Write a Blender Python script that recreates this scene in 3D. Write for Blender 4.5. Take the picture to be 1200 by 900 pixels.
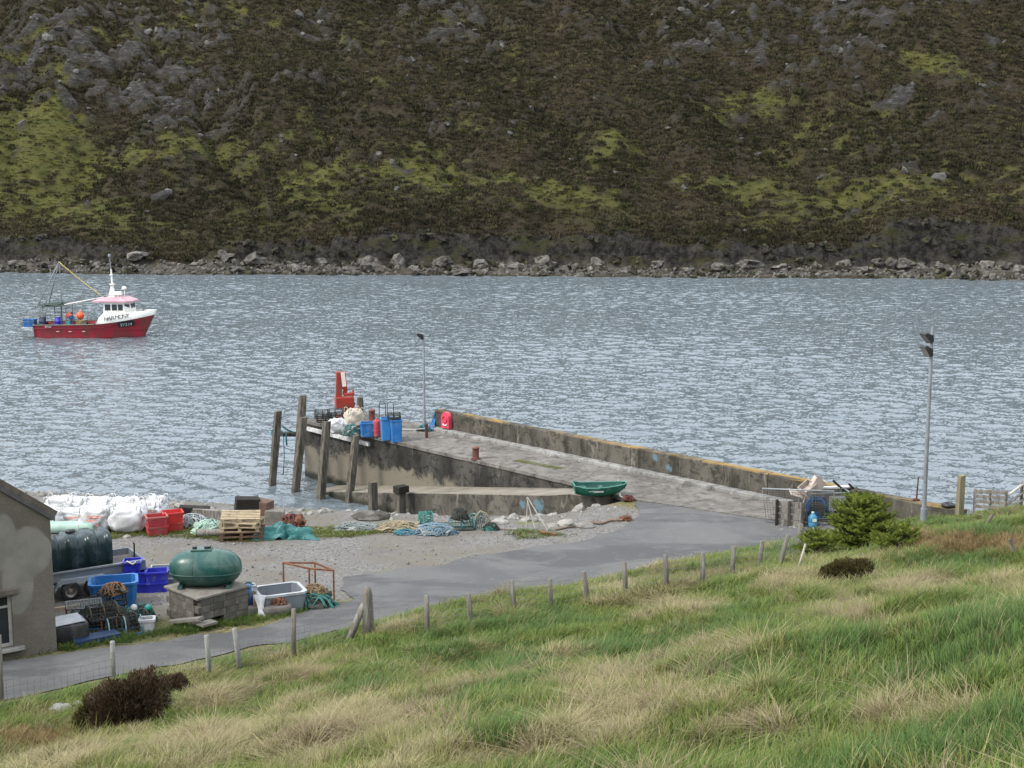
import bpy, bmesh, math, random
import numpy as np
from mathutils import Vector, Matrix, Euler, noise as mnoise
from mathutils.geometry import delaunay_2d_cdt

for o in list(bpy.data.objects):
    bpy.data.objects.remove(o, do_unlink=True)
SC = bpy.context.scene
COL = SC.collection
R = math.radians
rng = np.random.default_rng(7)
random.seed(7)

# ---------------------------------------------------------------- camera, sky, sun, exposure
F = 1600.0                       # focal length in pixels of the 1200 x 900 photograph
PITCH = math.atan(250.0 / F)
CAMZ = 16.8                      # metres above the sea
cam_data = bpy.data.cameras.new('camera')
cam = bpy.data.objects.new('camera', cam_data)
COL.objects.link(cam)
cam.location = (0, 0, CAMZ)
cam.rotation_euler = (math.pi / 2 - PITCH, 0, 0)
cam_data.sensor_width = 36
cam_data.lens = 36 * F / 1200
cam_data.clip_start = 0.1
cam_data.clip_end = 3000
SC.camera = cam

SUN_ELEV, SUN_AZ = R(48), R(-118)       # sun behind thin cloud, behind the camera's left shoulder
world = bpy.data.worlds.new('World')
SC.world = world
world.use_nodes = True
nt = world.node_tree
for n in list(nt.nodes):
    nt.nodes.remove(n)
out = nt.nodes.new('ShaderNodeOutputWorld')
bg = nt.nodes.new('ShaderNodeBackground')
sky = nt.nodes.new('ShaderNodeTexSky')
sky.sky_type = 'NISHITA'
sky.sun_disc = False
sky.sun_elevation = SUN_ELEV
sky.sun_rotation = SUN_AZ
sky.dust_density = 2.0
sky.ozone_density = 1.0
mixc = nt.nodes.new('ShaderNodeMix')
mixc.data_type = 'RGBA'
mixc.inputs[0].default_value = 0.72
mixc.inputs[7].default_value = (6.95, 7.3, 7.7, 1)      # an even layer of cloud over the clear sky
nt.links.new(sky.outputs[0], mixc.inputs[6])
nt.links.new(mixc.outputs[2], bg.inputs[0])
bg.inputs[1].default_value = 0.135
nt.links.new(bg.outputs[0], out.inputs[0])

sun_data = bpy.data.lights.new('sun', 'SUN')
sun_data.energy = 1.5
sun_data.angle = R(12)
sun_data.color = (1.0, 0.96, 0.9)
sun = bpy.data.objects.new('sun', sun_data)
COL.objects.link(sun)
sd = Vector((math.sin(SUN_AZ) * math.cos(SUN_ELEV), math.cos(SUN_AZ) * math.cos(SUN_ELEV), math.sin(SUN_ELEV)))
sun.rotation_euler = sd.to_track_quat('Z', 'Y').to_euler()
sun.location = (0, 0, 80)

vs = SC.view_settings
vs.view_transform = 'Standard'
vs.look = 'None'
vs.gamma = 1
vs.use_curve_mapping = False
vs.exposure = 1.22
SC.cycles.max_bounces = 4
SC.cycles.diffuse_bounces = 2
SC.cycles.glossy_bounces = 2
SC.cycles.transmission_bounces = 2
SC.cycles.transparent_max_bounces = 4

# ---------------------------------------------------------------- pixels to places
CP, SP = math.cos(PITCH), math.sin(PITCH)


def ray(px, py):
    u, v = (px - 600) / F, (450 - py) / F
    return u, CP + v * SP, -SP + v * CP


def G(px, py, z):
    """the point of the level z that a pixel looks at"""
    a, b, c = ray(px, py)
    k = (z - CAMZ) / c
    return Vector((a * k, b * k, z))


def AT(px, py, d):
    """the point d metres away along y that a pixel looks at"""
    a, b, c = ray(px, py)
    k = d / b
    return Vector((a * k, d, CAMZ + c * k))


def project(x, y, z):
    zz = z - CAMZ
    f = y * CP - zz * SP
    up = y * SP + zz * CP
    return 600 + F * x / f, 450 - F * up / f


# ---------------------------------------------------------------- noise
def _h(ix, iy, s):
    n = (ix.astype(np.int64) * 374761393 + iy.astype(np.int64) * 668265263 + s * 974634777) & 0xffffffff
    n = ((n ^ (n >> 13)) * 1274126177) & 0xffffffff
    return ((n ^ (n >> 16)) & 0xffffff) / float(0xffffff)


def vnoise(x, y, s=0):
    ix, iy = np.floor(x), np.floor(y)
    fx, fy = x - ix, y - iy
    fx = fx * fx * fx * (fx * (fx * 6 - 15) + 10)
    fy = fy * fy * fy * (fy * (fy * 6 - 15) + 10)
    a, b = _h(ix, iy, s), _h(ix + 1, iy, s)
    c, d = _h(ix, iy + 1, s), _h(ix + 1, iy + 1, s)
    return (a + (b - a) * fx) * (1 - fy) + (c + (d - c) * fx) * fy


def fbm(x, y, scale, octv=4, s=0, gain=0.5):
    """about -0.5 .. 0.5; scale = size in metres of the largest lumps"""
    x = np.asarray(x, float) / scale
    y = np.asarray(y, float) / scale
    r, a, tot = 0, 1.0, 0
    for i in range(octv):
        ca, sa = math.cos(i * 1.1), math.sin(i * 1.1)
        f = 2.03 ** i
        r = r + a * (vnoise((x * ca - y * sa) * f + 17.3 * i, (x * sa + y * ca) * f + 5.1 * i, s + i) - 0.5)
        tot += a
        a *= gain
    return r / tot


def sstep(a, b, x):
    t = np.clip((x - a) / (b - a), 0, 1)
    return t * t * (3 - 2 * t)


# ---------------------------------------------------------------- materials
MATS = {}


def _nodes(name):
    m = bpy.data.materials.new(name)
    m.use_nodes = True
    t = m.node_tree
    b = t.nodes['Principled BSDF']
    return m, t, b


def rgb(c):
    return (c[0], c[1], c[2], 1)


def mixnode(t, fac, a, b, blend='MIX'):
    n = t.nodes.new('ShaderNodeMix')
    n.data_type = 'RGBA'
    n.blend_type = blend
    for sock, v in ((n.inputs[0], fac), (n.inputs[6], a), (n.inputs[7], b)):
        if isinstance(v, (int, float)):
            sock.default_value = v
        elif isinstance(v, tuple):
            sock.default_value = rgb(v)
        else:
            t.links.new(v, sock)
    return n.outputs[2]


def noise_node(t, vec, scale, detail=5, rough=0.55, dist=0.0):
    n = t.nodes.new('ShaderNodeTexNoise')
    n.inputs['Scale'].default_value = scale
    n.inputs['Detail'].default_value = detail
    n.inputs['Roughness'].default_value = rough
    n.inputs['Distortion'].default_value = dist
    if vec is not None:
        t.links.new(vec, n.inputs['Vector'])
    return n.outputs[0]


def ramp(t, src, lo, hi, a=0.0, b=1.0):
    n = t.nodes.new('ShaderNodeMapRange')
    n.interpolation_type = 'SMOOTHSTEP'
    n.inputs[1].default_value, n.inputs[2].default_value = lo, hi
    n.inputs[3].default_value, n.inputs[4].default_value = a, b
    t.links.new(src, n.inputs[0])
    return n.outputs[0]


def math_node(t, op, a, b=None):
    n = t.nodes.new('ShaderNodeMath')
    n.operation = op
    for s, v in ((n.inputs[0], a), (n.inputs[1], b)):
        if v is None:
            continue
        if isinstance(v, (int, float)):
            s.default_value = v
        else:
            t.links.new(v, s)
    return n.outputs[0]


def coords(t, stretch=(1, 1, 1), world=False):
    if world:
        g = t.nodes.new('ShaderNodeNewGeometry')
        src = g.outputs['Position']
    else:
        tc = t.nodes.new('ShaderNodeTexCoord')
        oi = t.nodes.new('ShaderNodeObjectInfo')
        mul = t.nodes.new('ShaderNodeVectorMath')
        mul.operation = 'SCALE'
        mul.inputs[0].default_value = (37, 51, 23)
        t.links.new(oi.outputs['Random'], mul.inputs['Scale'])
        add = t.nodes.new('ShaderNodeVectorMath')
        t.links.new(tc.outputs['Object'], add.inputs[0])
        t.links.new(mul.outputs[0], add.inputs[1])
        src = add.outputs[0]
    if stretch != (1, 1, 1):
        mp = t.nodes.new('ShaderNodeMapping')
        mp.inputs['Scale'].default_value = stretch
        t.links.new(src, mp.inputs[0])
        src = mp.outputs[0]
    return src


def bump_node(t, height, strength, dist, b):
    n = t.nodes.new('ShaderNodeBump')
    n.inputs['Strength'].default_value = strength
    n.inputs['Distance'].default_value = dist
    t.links.new(height, n.inputs['Height'])
    t.links.new(n.outputs[0], b.inputs['Normal'])
    return n


def attr(t, name):
    n = t.nodes.new('ShaderNodeAttribute')
    n.attribute_name = name
    return n.outputs['Fac']


def M(name, col, col2=None, scale=4.0, rough=0.7, metal=0.0, bump=0.0, bscale=None, stretch=(1, 1, 1),
      dirt=None, dirt_amt=0.35, dirt_scale=2.0, spec=0.4, rnd=0.0, world=False, lo=0.35, hi=0.65):
    """a procedural material: two tones mixed by noise, an optional third tone as dirt or wear, fine relief"""
    if name in MATS:
        return MATS[name]
    m, t, b = _nodes(name)
    v = coords(t, stretch, world)
    c2 = col2 if col2 else tuple(x * 0.72 for x in col)
    f = ramp(t, noise_node(t, v, scale, 6, 0.6), lo, hi)
    c = mixnode(t, f, col, c2)
    fine = noise_node(t, v, scale * 9, 4, 0.6)
    c = mixnode(t, ramp(t, fine, 0.3, 0.75, 0, 0.35), c, tuple(x * 0.6 for x in col))
    if dirt:
        d = ramp(t, noise_node(t, v, dirt_scale, 7, 0.65, 0.4), 0.62 - dirt_amt * 0.4, 0.72 - dirt_amt * 0.25)
        c = mixnode(t, math_node(t, 'MULTIPLY', d, 0.85), c, dirt)
    if rnd:
        oi = t.nodes.new('ShaderNodeObjectInfo')
        hsv = t.nodes.new('ShaderNodeHueSaturation')
        mr = t.nodes.new('ShaderNodeMapRange')
        mr.inputs[3].default_value, mr.inputs[4].default_value = 1 - rnd, 1 + rnd
        t.links.new(oi.outputs['Random'], mr.inputs[0])
        t.links.new(mr.outputs[0], hsv.inputs['Value'])
        t.links.new(c, hsv.inputs['Color'])
        c = hsv.outputs[0]
    t.links.new(c, b.inputs['Base Color'])
    rr = ramp(t, fine, 0.2, 0.8, max(0.03, rough - 0.1), min(1, rough + 0.12))
    t.links.new(rr, b.inputs['Roughness'])
    b.inputs['Metallic'].default_value = metal
    b.inputs['Specular IOR Level'].default_value = spec
    if bump:
        bump_node(t, noise_node(t, v, bscale or scale * 8, 5, 0.65), min(1.0, bump * 25), bump, b)
    MATS[name] = m
    return m


# ---------------------------------------------------------------- mesh helpers
def link(o, parent=None):
    COL.objects.link(o)
    if parent is not None:
        o.parent = parent
    return o


def tag(o, label=None, cat=None, group=None, kind=None):
    if label:
        o['label'] = label
    if cat:
        o['category'] = cat
    if group:
        o['group'] = group
    if kind:
        o['kind'] = kind
    return o


def thing(name, label, cat, loc=(0, 0, 0), rz=0.0, group=None):
    o = bpy.data.objects.new(name, None)
    o.empty_display_size = 0.2
    link(o)
    o.location = loc
    o.rotation_euler = (0, 0, rz)
    return tag(o, label, cat, group)


class MB:
    """collects shapes into one mesh"""

    def __init__(self):
        self.v, self.f, self.sm = [], [], []

    def add(self, vs_, fs, smooth=False, mat=None):
        n = len(self.v)
        if mat is not None:
            vs_ = [mat @ Vector(p) for p in vs_]
        self.v += [tuple(p) for p in vs_]
        self.f += [tuple(i + n for i in f) for f in fs]
        self.sm += [smooth] * len(fs)
        return self

    def box(self, c, s, rot=(0, 0, 0), taper=1.0, bev=0.0):
        x, y, z = s[0] / 2, s[1] / 2, s[2] / 2
        m = Matrix.Translation(Vector(c)) @ Euler(rot).to_matrix().to_4x4()
        if bev <= 0:
            k = taper
            p = [(-x, -y, -z), (x, -y, -z), (x, y, -z), (-x, y, -z), (-x * k, -y * k, z), (x * k, -y * k, z), (x * k, y * k, z), (-x * k, y * k, z)]
            self.add(p, [(0, 3, 2, 1), (4, 5, 6, 7), (0, 1, 5, 4), (1, 2, 6, 5), (2, 3, 7, 6), (3, 0, 4, 7)], False, m)
        else:
            bm = bmesh.new()
            bmesh.ops.create_cube(bm, size=1)
            for vv in bm.verts:
                kk = taper if vv.co.z > 0 else 1
                vv.co = Vector((vv.co.x * s[0] * kk, vv.co.y * s[1] * kk, vv.co.z * s[2]))
            bmesh.ops.bevel(bm, geom=list(bm.edges), offset=bev, segments=1 if bev < 0.03 else 2, affect='EDGES', profile=0.6)
            bm.verts.index_update()
            self.add([vv.co.copy() for vv in bm.verts], [tuple(q.index for q in ff.verts) for ff in bm.faces], False, m)
            bm.free()
        return self

    def beam(self, p0, p1, w, h, up=(0, 0, 1), twist=0.0):
        p0, p1 = Vector(p0), Vector(p1)
        d = p1 - p0
        L = d.length
        zq = d.normalized()
        u = Vector(up)
        if abs(zq.dot(u)) > 0.95:
            u = Vector((0, 1, 0))
        xq = u.cross(zq).normalized()
        yq = zq.cross(xq)
        m = Matrix((xq, yq, zq)).transposed().to_4x4()
        m = Matrix.Translation((p0 + p1) / 2) @ m @ Matrix.Rotation(twist, 4, 'Z')
        x, y, z = w / 2, h / 2, L / 2
        p = [(-x, -y, -z), (x, -y, -z), (x, y, -z), (-x, y, -z), (-x, -y, z), (x, -y, z), (x, y, z), (-x, y, z)]
        return self.add(p, [(0, 3, 2, 1), (4, 5, 6, 7), (0, 1, 5, 4), (1, 2, 6, 5), (2, 3, 7, 6), (3, 0, 4, 7)], False, m)

    def cyl(self, p0, p1, r0, r1=None, n=12, cap=True, smooth=True):
        r1 = r0 if r1 is None else r1
        p0, p1 = Vector(p0), Vector(p1)
        q = (p1 - p0).to_track_quat('Z', 'Y').to_matrix()
        vs_, fs = [], []
        for k in range(n):
            a = 2 * math.pi * k / n
            c = Vector((math.cos(a), math.sin(a), 0))
            vs_.append(p0 + q @ (c * r0))
            vs_.append(p1 + q @ (c * r1))
        for k in range(n):
            a, b = 2 * k, 2 * ((k + 1) % n)
            fs.append((a, b, b + 1, a + 1))
        self.add(vs_, fs, smooth)
        if cap:
            self.add(vs_, [tuple(range(0, 2 * n, 2))[::-1], tuple(range(1, 2 * n, 2))], False)
        return self

    def tube(self, pts, r, n=6, closed=False):
        pts = [Vector(p) for p in pts]
        N = len(pts)
        rr = r if isinstance(r, (list, tuple)) else [r] * N
        vs_, fs = [], []
        prev = None
        for i, p in enumerate(pts):
            if closed:
                d = pts[(i + 1) % N] - pts[i - 1]
            else:
                d = pts[min(i + 1, N - 1)] - pts[max(i - 1, 0)]
            if d.length < 1e-9:
                d = Vector((0, 0, 1))
            d.normalize()
            if prev is None:
                x = d.orthogonal().normalized()
            else:
                x = prev - d * prev.dot(d)
                x = x.normalized() if x.length > 1e-6 else d.orthogonal().normalized()
            prev = x
            y = d.cross(x)
            for k in range(n):
                a = 2 * math.pi * k / n
                vs_.append(p + (x * math.cos(a) + y * math.sin(a)) * rr[i])
        for i in range(N if closed else N - 1):
            j = (i + 1) % N
            for k in range(n):
                l = (k + 1) % n
                fs.append((i * n + k, i * n + l, j * n + l, j * n + k))
        if not closed:
            fs.append(tuple(range(n))[::-1])
            fs.append(tuple(range((N - 1) * n, N * n)))
        return self.add(vs_, fs, True)

    def lathe(self, prof, n=20, mat=None, smooth=True, cap=True):
        """prof = [(radius, z), ...] turned about z"""
        vs_, fs = [], []
        for r, z in prof:
            for k in range(n):
                a = 2 * math.pi * k / n
                vs_.append((r * math.cos(a), r * math.sin(a), z))
        for i in range(len(prof) - 1):
            for k in range(n):
                l = (k + 1) % n
                fs.append((i * n + k, i * n + l, (i + 1) * n + l, (i + 1) * n + k))
        self.add(vs_, fs, smooth, mat)
        if cap and prof[0][0] > 1e-4:
            self.add(vs_[:n], [tuple(range(n))[::-1]], False, mat)
        if cap and prof[-1][0] > 1e-4:
            self.add(vs_[-n:], [tuple(range(n))], False, mat)
        return self

    def prism(self, poly, z0, z1, mat=None):
        n = len(poly)
        ar = sum(poly[i][0] * poly[(i + 1) % n][1] - poly[(i + 1) % n][0] * poly[i][1] for i in range(n))
        if ar < 0:
            poly = poly[::-1]
        vs_ = [(p[0], p[1], z0) for p in poly] + [(p[0], p[1], z1) for p in poly]
        fs = [tuple(range(n))[::-1], tuple(range(n, 2 * n))]
        for i in range(n):
            j = (i + 1) % n
            fs.append((i, j, n + j, n + i))
        return self.add(vs_, fs, False, mat)

    def blob(self, c, s, sub=2, amp=0.25, freq=1.6, seed=0, flat=None, smooth=False, rot=0.0):
        """a stone or heap: an icosphere pushed about by noise"""
        bm = bmesh.new()
        bmesh.ops.create_icosphere(bm, subdivisions=sub, radius=1)
        off = Vector((seed * 3.17, seed * 1.71, seed * 2.33))
        rm = Matrix.Rotation(rot, 3, 'Z')
        for vv in bm.verts:
            d = vv.co.normalized()
            k = 1 + amp * 2 * mnoise.noise(d * freq + off) + amp * 0.8 * mnoise.noise(d * freq * 2.7 + off)
            p = Vector((d.x * s[0] * k, d.y * s[1] * k, d.z * s[2] * k))
            if flat is not None:
                p.z = max(p.z, -flat)
            vv.co = rm @ p + Vector(c)
        bm.verts.index_update()
        self.add([vv.co.copy() for vv in bm.verts], [tuple(q.index for q in ff.verts) for ff in bm.faces], smooth)
        bm.free()
        return self

    def mesh(self, name, mat):
        me = bpy.data.meshes.new(name)
        me.from_pydata(self.v, [], self.f)
        me.polygons.foreach_set('use_smooth', self.sm)
        if mat:
            me.materials.append(mat)
        me.update()
        return me

    def build(self, name, mat, parent=None, loc=None, rz=None):
        o = bpy.data.objects.new(name, self.mesh(name, mat))
        link(o, parent)
        if loc is not None:
            o.location = loc
        if rz is not None:
            o.rotation_euler = (0, 0, rz)
        return o


def copy_tree(o, parent=None):
    c = o.copy()
    COL.objects.link(c)
    c.parent = parent
    for ch in list(o.children):
        copy_tree(ch, c)
    return c


def np_mesh(name, verts, faces, mat, smooth=True, attrs=None):
    """mesh from numpy arrays; faces is (n, 3) or (n, 4)"""
    me = bpy.data.meshes.new(name)
    nv, nf, k = len(verts), len(faces), faces.shape[1]
    me.vertices.add(nv)
    me.vertices.foreach_set('co', np.ascontiguousarray(verts, dtype=np.float32).ravel())
    me.loops.add(nf * k)
    me.loops.foreach_set('vertex_index', np.ascontiguousarray(faces, dtype=np.int32).ravel())
    me.polygons.add(nf)
    me.polygons.foreach_set('loop_start', np.arange(0, nf * k, k, dtype=np.int32))
    me.polygons.foreach_set('loop_total', np.full(nf, k, dtype=np.int32))
    me.polygons.foreach_set('use_smooth', np.full(nf, smooth))
    me.update(calc_edges=True)
    for an, av in (attrs or {}).items():
        a = me.attributes.new(an, 'FLOAT', 'POINT')
        a.data.foreach_set('value', np.ascontiguousarray(av, dtype=np.float32))
    if mat:
        me.materials.append(mat)
    return me


def grid_faces(nx, ny):
    i = np.arange((nx - 1) * (ny - 1))
    x, y = i % (nx - 1), i // (nx - 1)
    a = y * nx + x
    return np.stack([a, a + 1, a + nx + 1, a + nx], 1)


# ---------------------------------------------------------------- geometry-node scatter
def scatter(name, pts, rots, scales, sources, mat_slot=None):
    """one object whose points each carry one copy of one of the source meshes (for grass, heather, pebbles)"""
    me = bpy.data.meshes.new(name)
    me.vertices.add(len(pts))
    me.vertices.foreach_set('co', np.ascontiguousarray(pts, dtype=np.float32).ravel())
    a = me.attributes.new('rot', 'FLOAT_VECTOR', 'POINT')
    a.data.foreach_set('vector', np.ascontiguousarray(rots, dtype=np.float32).ravel())
    a = me.attributes.new('scl', 'FLOAT_VECTOR', 'POINT')
    a.data.foreach_set('vector', np.ascontiguousarray(scales, dtype=np.float32).ravel())
    o = bpy.data.objects.new(name, me)
    link(o)
    col = bpy.data.collections.new(name + '_pieces')
    for sm in sources:
        so = bpy.data.objects.new(name + '_piece', sm)
        col.objects.link(so)
    ng = bpy.data.node_groups.new(name + '_scatter', 'GeometryNodeTree')
    ng.interface.new_socket('Geometry', in_out='INPUT', socket_type='NodeSocketGeometry')
    ng.interface.new_socket('Geometry', in_out='OUTPUT', socket_type='NodeSocketGeometry')
    gi, go = ng.nodes.new('NodeGroupInput'), ng.nodes.new('NodeGroupOutput')
    ci = ng.nodes.new('GeometryNodeCollectionInfo')
    ci.inputs['Collection'].default_value = col
    ci.inputs['Separate Children'].default_value = True
    iop = ng.nodes.new('GeometryNodeInstanceOnPoints')
    iop.inputs['Pick Instance'].default_value = True
    rnd = ng.nodes.new('FunctionNodeRandomValue')
    rnd.data_type = 'INT'
    for s in rnd.inputs:
        if s.name == 'Min' and s.type == 'INT':
            s.default_value = 0
        if s.name == 'Max' and s.type == 'INT':
            s.default_value = len(sources) - 1
    r = ng.nodes.new('GeometryNodeInputNamedAttribute')
    r.data_type = 'FLOAT_VECTOR'
    r.inputs[0].default_value = 'rot'
    s = ng.nodes.new('GeometryNodeInputNamedAttribute')
    s.data_type = 'FLOAT_VECTOR'
    s.inputs[0].default_value = 'scl'
    e2r = ng.nodes.new('FunctionNodeEulerToRotation')
    L = ng.links.new
    L(gi.outputs[0], iop.inputs['Points'])
    L(ci.outputs[0], iop.inputs['Instance'])
    L([q for q in rnd.outputs if q.type == 'INT'][0], iop.inputs['Instance Index'])
    L(r.outputs[0], e2r.inputs[0])
    L(e2r.outputs[0], iop.inputs['Rotation'])
    L(s.outputs[0], iop.inputs['Scale'])
    L(iop.outputs[0], go.inputs[0])
    md = o.modifiers.new('scatter', 'NODES')
    md.node_group = ng
    return o
# ================================================================ THE SETTING
# ---------------------------------------------------------------- near ground: height field
LAND = np.array([(-90, -30), (-90, 74), (-45, 63), (-19, 57.2), (-8.5, 54.6), (-2, 53.3), (1.6, 53.5), (4.0, 55.3), (6.4, 57.6),
                 (10, 56.8), (16.6, 49.9), (19, 49.6), (24, 47), (40, 38), (70, 20), (70, -30)], float)


def seg_dist(x, y, poly, closed=True):
    n = len(poly)
    best = np.full(np.shape(x), 1e9)
    for i in range(n if closed else n - 1):
        a, b = poly[i], poly[(i + 1) % n]
        d = b - a
        k = np.clip(((x - a[0]) * d[0] + (y - a[1]) * d[1]) / (d @ d), 0, 1)
        best = np.minimum(best, np.hypot(x - a[0] - k * d[0], y - a[1] - k * d[1]))
    return best


def inside(x, y, poly):
    r = np.zeros(np.shape(x), bool)
    n = len(poly)
    for i in range(n):
        a, b = poly[i], poly[(i + 1) % n]
        c = (a[1] > y) != (b[1] > y)
        with np.errstate(divide='ignore', invalid='ignore'):
            xi = a[0] + (y - a[1]) / (b[1] - a[1] + 1e-12) * (b[0] - a[0])
        r ^= c & (x < xi)
    return r


def hill_t(x, y):
    return (x + 4.4) * 0.576 - (y - 39.3) * 0.817 - 0.75 * sstep(-1.0, -8.0, np.asarray(x, float))


def H0(x, y):
    """ground level without the small humps"""
    x, y = np.asarray(x, float), np.asarray(y, float)
    t = hill_t(x, y)
    z = 3.1 + 0.05 * np.clip(46 - y, 0, 12)
    tt = np.clip(t, 0, 34)
    z = z + 0.2 * tt + 0.004 * tt * tt + 0.47 * np.clip(t - 34, 0, 30)
    sdist = seg_dist(x, y, LAND)
    out_ = ~inside(x, y, LAND)
    drop = np.where(out_, 0.50 * sdist, 0)
    return np.maximum(z - drop, -3.0)


def H(x, y):
    x, y = np.asarray(x, float), np.asarray(y, float)
    t = hill_t(x, y)
    g = sstep(0.3, 3.0, t)
    hum = 0.34 * fbm(x, y, 3.2, 3, 11) + 0.62 * np.clip(fbm(x, y, 1.3, 3, 23), -0.1, 1) + 0.8 * fbm(x, y, 9, 2, 5)
    sdist = seg_dist(x, y, LAND)
    out_ = ~inside(x, y, LAND)
    bank = np.where(out_, sstep(0.2, 2, sdist), 0)
    return H0(x, y) + g * hum + bank * 0.5 * fbm(x, y, 1.6, 3, 41)


def GH(px, py, base=False):
    """the point of the near ground that a pixel looks at"""
    a, b, c = ray(px, py)
    k = np.linspace(6, 110, 2200)
    fn = H0 if base else H
    dz = CAMZ + c * k - fn(a * k, b * k)
    i = int(np.argmax(dz < 0))
    k0, k1 = k[i - 1], k[i]
    kk = k0 + (k1 - k0) * dz[i - 1] / (dz[i - 1] - dz[i])
    return Vector((a * kk, b * kk, CAMZ + c * kk))


def on(x, y, dz=0.0):
    return Vector((x, y, float(H(np.array([x]), np.array([y]))[0]) + dz))


# the gravel yard, in the world
YARD = np.array([tuple(G(px, py, 3.2).xy) for px, py in
                 [(-300, 800), (-60, 760), (120, 738), (260, 728), (330, 718), (400, 708), (470, 690), (700, 640), (765, 600), (740, 594)]] +
                [(3.6, 55.4), (1.5, 53.9), (-2, 53.6), (-8.5, 54.9), (-19, 57.5), (-45, 63.3)])
ROAD_Z = 0.03
ROAD = [(-60, 2)] + [tuple(G(px, py, 3.6).xy) for px, py in [(-160, 796), (0, 776), (100, 762), (200, 747), (300, 732)]] + \
       [tuple(G(px, py, 3.25).xy) for px, py in [(372, 716), (412, 707), (398, 692), (402, 674), (465, 664), (530, 656), (546, 649), (580, 646), (617, 639), (660, 634), (700, 626), (736, 612), (752, 600), (745, 584),
                                                 (830, 594), (905, 603), (935, 606), (985, 612), (1010, 630)]] + \
       [(10.9, 49.6), (3.6, 44.7), (-4.2, 39.1), (-12.1, 32.8), (-23.6, 24.0), (-60, -4)]


def ground_material():
    m, t, b = _nodes('ground')
    v = coords(t, world=True)
    soil = mixnode(t, ramp(t, noise_node(t, v, 0.8, 6), 0.35, 0.65), (0.10, 0.105, 0.035), (0.17, 0.14, 0.075))
    soil = mixnode(t, ramp(t, noise_node(t, v, 9, 5), 0.4, 0.7), soil, (0.05, 0.055, 0.02))
    # gravel: small stones of several greys
    vor = t.nodes.new('ShaderNodeTexVoronoi')
    vor.inputs['Scale'].default_value = 16
    t.links.new(v, vor.inputs['Vector'])
    sep = t.nodes.new('ShaderNodeSeparateColor')
    t.links.new(vor.outputs['Color'], sep.inputs[0])
    gr = mixnode(t, sep.outputs[0], (0.095, 0.09, 0.083), (0.195, 0.187, 0.173))
    gr = mixnode(t, ramp(t, noise_node(t, v, 0.45, 6, 0.6), 0.42, 0.68), gr, (0.135, 0.122, 0.10))
    gr = mixnode(t, ramp(t, noise_node(t, v, 0.9, 7, 0.7, 0.6), 0.56, 0.68, 0, 0.75), gr, (0.11, 0.105, 0.10))
    moss = ramp(t, noise_node(t, v, 0.6, 7, 0.7), 0.58, 0.66, 0, 0.7)
    gr = mixnode(t, math_node(t, 'MULTIPLY', moss, attr(t, 'weedy')), gr, (0.10, 0.125, 0.03))
    wet = ramp(t, noise_node(t, v, 1.1, 5), 0.35, 0.65)
    beach = mixnode(t, wet, (0.085, 0.078, 0.066), (0.15, 0.14, 0.122))
    beach = mixnode(t, sep.outputs[1], beach, (0.07, 0.068, 0.06))
    c = mixnode(t, attr(t, 'gravel'), soil, gr)
    c = mixnode(t, attr(t, 'beach'), c, beach)
    t.links.new(c, b.inputs['Base Color'])
    b.inputs['Roughness'].default_value = 0.92
    b.inputs['Specular IOR Level'].default_value = 0.2
    hgt = math_node(t, 'ADD', noise_node(t, v, 12, 5, 0.7), vor.outputs['Distance'])
    bump_node(t, hgt, 0.7, 0.03, b)
    return m


GROUND_MAT = ground_material()


def make_ground():
    xs = np.concatenate([np.arange(-90, -26, 2.0), np.arange(-26, 28, 0.2), np.arange(28, 71, 2.0)])
    ys = np.concatenate([np.arange(-30, 8, 2.0), np.arange(8, 70, 0.2), np.arange(70, 81, 2.0)])
    X, Y = np.meshgrid(xs, ys)
    Z = H(X, Y)
    nx, ny = len(xs), len(ys)
    x, y = X.ravel(), Y.ravel()
    V = np.stack([x, y, Z.ravel()], 1)
    yd = np.where(inside(x, y, YARD), 1, -1) * seg_dist(x, y, YARD)
    yd = yd + 0.9 * fbm(x, y, 1.6, 4, 3)
    gravel = sstep(-0.25, 0.3, yd)
    outd = np.where(inside(x, y, LAND), -1, 1) * seg_dist(x, y, LAND)
    beach = sstep(-0.3, 0.6, outd)
    weedy = sstep(4.5, 0.3, seg_dist(x, y, YARD)) * 0.95 + 0.2
    Fq = grid_faces(nx, ny)
    fy = gravel[Fq].mean(1) > 0.5
    for nm, sel in (('ground', ~fy), ('gravel_yard', fy)):
        ff = Fq[sel]
        used, inv = np.unique(ff, return_inverse=True)
        me = np_mesh(nm, V[used], inv.reshape(ff.shape), GROUND_MAT, True,
                     {'gravel': gravel[used], 'beach': beach[used], 'weedy': weedy[used]})
        o = link(bpy.data.objects.new(nm, me))
        tag(o, {'ground': 'rough grassy hillside falling to the road and the shore', 'gravel_yard': 'grey gravel yard between the road and the shore'}[nm],
            {'ground': 'ground', 'gravel_yard': 'yard'}[nm], kind='structure')


make_ground()


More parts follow.
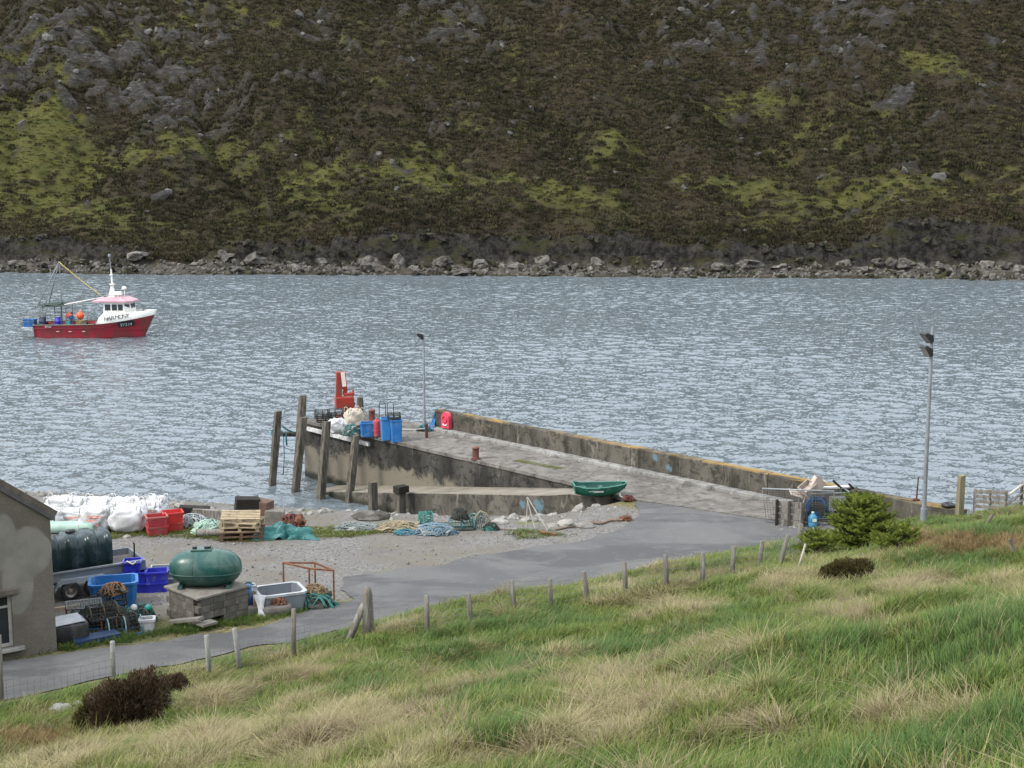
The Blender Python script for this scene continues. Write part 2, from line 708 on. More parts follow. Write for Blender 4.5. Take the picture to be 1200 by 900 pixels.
def sheet(name, poly, zoff, mat, res=0.6, thick=0.0, wob=0.0, zf=H0):
    """a flat sheet that follows the ground inside an outline"""
    pts = []
    n = len(poly)
    for i in range(n):
        a, b = np.array(poly[i]), np.array(poly[(i + 1) % n])
        L = np.linalg.norm(b - a)
        k = max(1, int(L / (res * 0.35)))
        d = (b - a) / (L + 1e-9)
        for j in range(k):
            p = a + (b - a) * j / k
            if wob:
                q = float(fbm(np.array([p[0]]), np.array([p[1]]), 0.9, 3, 77)[0]) * wob
                p = p + np.array([-d[1], d[0]]) * q
            pts.append((float(p[0]), float(p[1])))
    m = len(pts)
    pa = np.array(pts)
    x0, y0 = pa.min(0)
    x1, y1 = pa.max(0)
    gx, gy = np.meshgrid(np.arange(x0, x1, res), np.arange(y0, y1, res))
    gx, gy = gx.ravel(), gy.ravel()
    ok = inside(gx, gy, pa) & (seg_dist(gx, gy, pa) > res * 0.3)
    pts += list(zip(gx[ok].tolist(), gy[ok].tolist()))
    r = delaunay_2d_cdt([Vector(p) for p in pts], [(i, (i + 1) % m) for i in range(m)], [], 1, 1e-5)
    V = np.array([(p.x, p.y) for p in r[0]])
    cen = np.array([V[list(f)].mean(0) for f in r[2]])
    keep = inside(cen[:, 0], cen[:, 1], pa)
    fs = []
    for f, k in zip(r[2], keep):
        if not k:
            continue
        a, b, c = V[f[0]], V[f[1]], V[f[2]]
        if (b[0] - a[0]) * (c[1] - a[1]) - (b[1] - a[1]) * (c[0] - a[0]) < 0:
            f = f[::-1]
        fs.append(tuple(f))
    z = zf(V[:, 0], V[:, 1]) + zoff
    me = np_mesh(name, np.column_stack([V, z]), np.array(fs), mat, True)
    return link(bpy.data.objects.new(name, me))


def asphalt_material():
    m, t, b = _nodes('asphalt')
    v = coords(t, world=True)
    vl = coords(t, (0.35, 1.1, 1), world=True)
    c = mixnode(t, ramp(t, noise_node(t, v, 0.35, 6, 0.6, 0.5), 0.38, 0.62), (0.056, 0.056, 0.056), (0.088, 0.086, 0.083))
    c = mixnode(t, ramp(t, noise_node(t, vl, 0.5, 7, 0.6, 0.8), 0.49, 0.60, 0, 0.85), c, (0.036, 0.036, 0.037))
    c = mixnode(t, ramp(t, noise_node(t, v, 1.7, 6, 0.7, 0.5), 0.5, 0.7, 0, 0.4), c, (0.125, 0.122, 0.115))
    c = mixnode(t, ramp(t, noise_node(t, v, 60, 3, 0.6), 0.35, 0.75, 0, 0.4), c, (0.15, 0.148, 0.143))
    # cracks and patched seams
    vo = t.nodes.new('ShaderNodeTexVoronoi')
    vo.feature = 'DISTANCE_TO_EDGE'
    vo.inputs['Scale'].default_value = 0.16
    wv = t.nodes.new('ShaderNodeVectorMath')
    nz = t.nodes.new('ShaderNodeTexNoise')
    nz.inputs['Scale'].default_value = 1.3
    t.links.new(v, nz.inputs['Vector'])
    t.links.new(v, wv.inputs[0])
    t.links.new(nz.outputs['Color'], wv.inputs[1])
    t.links.new(wv.outputs[0], vo.inputs['Vector'])
    c = mixnode(t, ramp(t, vo.outputs['Distance'], 0.012, 0.0, 0, 0.35), c, (0.07, 0.07, 0.07))
    t.links.new(c, b.inputs['Base Color'])
    b.inputs['Roughness'].default_value = 0.85
    bump_node(t, noise_node(t, v, 45, 4, 0.7), 0.5, 0.01, b)
    return m


road = sheet('road', ROAD, ROAD_Z, asphalt_material(), 0.7, wob=0.5)
tag(road, 'grey cracked asphalt road leading down to the pier', 'road', kind='structure')


# ---------------------------------------------------------------- the sea
def sea_material():
    """water whose small waves are a field of slopes"""
    m, t, b = _nodes('sea')
    b.inputs['Base Color'].default_value = rgb((0.112, 0.136, 0.150))
    b.inputs['Roughness'].default_value = 0.14
    b.inputs['IOR'].default_value = 1.40
    acc = None
    n3 = noise_node(t, coords(t, (0.3, 1, 1), world=True), 0.07, 3, 0.5)
    amp = ramp(t, n3, 0.3, 0.7, 0.8, 1.15)
    for st, sc, k in (((0.75, 1.0, 1), 2.3, 0.55), ((0.8, 1.0, 1), 6.5, 0.80)):
        n = t.nodes.new('ShaderNodeTexNoise')
        n.inputs['Scale'].default_value = sc
        n.inputs['Detail'].default_value = 2
        n.inputs['Distortion'].default_value = 0.4
        t.links.new(coords(t, st, world=True), n.inputs['Vector'])
        sub = t.nodes.new('ShaderNodeVectorMath')
        sub.operation = 'SUBTRACT'
        t.links.new(n.outputs['Color'], sub.inputs[0])
        sub.inputs[1].default_value = (0.5, 0.5, 0.5)
        mul = t.nodes.new('ShaderNodeVectorMath')
        mul.operation = 'MULTIPLY'
        t.links.new(sub.outputs[0], mul.inputs[0])
        mul.inputs[1].default_value = (k * .7, k, 0)
        if acc is None:
            acc = mul.outputs[0]
        else:
            ad = t.nodes.new('ShaderNodeVectorMath')
            t.links.new(acc, ad.inputs[0])
            t.links.new(mul.outputs[0], ad.inputs[1])
            acc = ad.outputs[0]
    scl = t.nodes.new('ShaderNodeVectorMath')
    scl.operation = 'SCALE'
    t.links.new(acc, scl.inputs[0])
    t.links.new(amp, scl.inputs['Scale'])
    ad = t.nodes.new('ShaderNodeVectorMath')
    t.links.new(scl.outputs[0], ad.inputs[0])
    gn = t.nodes.new('ShaderNodeNewGeometry')
    t.links.new(gn.outputs['Normal'], ad.inputs[1])
    nm = t.nodes.new('ShaderNodeVectorMath')
    nm.operation = 'NORMALIZE'
    t.links.new(ad.outputs[0], nm.inputs[0])
    t.links.new(nm.outputs[0], b.inputs['Normal'])
    return m


def make_sea():
    """short wind waves as real geometry over the inlet, flat water beyond it"""
    x0, x1, y0, y1, st = -97, 97, 48, 231, 0.265
    xs, ys = np.arange(x0, x1, st), np.arange(y0, y1, st)
    X, Y_ = np.meshgrid(xs, ys)
    r = random.Random(31)
    Z = np.zeros_like(X)
    for i in range(26):
        lam = 0.8 * (2.9 / 0.8) ** r.random()
        th = R(62) + r.gauss(0, 0.55)
        k = 2 * math.pi / lam
        ph = r.uniform(0, 6.28)
        wob = 2.2 * fbm(X, Y_, lam * 5, 2, 900 + i)
        env = np.clip(0.55 + 1.6 * fbm(X, Y_, lam * 7, 2, 950 + i), 0.05, 1.4)
        Z += lam ** 0.85 * env * np.sin(k * (X * math.cos(th) + Y_ * math.sin(th)) + ph + wob * 3)
    gx = np.diff(Z, axis=0) / st
    Z *= SEA_SLOPE / gx.std()
    Z *= 0.62 + 1.0 * np.clip(fbm(X * 0.5, Y_, 30, 3, 990) + 0.42, 0, 0.9)
    edge = np.minimum(np.minimum(X - x0, X.max() - X), np.minimum(Y_ - y0, Y_.max() - Y_))
    Z *= sstep(0, 4, edge)
    nx, ny = len(xs), len(ys)
    V = np.stack([X.ravel(), Y_.ravel(), Z.ravel()], 1)
    Fq = grid_faces(nx, ny)
    xa, xb, ya, yb = xs[0], xs[-1], ys[0], ys[-1]
    n = len(V)
    B = 700
    ext = np.array([(-B, 20, 0), (B, 20, 0), (B, ya, 0), (-B, ya, 0), (-B, yb, 0), (B, yb, 0), (B, 420, 0), (-B, 420, 0), (xa, ya, 0), (xa, yb, 0), (xb, ya, 0), (xb, yb, 0)], float)
    ef = np.array([(0, 1, 2, 3), (4, 5, 6, 7), (3, 8, 9, 4), (10, 2, 5, 11)]) + n
    me = np_mesh('sea', np.concatenate([V, ext]), np.concatenate([Fq, ef]), sea_material(), True)
    tag(link(bpy.data.objects.new('sea', me)), 'rippled blue grey sea water of the inlet', 'sea', kind='structure')


SEA_SLOPE = 0.10
make_sea()


# ---------------------------------------------------------------- the far hillside
def shore_y(x):
    return 219.5 - 0.098 * x + 5.0 * fbm(x, x * 0 + 3.3, 30, 3, 61)


CLUMPS_ROCK = [(60, 70, 130, 90, .9), (190, 90, 130, 80, .9), (300, 60, 60, 40, .5), (350, 60, 60, 60, .4), (540, 25, 90, 30, .7), (590, 60, 60, 30, .3), (860, 30, 120, 35, .8), (960, 30, 110, 45, .8),
               (940, 90, 80, 22, .7), (1010, 70, 60, 50, .6), (1180, 70, 60, 40, .8), (1110, 20, 80, 25, .5), (1120, 120, 30, 18, .5), (880, 150, 30, 16, .5), (690, 40, 50, 20, .4), (820, 80, 30, 20, .4), (760, 10, 50, 20, .5)]
CLUMPS_GREEN = [(40, 130, 90, 55, .9), (20, 190, 80, 25, 1.), (130, 260, 50, 35, .8), (370, 215, 40, 40, .8), (615, 72, 30, 16, .9), (450, 100, 16, 14, .7), (735, 145, 26, 30, .8), (880, 120, 60, 26, .8),
                (1030, 235, 50, 30, .8), (840, 215, 60, 26, .5), (750, 265, 70, 24, .7), (1000, 150, 120, 40, .35), (1080, 220, 160, 26, .5), (900, 185, 140, 30, .3), (150, 120, 60, 40, .4), (1090, 70, 40, 14, .7), (930, 255, 60, 20, .5), (400, 270, 80, 20, .4), (560, 200, 60, 40, .25), (120, 285, 80, 14, .6)]


def far_surface():
    xs = np.linspace(-200, 200, 660)
    e = np.concatenate([np.linspace(-8, 14, 46), np.linspace(14.6, 132, 210), np.linspace(134, 260, 30)])
    X, E = np.meshgrid(xs, e)
    ys = shore_y(X)
    Y = ys + E
    Z0 = E * 0.8
    # profile: rock platform, low cliff, then the hill
    cl = 7.0 + 4 * fbm(X, X * 0 + 9.1, 26, 3, 71) + 4.0 * fbm(X, X * 0 + 4.1, 6.5, 3, 73) + 1.5 * fbm(X, Z0, 2.0, 2, 75)                 # where the cliff foot is
    ch = np.clip(2.4 + 9 * fbm(X, X * 0 + 2.2, 30, 3, 81), 1.0, 5.0) + 3.6 * sstep(54, 66, X)  # its height
    Z = np.where(E < 0, 0.35 * E, 0.17 * E)
    Z = np.maximum(Z, -2)
    Z = Z + 0.9 * np.clip(fbm(X, E, 7, 4, 91), -0.2, 1) * sstep(-3, 3, E)
    s = np.clip(E - cl, 0, None)
    Z = Z + ch * sstep(0, 2.2, s)
    slope = 0.63 + 0.12 * fbm(X, E, 90, 2, 101)
    Z = Z + slope * np.clip(s - 2.0, 0, None) * sstep(0, 6, s) - 0.17 * s * sstep(0, 6, s)
    Z = Z - 0.56 * np.clip(E - 116, 0, None) * sstep(116, 134, E)
    w = sstep(2, 14, s)
    Z = Z + w * (9 * fbm(X, E, 55, 3, 111) - 7.5 * np.clip(0.16 - np.abs(fbm(X + 0.35 * E, E * 0.3, 26, 3, 115)), 0, 1) / 0.16 * sstep(6, 30, s) * 0.55 + 4.2 * fbm(X, E * 1.4, 17, 4, 121) + 1.4 * fbm(X, E * 1.5, 5, 4, 131))
    px, py = project(X, Y, Z)
    rk = 0.0
    for a, b2, sa, sb, k in CLUMPS_ROCK:
        rk = np.maximum(rk, k * np.exp(-((px - a) / sa) ** 2 - ((py - b2) / sb) ** 2))
    far = sstep(20, -60, py) * 0.55
    rk = np.maximum(rk, far)
    rn = fbm(X * 0.8 + E * 0.25, E * 1.5, 8, 5, 141, 0.62)
    rn2 = fbm(X * 1.1 - E * 0.3, E * 1.3, 3.2, 4, 143, 0.65)
    rock = sstep(0.10, 0.2, rn * 0.75 + rn2 * 0.62 + 0.22 * rk - 0.150 + 0.02 * w)
    rock = np.maximum(rock, sstep(0.155, 0.2, fbm(X, E * 1.6, 4, 4, 171, 0.6)) * 0.9 * (0.3 + rk))
    rock = rock * w
    cliff = sstep(-0.5, 0.6, s) * sstep(4.2, 1.6, s) * sstep(0.9, 2.4, ch)
    plat = sstep(0.6, -0.4, s)
    # rocks stand proud and are broken into steps
    step = 1.1 * np.abs(fbm(X * 1.2 + E * 0.4, E * 0.9, 4.5, 4, 151, 0.6)) * 2
    blocky = np.floor((fbm(X + 0.4 * E, E, 2.6, 2, 161) + 0.5) * 6) / 6
    Z = Z + rock * (0.5 + 1.6 * step + 1.0 * blocky) + (cliff * 1.8 + plat * 1.0) * (blocky + step - 0.6) * sstep(-2, 1.0, E)
    gr = -0.06 + 0 * X
    for a, b2, sa, sb, k in CLUMPS_GREEN:
        gr = np.maximum(gr, k * np.exp(-((px - a) / sa) ** 2 - ((py - b2) / sb) ** 2))
    lowf = sstep(120, 300, py) * 0.15 + 0.12 * sstep(420, 0, px)
    gn = fbm(X * 0.6 + E * .3, E * 1.3, 11, 5, 181, 0.62)
    gn2 = fbm(X, E * 1.4, 3.0, 4, 183, 0.65)
    green = sstep(0.02, 0.22, gn * 0.9 + 0.55 * gn2 + 0.30 * gr + lowf - 0.13) * w * (1 - rock)
    jut = w * (1 - rock) * (0.35 * fbm(X, E, 1.8, 3, 191))
    Z = Z + jut
    return X, Y, Z, rock, cliff, plat, green, E, s, w


def far_material():
    m, t, b = _nodes('far_hill')
    v = coords(t, world=True)
    vs_ = coords(t, (0.55, 1.0, 1.9), world=True)
    heath = mixnode(t, ramp(t, noise_node(t, v, 0.16, 6, 0.6), 0.38, 0.62), (0.036, 0.028, 0.018), (0.054, 0.041, 0.025))
    heath = mixnode(t, ramp(t, noise_node(t, v, 0.8, 6, 0.7), 0.42, 0.66), heath, (0.025, 0.021, 0.014))
    heath = mixnode(t, ramp(t, noise_node(t, v, 0.4, 6, 0.7), 0.52, 0.66, 0, 0.65), heath, (0.082, 0.068, 0.034))
    grass = mixnode(t, ramp(t, noise_node(t, v, 0.3, 6, 0.65), 0.36, 0.64), (0.105, 0.102, 0.028), (0.072, 0.078, 0.023))
    grass = mixnode(t, ramp(t, noise_node(t, v, 1.2, 5, 0.65), 0.48, 0.68), grass, (0.115, 0.095, 0.036))
    rock = mixnode(t, ramp(t, noise_node(t, vs_, 0.7, 7, 0.7, 0.6), 0.36, 0.62), (0.105, 0.10, 0.094), (0.04, 0.038, 0.034))
    rock = mixnode(t, ramp(t, noise_node(t, vs_, 1.6, 6, 0.75, 0.5), 0.46, 0.56, 0, 0.9), rock, (0.03, 0.028, 0.022))
    dark = mixnode(t, ramp(t, noise_node(t, v, 0.9, 7, 0.72, 0.4), 0.4, 0.62), (0.014, 0.013, 0.011), (0.06, 0.054, 0.046))  # dark cliff rock, with the shade under its overhangs painted into the colour
    dark = mixnode(t, ramp(t, noise_node(t, vs_, 0.25, 6, 0.65), 0.5, 0.62, 0, 0.7), dark, (0.05, 0.05, 0.018))
    pl = mixnode(t, ramp(t, noise_node(t, vs_, 0.55, 7, 0.75, 0.4), 0.38, 0.6), (0.20, 0.185, 0.16), (0.075, 0.068, 0.058))
    pl = mixnode(t, ramp(t, noise_node(t, v, 0.25, 4, 0.6), 0.5, 0.7, 0, 0.6), pl, (0.10, 0.085, 0.045))
    c = mixnode(t, attr(t, 'green'), heath, grass)
    c = mixnode(t, attr(t, 'rock'), c, rock)
    c = mixnode(t, attr(t, 'cliff'), c, dark)
    c = mixnode(t, attr(t, 'plat'), c, pl)
    # weed and wet stone at the tide line
    g = t.nodes.new('ShaderNodeNewGeometry')
    sx = t.nodes.new('ShaderNodeSeparateXYZ')
    t.links.new(g.outputs['Position'], sx.inputs[0])
    tide = ramp(t, math_node(t, 'ADD', sx.outputs[2], math_node(t, 'MULTIPLY', noise_node(t, v, 0.5, 4), 0.8)), 0.95, 0.45)
    c = mixnode(t, math_node(t, 'MULTIPLY', tide, 0.75), c, (0.045, 0.036, 0.02))
    t.links.new(c, b.inputs['Base Color'])
    b.inputs['Roughness'].default_value = 0.95
    b.inputs['Specular IOR Level'].default_value = 0.15
    hh = math_node(t, 'ADD', noise_node(t, vs_, 1.3, 7, 0.75), math_node(t, 'MULTIPLY', noise_node(t, v, 4, 4, 0.7), 0.4))
    bump_node(t, hh, 1.0, 0.9, b)
    return m


FX, FY, FZ, FROCK, FCLIFF, FPLAT, FGREEN, FE, FS, FW = far_surface()
ny_, nx_ = FX.shape
me = np_mesh('far_hillside', np.stack([FX.ravel(), FY.ravel(), FZ.ravel()], 1), grid_faces(nx_, ny_), far_material(), True,
             {'rock': FROCK.ravel(), 'cliff': FCLIFF.ravel(), 'plat': FPLAT.ravel(), 'green': FGREEN.ravel()})
tag(link(bpy.data.objects.new('far_hillside', me)), 'steep heather covered hillside with rock outcrops across the water', 'hillside', kind='structure')


def far_z(x, y):
    """nearest far-hill sample"""
    xi = np.clip(np.round((x + 200) / 400 * (nx_ - 1)).astype(int), 0, nx_ - 1)
    e = y - shore_y(x)
    yi = np.clip(np.searchsorted(FE[:, 0], e), 0, ny_ - 1)
    return FZ[yi, xi], yi, xi


def clump_mesh(name, mat, n, hmin, hmax, spread, w, seed, up=0.6):
    """a small dense bush of pointed leafy sprigs"""
    r = random.Random(seed)
    vs_, fs = [], []
    for i in range(n):
        a = r.uniform(0, 6.283)
        rad = math.sqrt(r.random()) * spread
        base = Vector((rad * math.cos(a), rad * math.sin(a), -0.06))
        h = r.uniform(hmin, hmax) * (1.15 - 0.5 * (rad / spread) ** 2)
        lean = Vector((math.cos(a), math.sin(a), 0)) * r.uniform(0, 1 - up) * h * 1.3 + Vector((r.uniform(-.2, .2), r.uniform(-.2, .2), 0)) * h
        b2 = r.uniform(0, 6.283)
        side = Vector((math.cos(b2), math.sin(b2), 0)) * w * r.uniform(.6, 1.3)
        p0, p1 = base - side * 0.6, base + side * 0.6
        q0 = base + lean * 0.5 + Vector((0, 0, h * 0.6)) - side
        q1 = base + lean * 0.5 + Vector((0, 0, h * 0.6)) + side
        tip = base + lean + Vector((0, 0, h))
        k = len(vs_)
        vs_ += [p0, p1, q1, q0, tip]
        fs += [(k, k + 1, k + 2, k + 3), (k + 3, k + 2, k + 4)]
    mb = MB()
    mb.add(vs_, fs, False)
    return mb.mesh(name, mat)


def heath_mat(name, c1, c2, c3, rnd=0.45):
    m, t, b = _nodes(name)
    v = coords(t, world=True)
    f = ramp(t, noise_node(t, v, 0.045, 3, 0.6), 0.38, 0.62)
    c = mixnode(t, f, c1, c2)
    oi = t.nodes.new('ShaderNodeObjectInfo')
    c = mixnode(t, ramp(t, oi.outputs['Random'], 0.55, 1.0), c, c3)
    hs = t.nodes.new('ShaderNodeHueSaturation')
    mr = t.nodes.new('ShaderNodeMapRange')
    mr.inputs[3].default_value, mr.inputs[4].default_value = 1 - rnd, 1 + rnd
    t.links.new(math_node(t, 'FRACT', math_node(t, 'MULTIPLY', oi.outputs['Random'], 17.3)), mr.inputs[0])
    t.links.new(mr.outputs[0], hs.inputs['Value'])
    t.links.new(c, hs.inputs['Color'])
    t.links.new(hs.outputs[0], b.inputs['Base Color'])
    b.inputs['Roughness'].default_value = 0.95
    b.inputs['Specular IOR Level'].default_value = 0.1
    return m


HEATH = heath_mat('heather', (0.045, 0.038, 0.023), (0.062, 0.048, 0.031), (0.070, 0.064, 0.029), 0.3)
HEATH2 = heath_mat('heather_dark', (0.030, 0.027, 0.016), (0.041, 0.034, 0.021), (0.048, 0.047, 0.02), 0.3)
MOORGR = heath_mat('moor_grass', (0.105, 0.102, 0.028), (0.072, 0.078, 0.023), (0.11, 0.095, 0.04), 0.22)


def scatter_far():
    n = 120000
    ii = rng.integers(0, nx_ - 1, n)
    # weight by true surface so that the slope is evenly covered
    jj = rng.integers(24, 256, n)
    px, py = project(FX[jj, ii], FY[jj, ii], FZ[jj, ii])
    ok = (FS[jj, ii] > 0.6) & (FCLIFF[jj, ii] < 0.75) & (py > -60) & (FROCK[jj, ii] < 0.5) & (px > -150) & (px < 1350)
    ii, jj = ii[ok], jj[ok]
    p = np.stack([FX[jj, ii] + rng.uniform(-.3, .3, len(ii)), FY[jj, ii] + rng.uniform(-.3, .3, len(ii)), FZ[jj, ii] - 0.05], 1)
    g = FGREEN[jj, ii]
    pick = rng.random(len(ii))
    isg = g * 0.9 > pick
    dk = fbm(p[:, 0], p[:, 1], 9, 3, 200) + rng.uniform(-.2, .2, len(ii)) > 0.05
    for nm, sel, mats, sz, lab in (('heather', ~isg & ~dk, HEATH, (0.32, 0.85), 'brown heather covering the far hillside'),
                                   ('dark_heather', ~isg & dk, HEATH2, (0.35, 0.95), 'dark old heather in patches on the far hillside'),
                                   ('moor_grass', isg, MOORGR, (0.3, 0.6), 'yellow green moor grass patches on the far hillside')):
        q = p[sel]
        k = len(q)
        sc = rng.uniform(sz[0], sz[1], k)
        zs = sc * rng.uniform(0.6, 1.0, k) * (0.55 if nm == 'moor_grass' else 1)
        src = [clump_mesh(nm, mats, 34, 0.5, 1.0, 0.9, 0.16, s) for s in range(3)]
        o = scatter(nm, q, np.stack([np.zeros(k), np.zeros(k), rng.uniform(0, 6.28, k)], 1), np.stack([sc, sc, zs], 1), src)
        tag(o, lab, 'heather' if 'heather' in nm else 'grass', kind='stuff')


scatter_far()

# boulders along the far shore: each its own stone
ROCKM = M('shore_rock', (0.165, 0.153, 0.137), (0.09, 0.083, 0.074), 1.2, 0.9, bump=0.04, bscale=5, dirt=(0.05, 0.046, 0.035), dirt_amt=0.5, dirt_scale=1.6, rnd=0.3, spec=0.2)


def shore_stones():
    spots = [(433, 302, 26, 20), (466, 300, 15, 22), (518, 302, 26, 15), (488, 312, 22, 12), (377, 303, 12, 12), (560, 306, 20, 12), (640, 302, 24, 15), (700, 305, 20, 12), (606, 309, 16, 10),
             (1061, 305, 20, 12), (1044, 304, 12, 12), (1029, 303, 12, 8), (1078, 308, 12, 8), (1155, 306, 18, 14), (1180, 308, 14, 10), (1100, 308, 11, 9), (1130, 309, 12, 8), (1194, 312, 14, 12),
             (770, 306, 16, 10), (880, 305, 26, 12), (915, 310, 20, 8), (845, 310, 18, 9), (990, 306, 16, 12), (955, 309, 14, 10), (300, 300, 30, 14), (262, 296, 24, 12), (235, 306, 18, 10), (160, 296, 22, 10), (195, 312, 18, 8),
             (100, 305, 18, 10), (60, 308, 22, 9), (20, 306, 20, 10), (345, 311, 16, 8), (410, 314, 18, 8), (740, 313, 18, 8), (660, 315, 20, 8), (805, 314, 16, 8), (1010, 313, 16, 8), (540, 316, 18, 8), (275, 313, 20, 8)]
    where = ['below the cliff', 'at the tide line', 'at the foot of the heather slope']
    for i, (px, py, w, h) in enumerate(spots):
        a, b, c = ray(px, py + h * 0.4)
        d = None
        for k in np.linspace(200, 300, 1500):
            z, _, _ = far_z(np.array([a * k]), np.array([b * k]))
            if CAMZ + c * k < z[0]:
                d = k
                break
        if d is None:
            continue
        x, y, z = a * d, b * d, CAMZ + c * d
        s = b * d / F
        mb = MB().blob((0, 0, 0), (w * s * 0.52, w * s * 0.4, h * s * 0.5), 2, 0.42, 1.35, i + 3, rot=0.3 * math.sin(i))
        o = mb.build('shore_boulder', ROCKM, loc=(x, y, z + h * s * 0.02))
        place = 'on the far shore behind the fishing boat' if px < 240 else ('on the far shore beyond the pier crane' if px < 420 else ('on the far shore beyond the pier lamp post' if px < 620 else ('on the far shore below the broad slope of heather' if px < 980 else 'on the far shore beyond the tall lamp post')))
        big = 'large pale' if w >= 24 else ('pointed grey' if h > w else ('squat grey' if h / w < 0.55 else 'grey'))
        tag(o, f'{big} boulder {place}', 'rock', 'boulders along the far shore')


shore_stones()

# broken stones of the far shore, too many to count
def far_rubble():
    n = 5200
    x = rng.uniform(-130, 130, n)
    e = rng.uniform(-0.5, 10.5, n)
    y = shore_y(x) + e
    z, yi, xi = far_z(x, y)
    ok = FPLAT[yi, xi] > 0.5
    x, y, z = x[ok], y[ok], z[ok]
    k = len(x)
    src = [MB().blob((0, 0, 0), (1, 0.8, 0.6), 1, 0.3, 1.9, s).mesh('rubble', ROCKM) for s in range(5)]
    CRAGM = M('crag_stone', (0.11, 0.105, 0.095), (0.055, 0.052, 0.047), 1.2, 0.95, bump=0.04, bscale=4, rnd=0.4, spec=0.15)
    src2 = [MB().blob((0, 0, 0), (1, 0.8, 0.6), 1, 0.35, 1.9, s + 9).mesh('crag', CRAGM) for s in range(5)]
    sc = rng.uniform(0.12, 0.5, k) * (1 + 0.9 * (rng.random(k) > 0.93))
    o = scatter('shore_rubble', np.stack([x, y, z], 1), rng.uniform(-0.5, 6.28, (k, 3)), np.stack([sc, sc, sc], 1), src)
    tag(o, 'broken grey stones along the far tide line', 'stones', kind='stuff')
    # dark broken rock of the low cliffs
    n = 3500
    ii = rng.integers(0, nx_ - 1, n)
    jj = rng.integers(14, 60, n)
    ok = (FCLIFF[jj, ii] > 0.35)
    ii, jj = ii[ok], jj[ok]
    k = len(ii)
    sc = rng.uniform(0.25, 0.75, k) * (1 + 0.7 * (rng.random(k) > 0.9))
    CLIFFM = M('cliff_rock', (0.042, 0.038, 0.033), (0.015, 0.014, 0.012), 0.9, 0.95, bump=0.05, bscale=3, rnd=0.5, dirt=(0.035, 0.035, 0.014), dirt_amt=0.5, dirt_scale=0.8, spec=0.15)
    srcc = [MB().blob((0, 0, 0), (1, 0.8, 0.75), 2, 0.42, 1.6, s + 40).mesh('cliff_piece', CLIFFM) for s in range(6)]
    o = scatter('cliff_rock', np.stack([FX[jj, ii], FY[jj, ii] + rng.uniform(-.3, .3, k), FZ[jj, ii] + rng.uniform(-.3, .2, k)], 1), rng.uniform(-0.5, 6.28, (k, 3)) * np.array([0.12, 0.12, 1]),
                np.stack([sc * 1.1, sc, sc * rng.uniform(0.6, 1.2, k)], 1), srcc)
    tag(o, 'dark broken rock of the low sea cliffs across the water', 'cliff', kind='stuff')
    # stones and crags lying about the hill
    n = 5200
    ii = rng.integers(0, nx_ - 1, n)
    jj = rng.integers(40, 256, n)
    w = FROCK[jj, ii] + 0.012
    ok = (rng.random(n) < w * 1.0) & (FS[jj, ii] > 4)
    ii, jj = ii[ok], jj[ok]
    k = len(ii)
    sc = rng.uniform(0.25, 0.9, k) * (1 + 0.8 * (rng.random(k) > 0.9))
    o = scatter('hill_stones', np.stack([FX[jj, ii], FY[jj, ii], FZ[jj, ii]], 1), rng.uniform(-0.4, 6.28, (k, 3)) * np.array([0.15, 0.15, 1]),
                np.stack([sc * 1.2, sc, sc * 0.9], 1), src2)
    tag(o, 'grey stones and broken crags scattered over the far hillside', 'stones', kind='stuff')


far_rubble()
# ---------------------------------------------------------------- grass of the near hillside
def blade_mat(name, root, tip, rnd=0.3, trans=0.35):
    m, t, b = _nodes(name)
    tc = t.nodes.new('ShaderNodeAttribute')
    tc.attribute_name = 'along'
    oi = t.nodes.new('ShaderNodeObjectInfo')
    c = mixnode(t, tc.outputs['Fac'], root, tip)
    v = coords(t, world=True)
    hs = t.nodes.new('ShaderNodeHueSaturation')
    mr = t.nodes.new('ShaderNodeMapRange')
    mr.inputs[3].default_value, mr.inputs[4].default_value = 1 - rnd, 1 + rnd
    t.links.new(oi.outputs['Random'], mr.inputs[0])
    t.links.new(mr.outputs[0], hs.inputs['Value'])
    t.links.new(c, hs.inputs['Color'])
    t.links.new(hs.outputs[0], b.inputs['Base Color'])
    b.inputs['Roughness'].default_value = 0.6
    b.inputs['Specular IOR Level'].default_value = 0.25
    tr = t.nodes.new('ShaderNodeBsdfTranslucent')
    t.links.new(hs.outputs[0], tr.inputs[0])
    mx = t.nodes.new('ShaderNodeMixShader')
    mx.inputs[0].default_value = trans
    t.links.new(b.outputs[0], mx.inputs[1])
    t.links.new(tr.outputs[0], mx.inputs[2])
    t.links.new(mx.outputs[0], t.nodes['Material Output'].inputs[0])
    return m


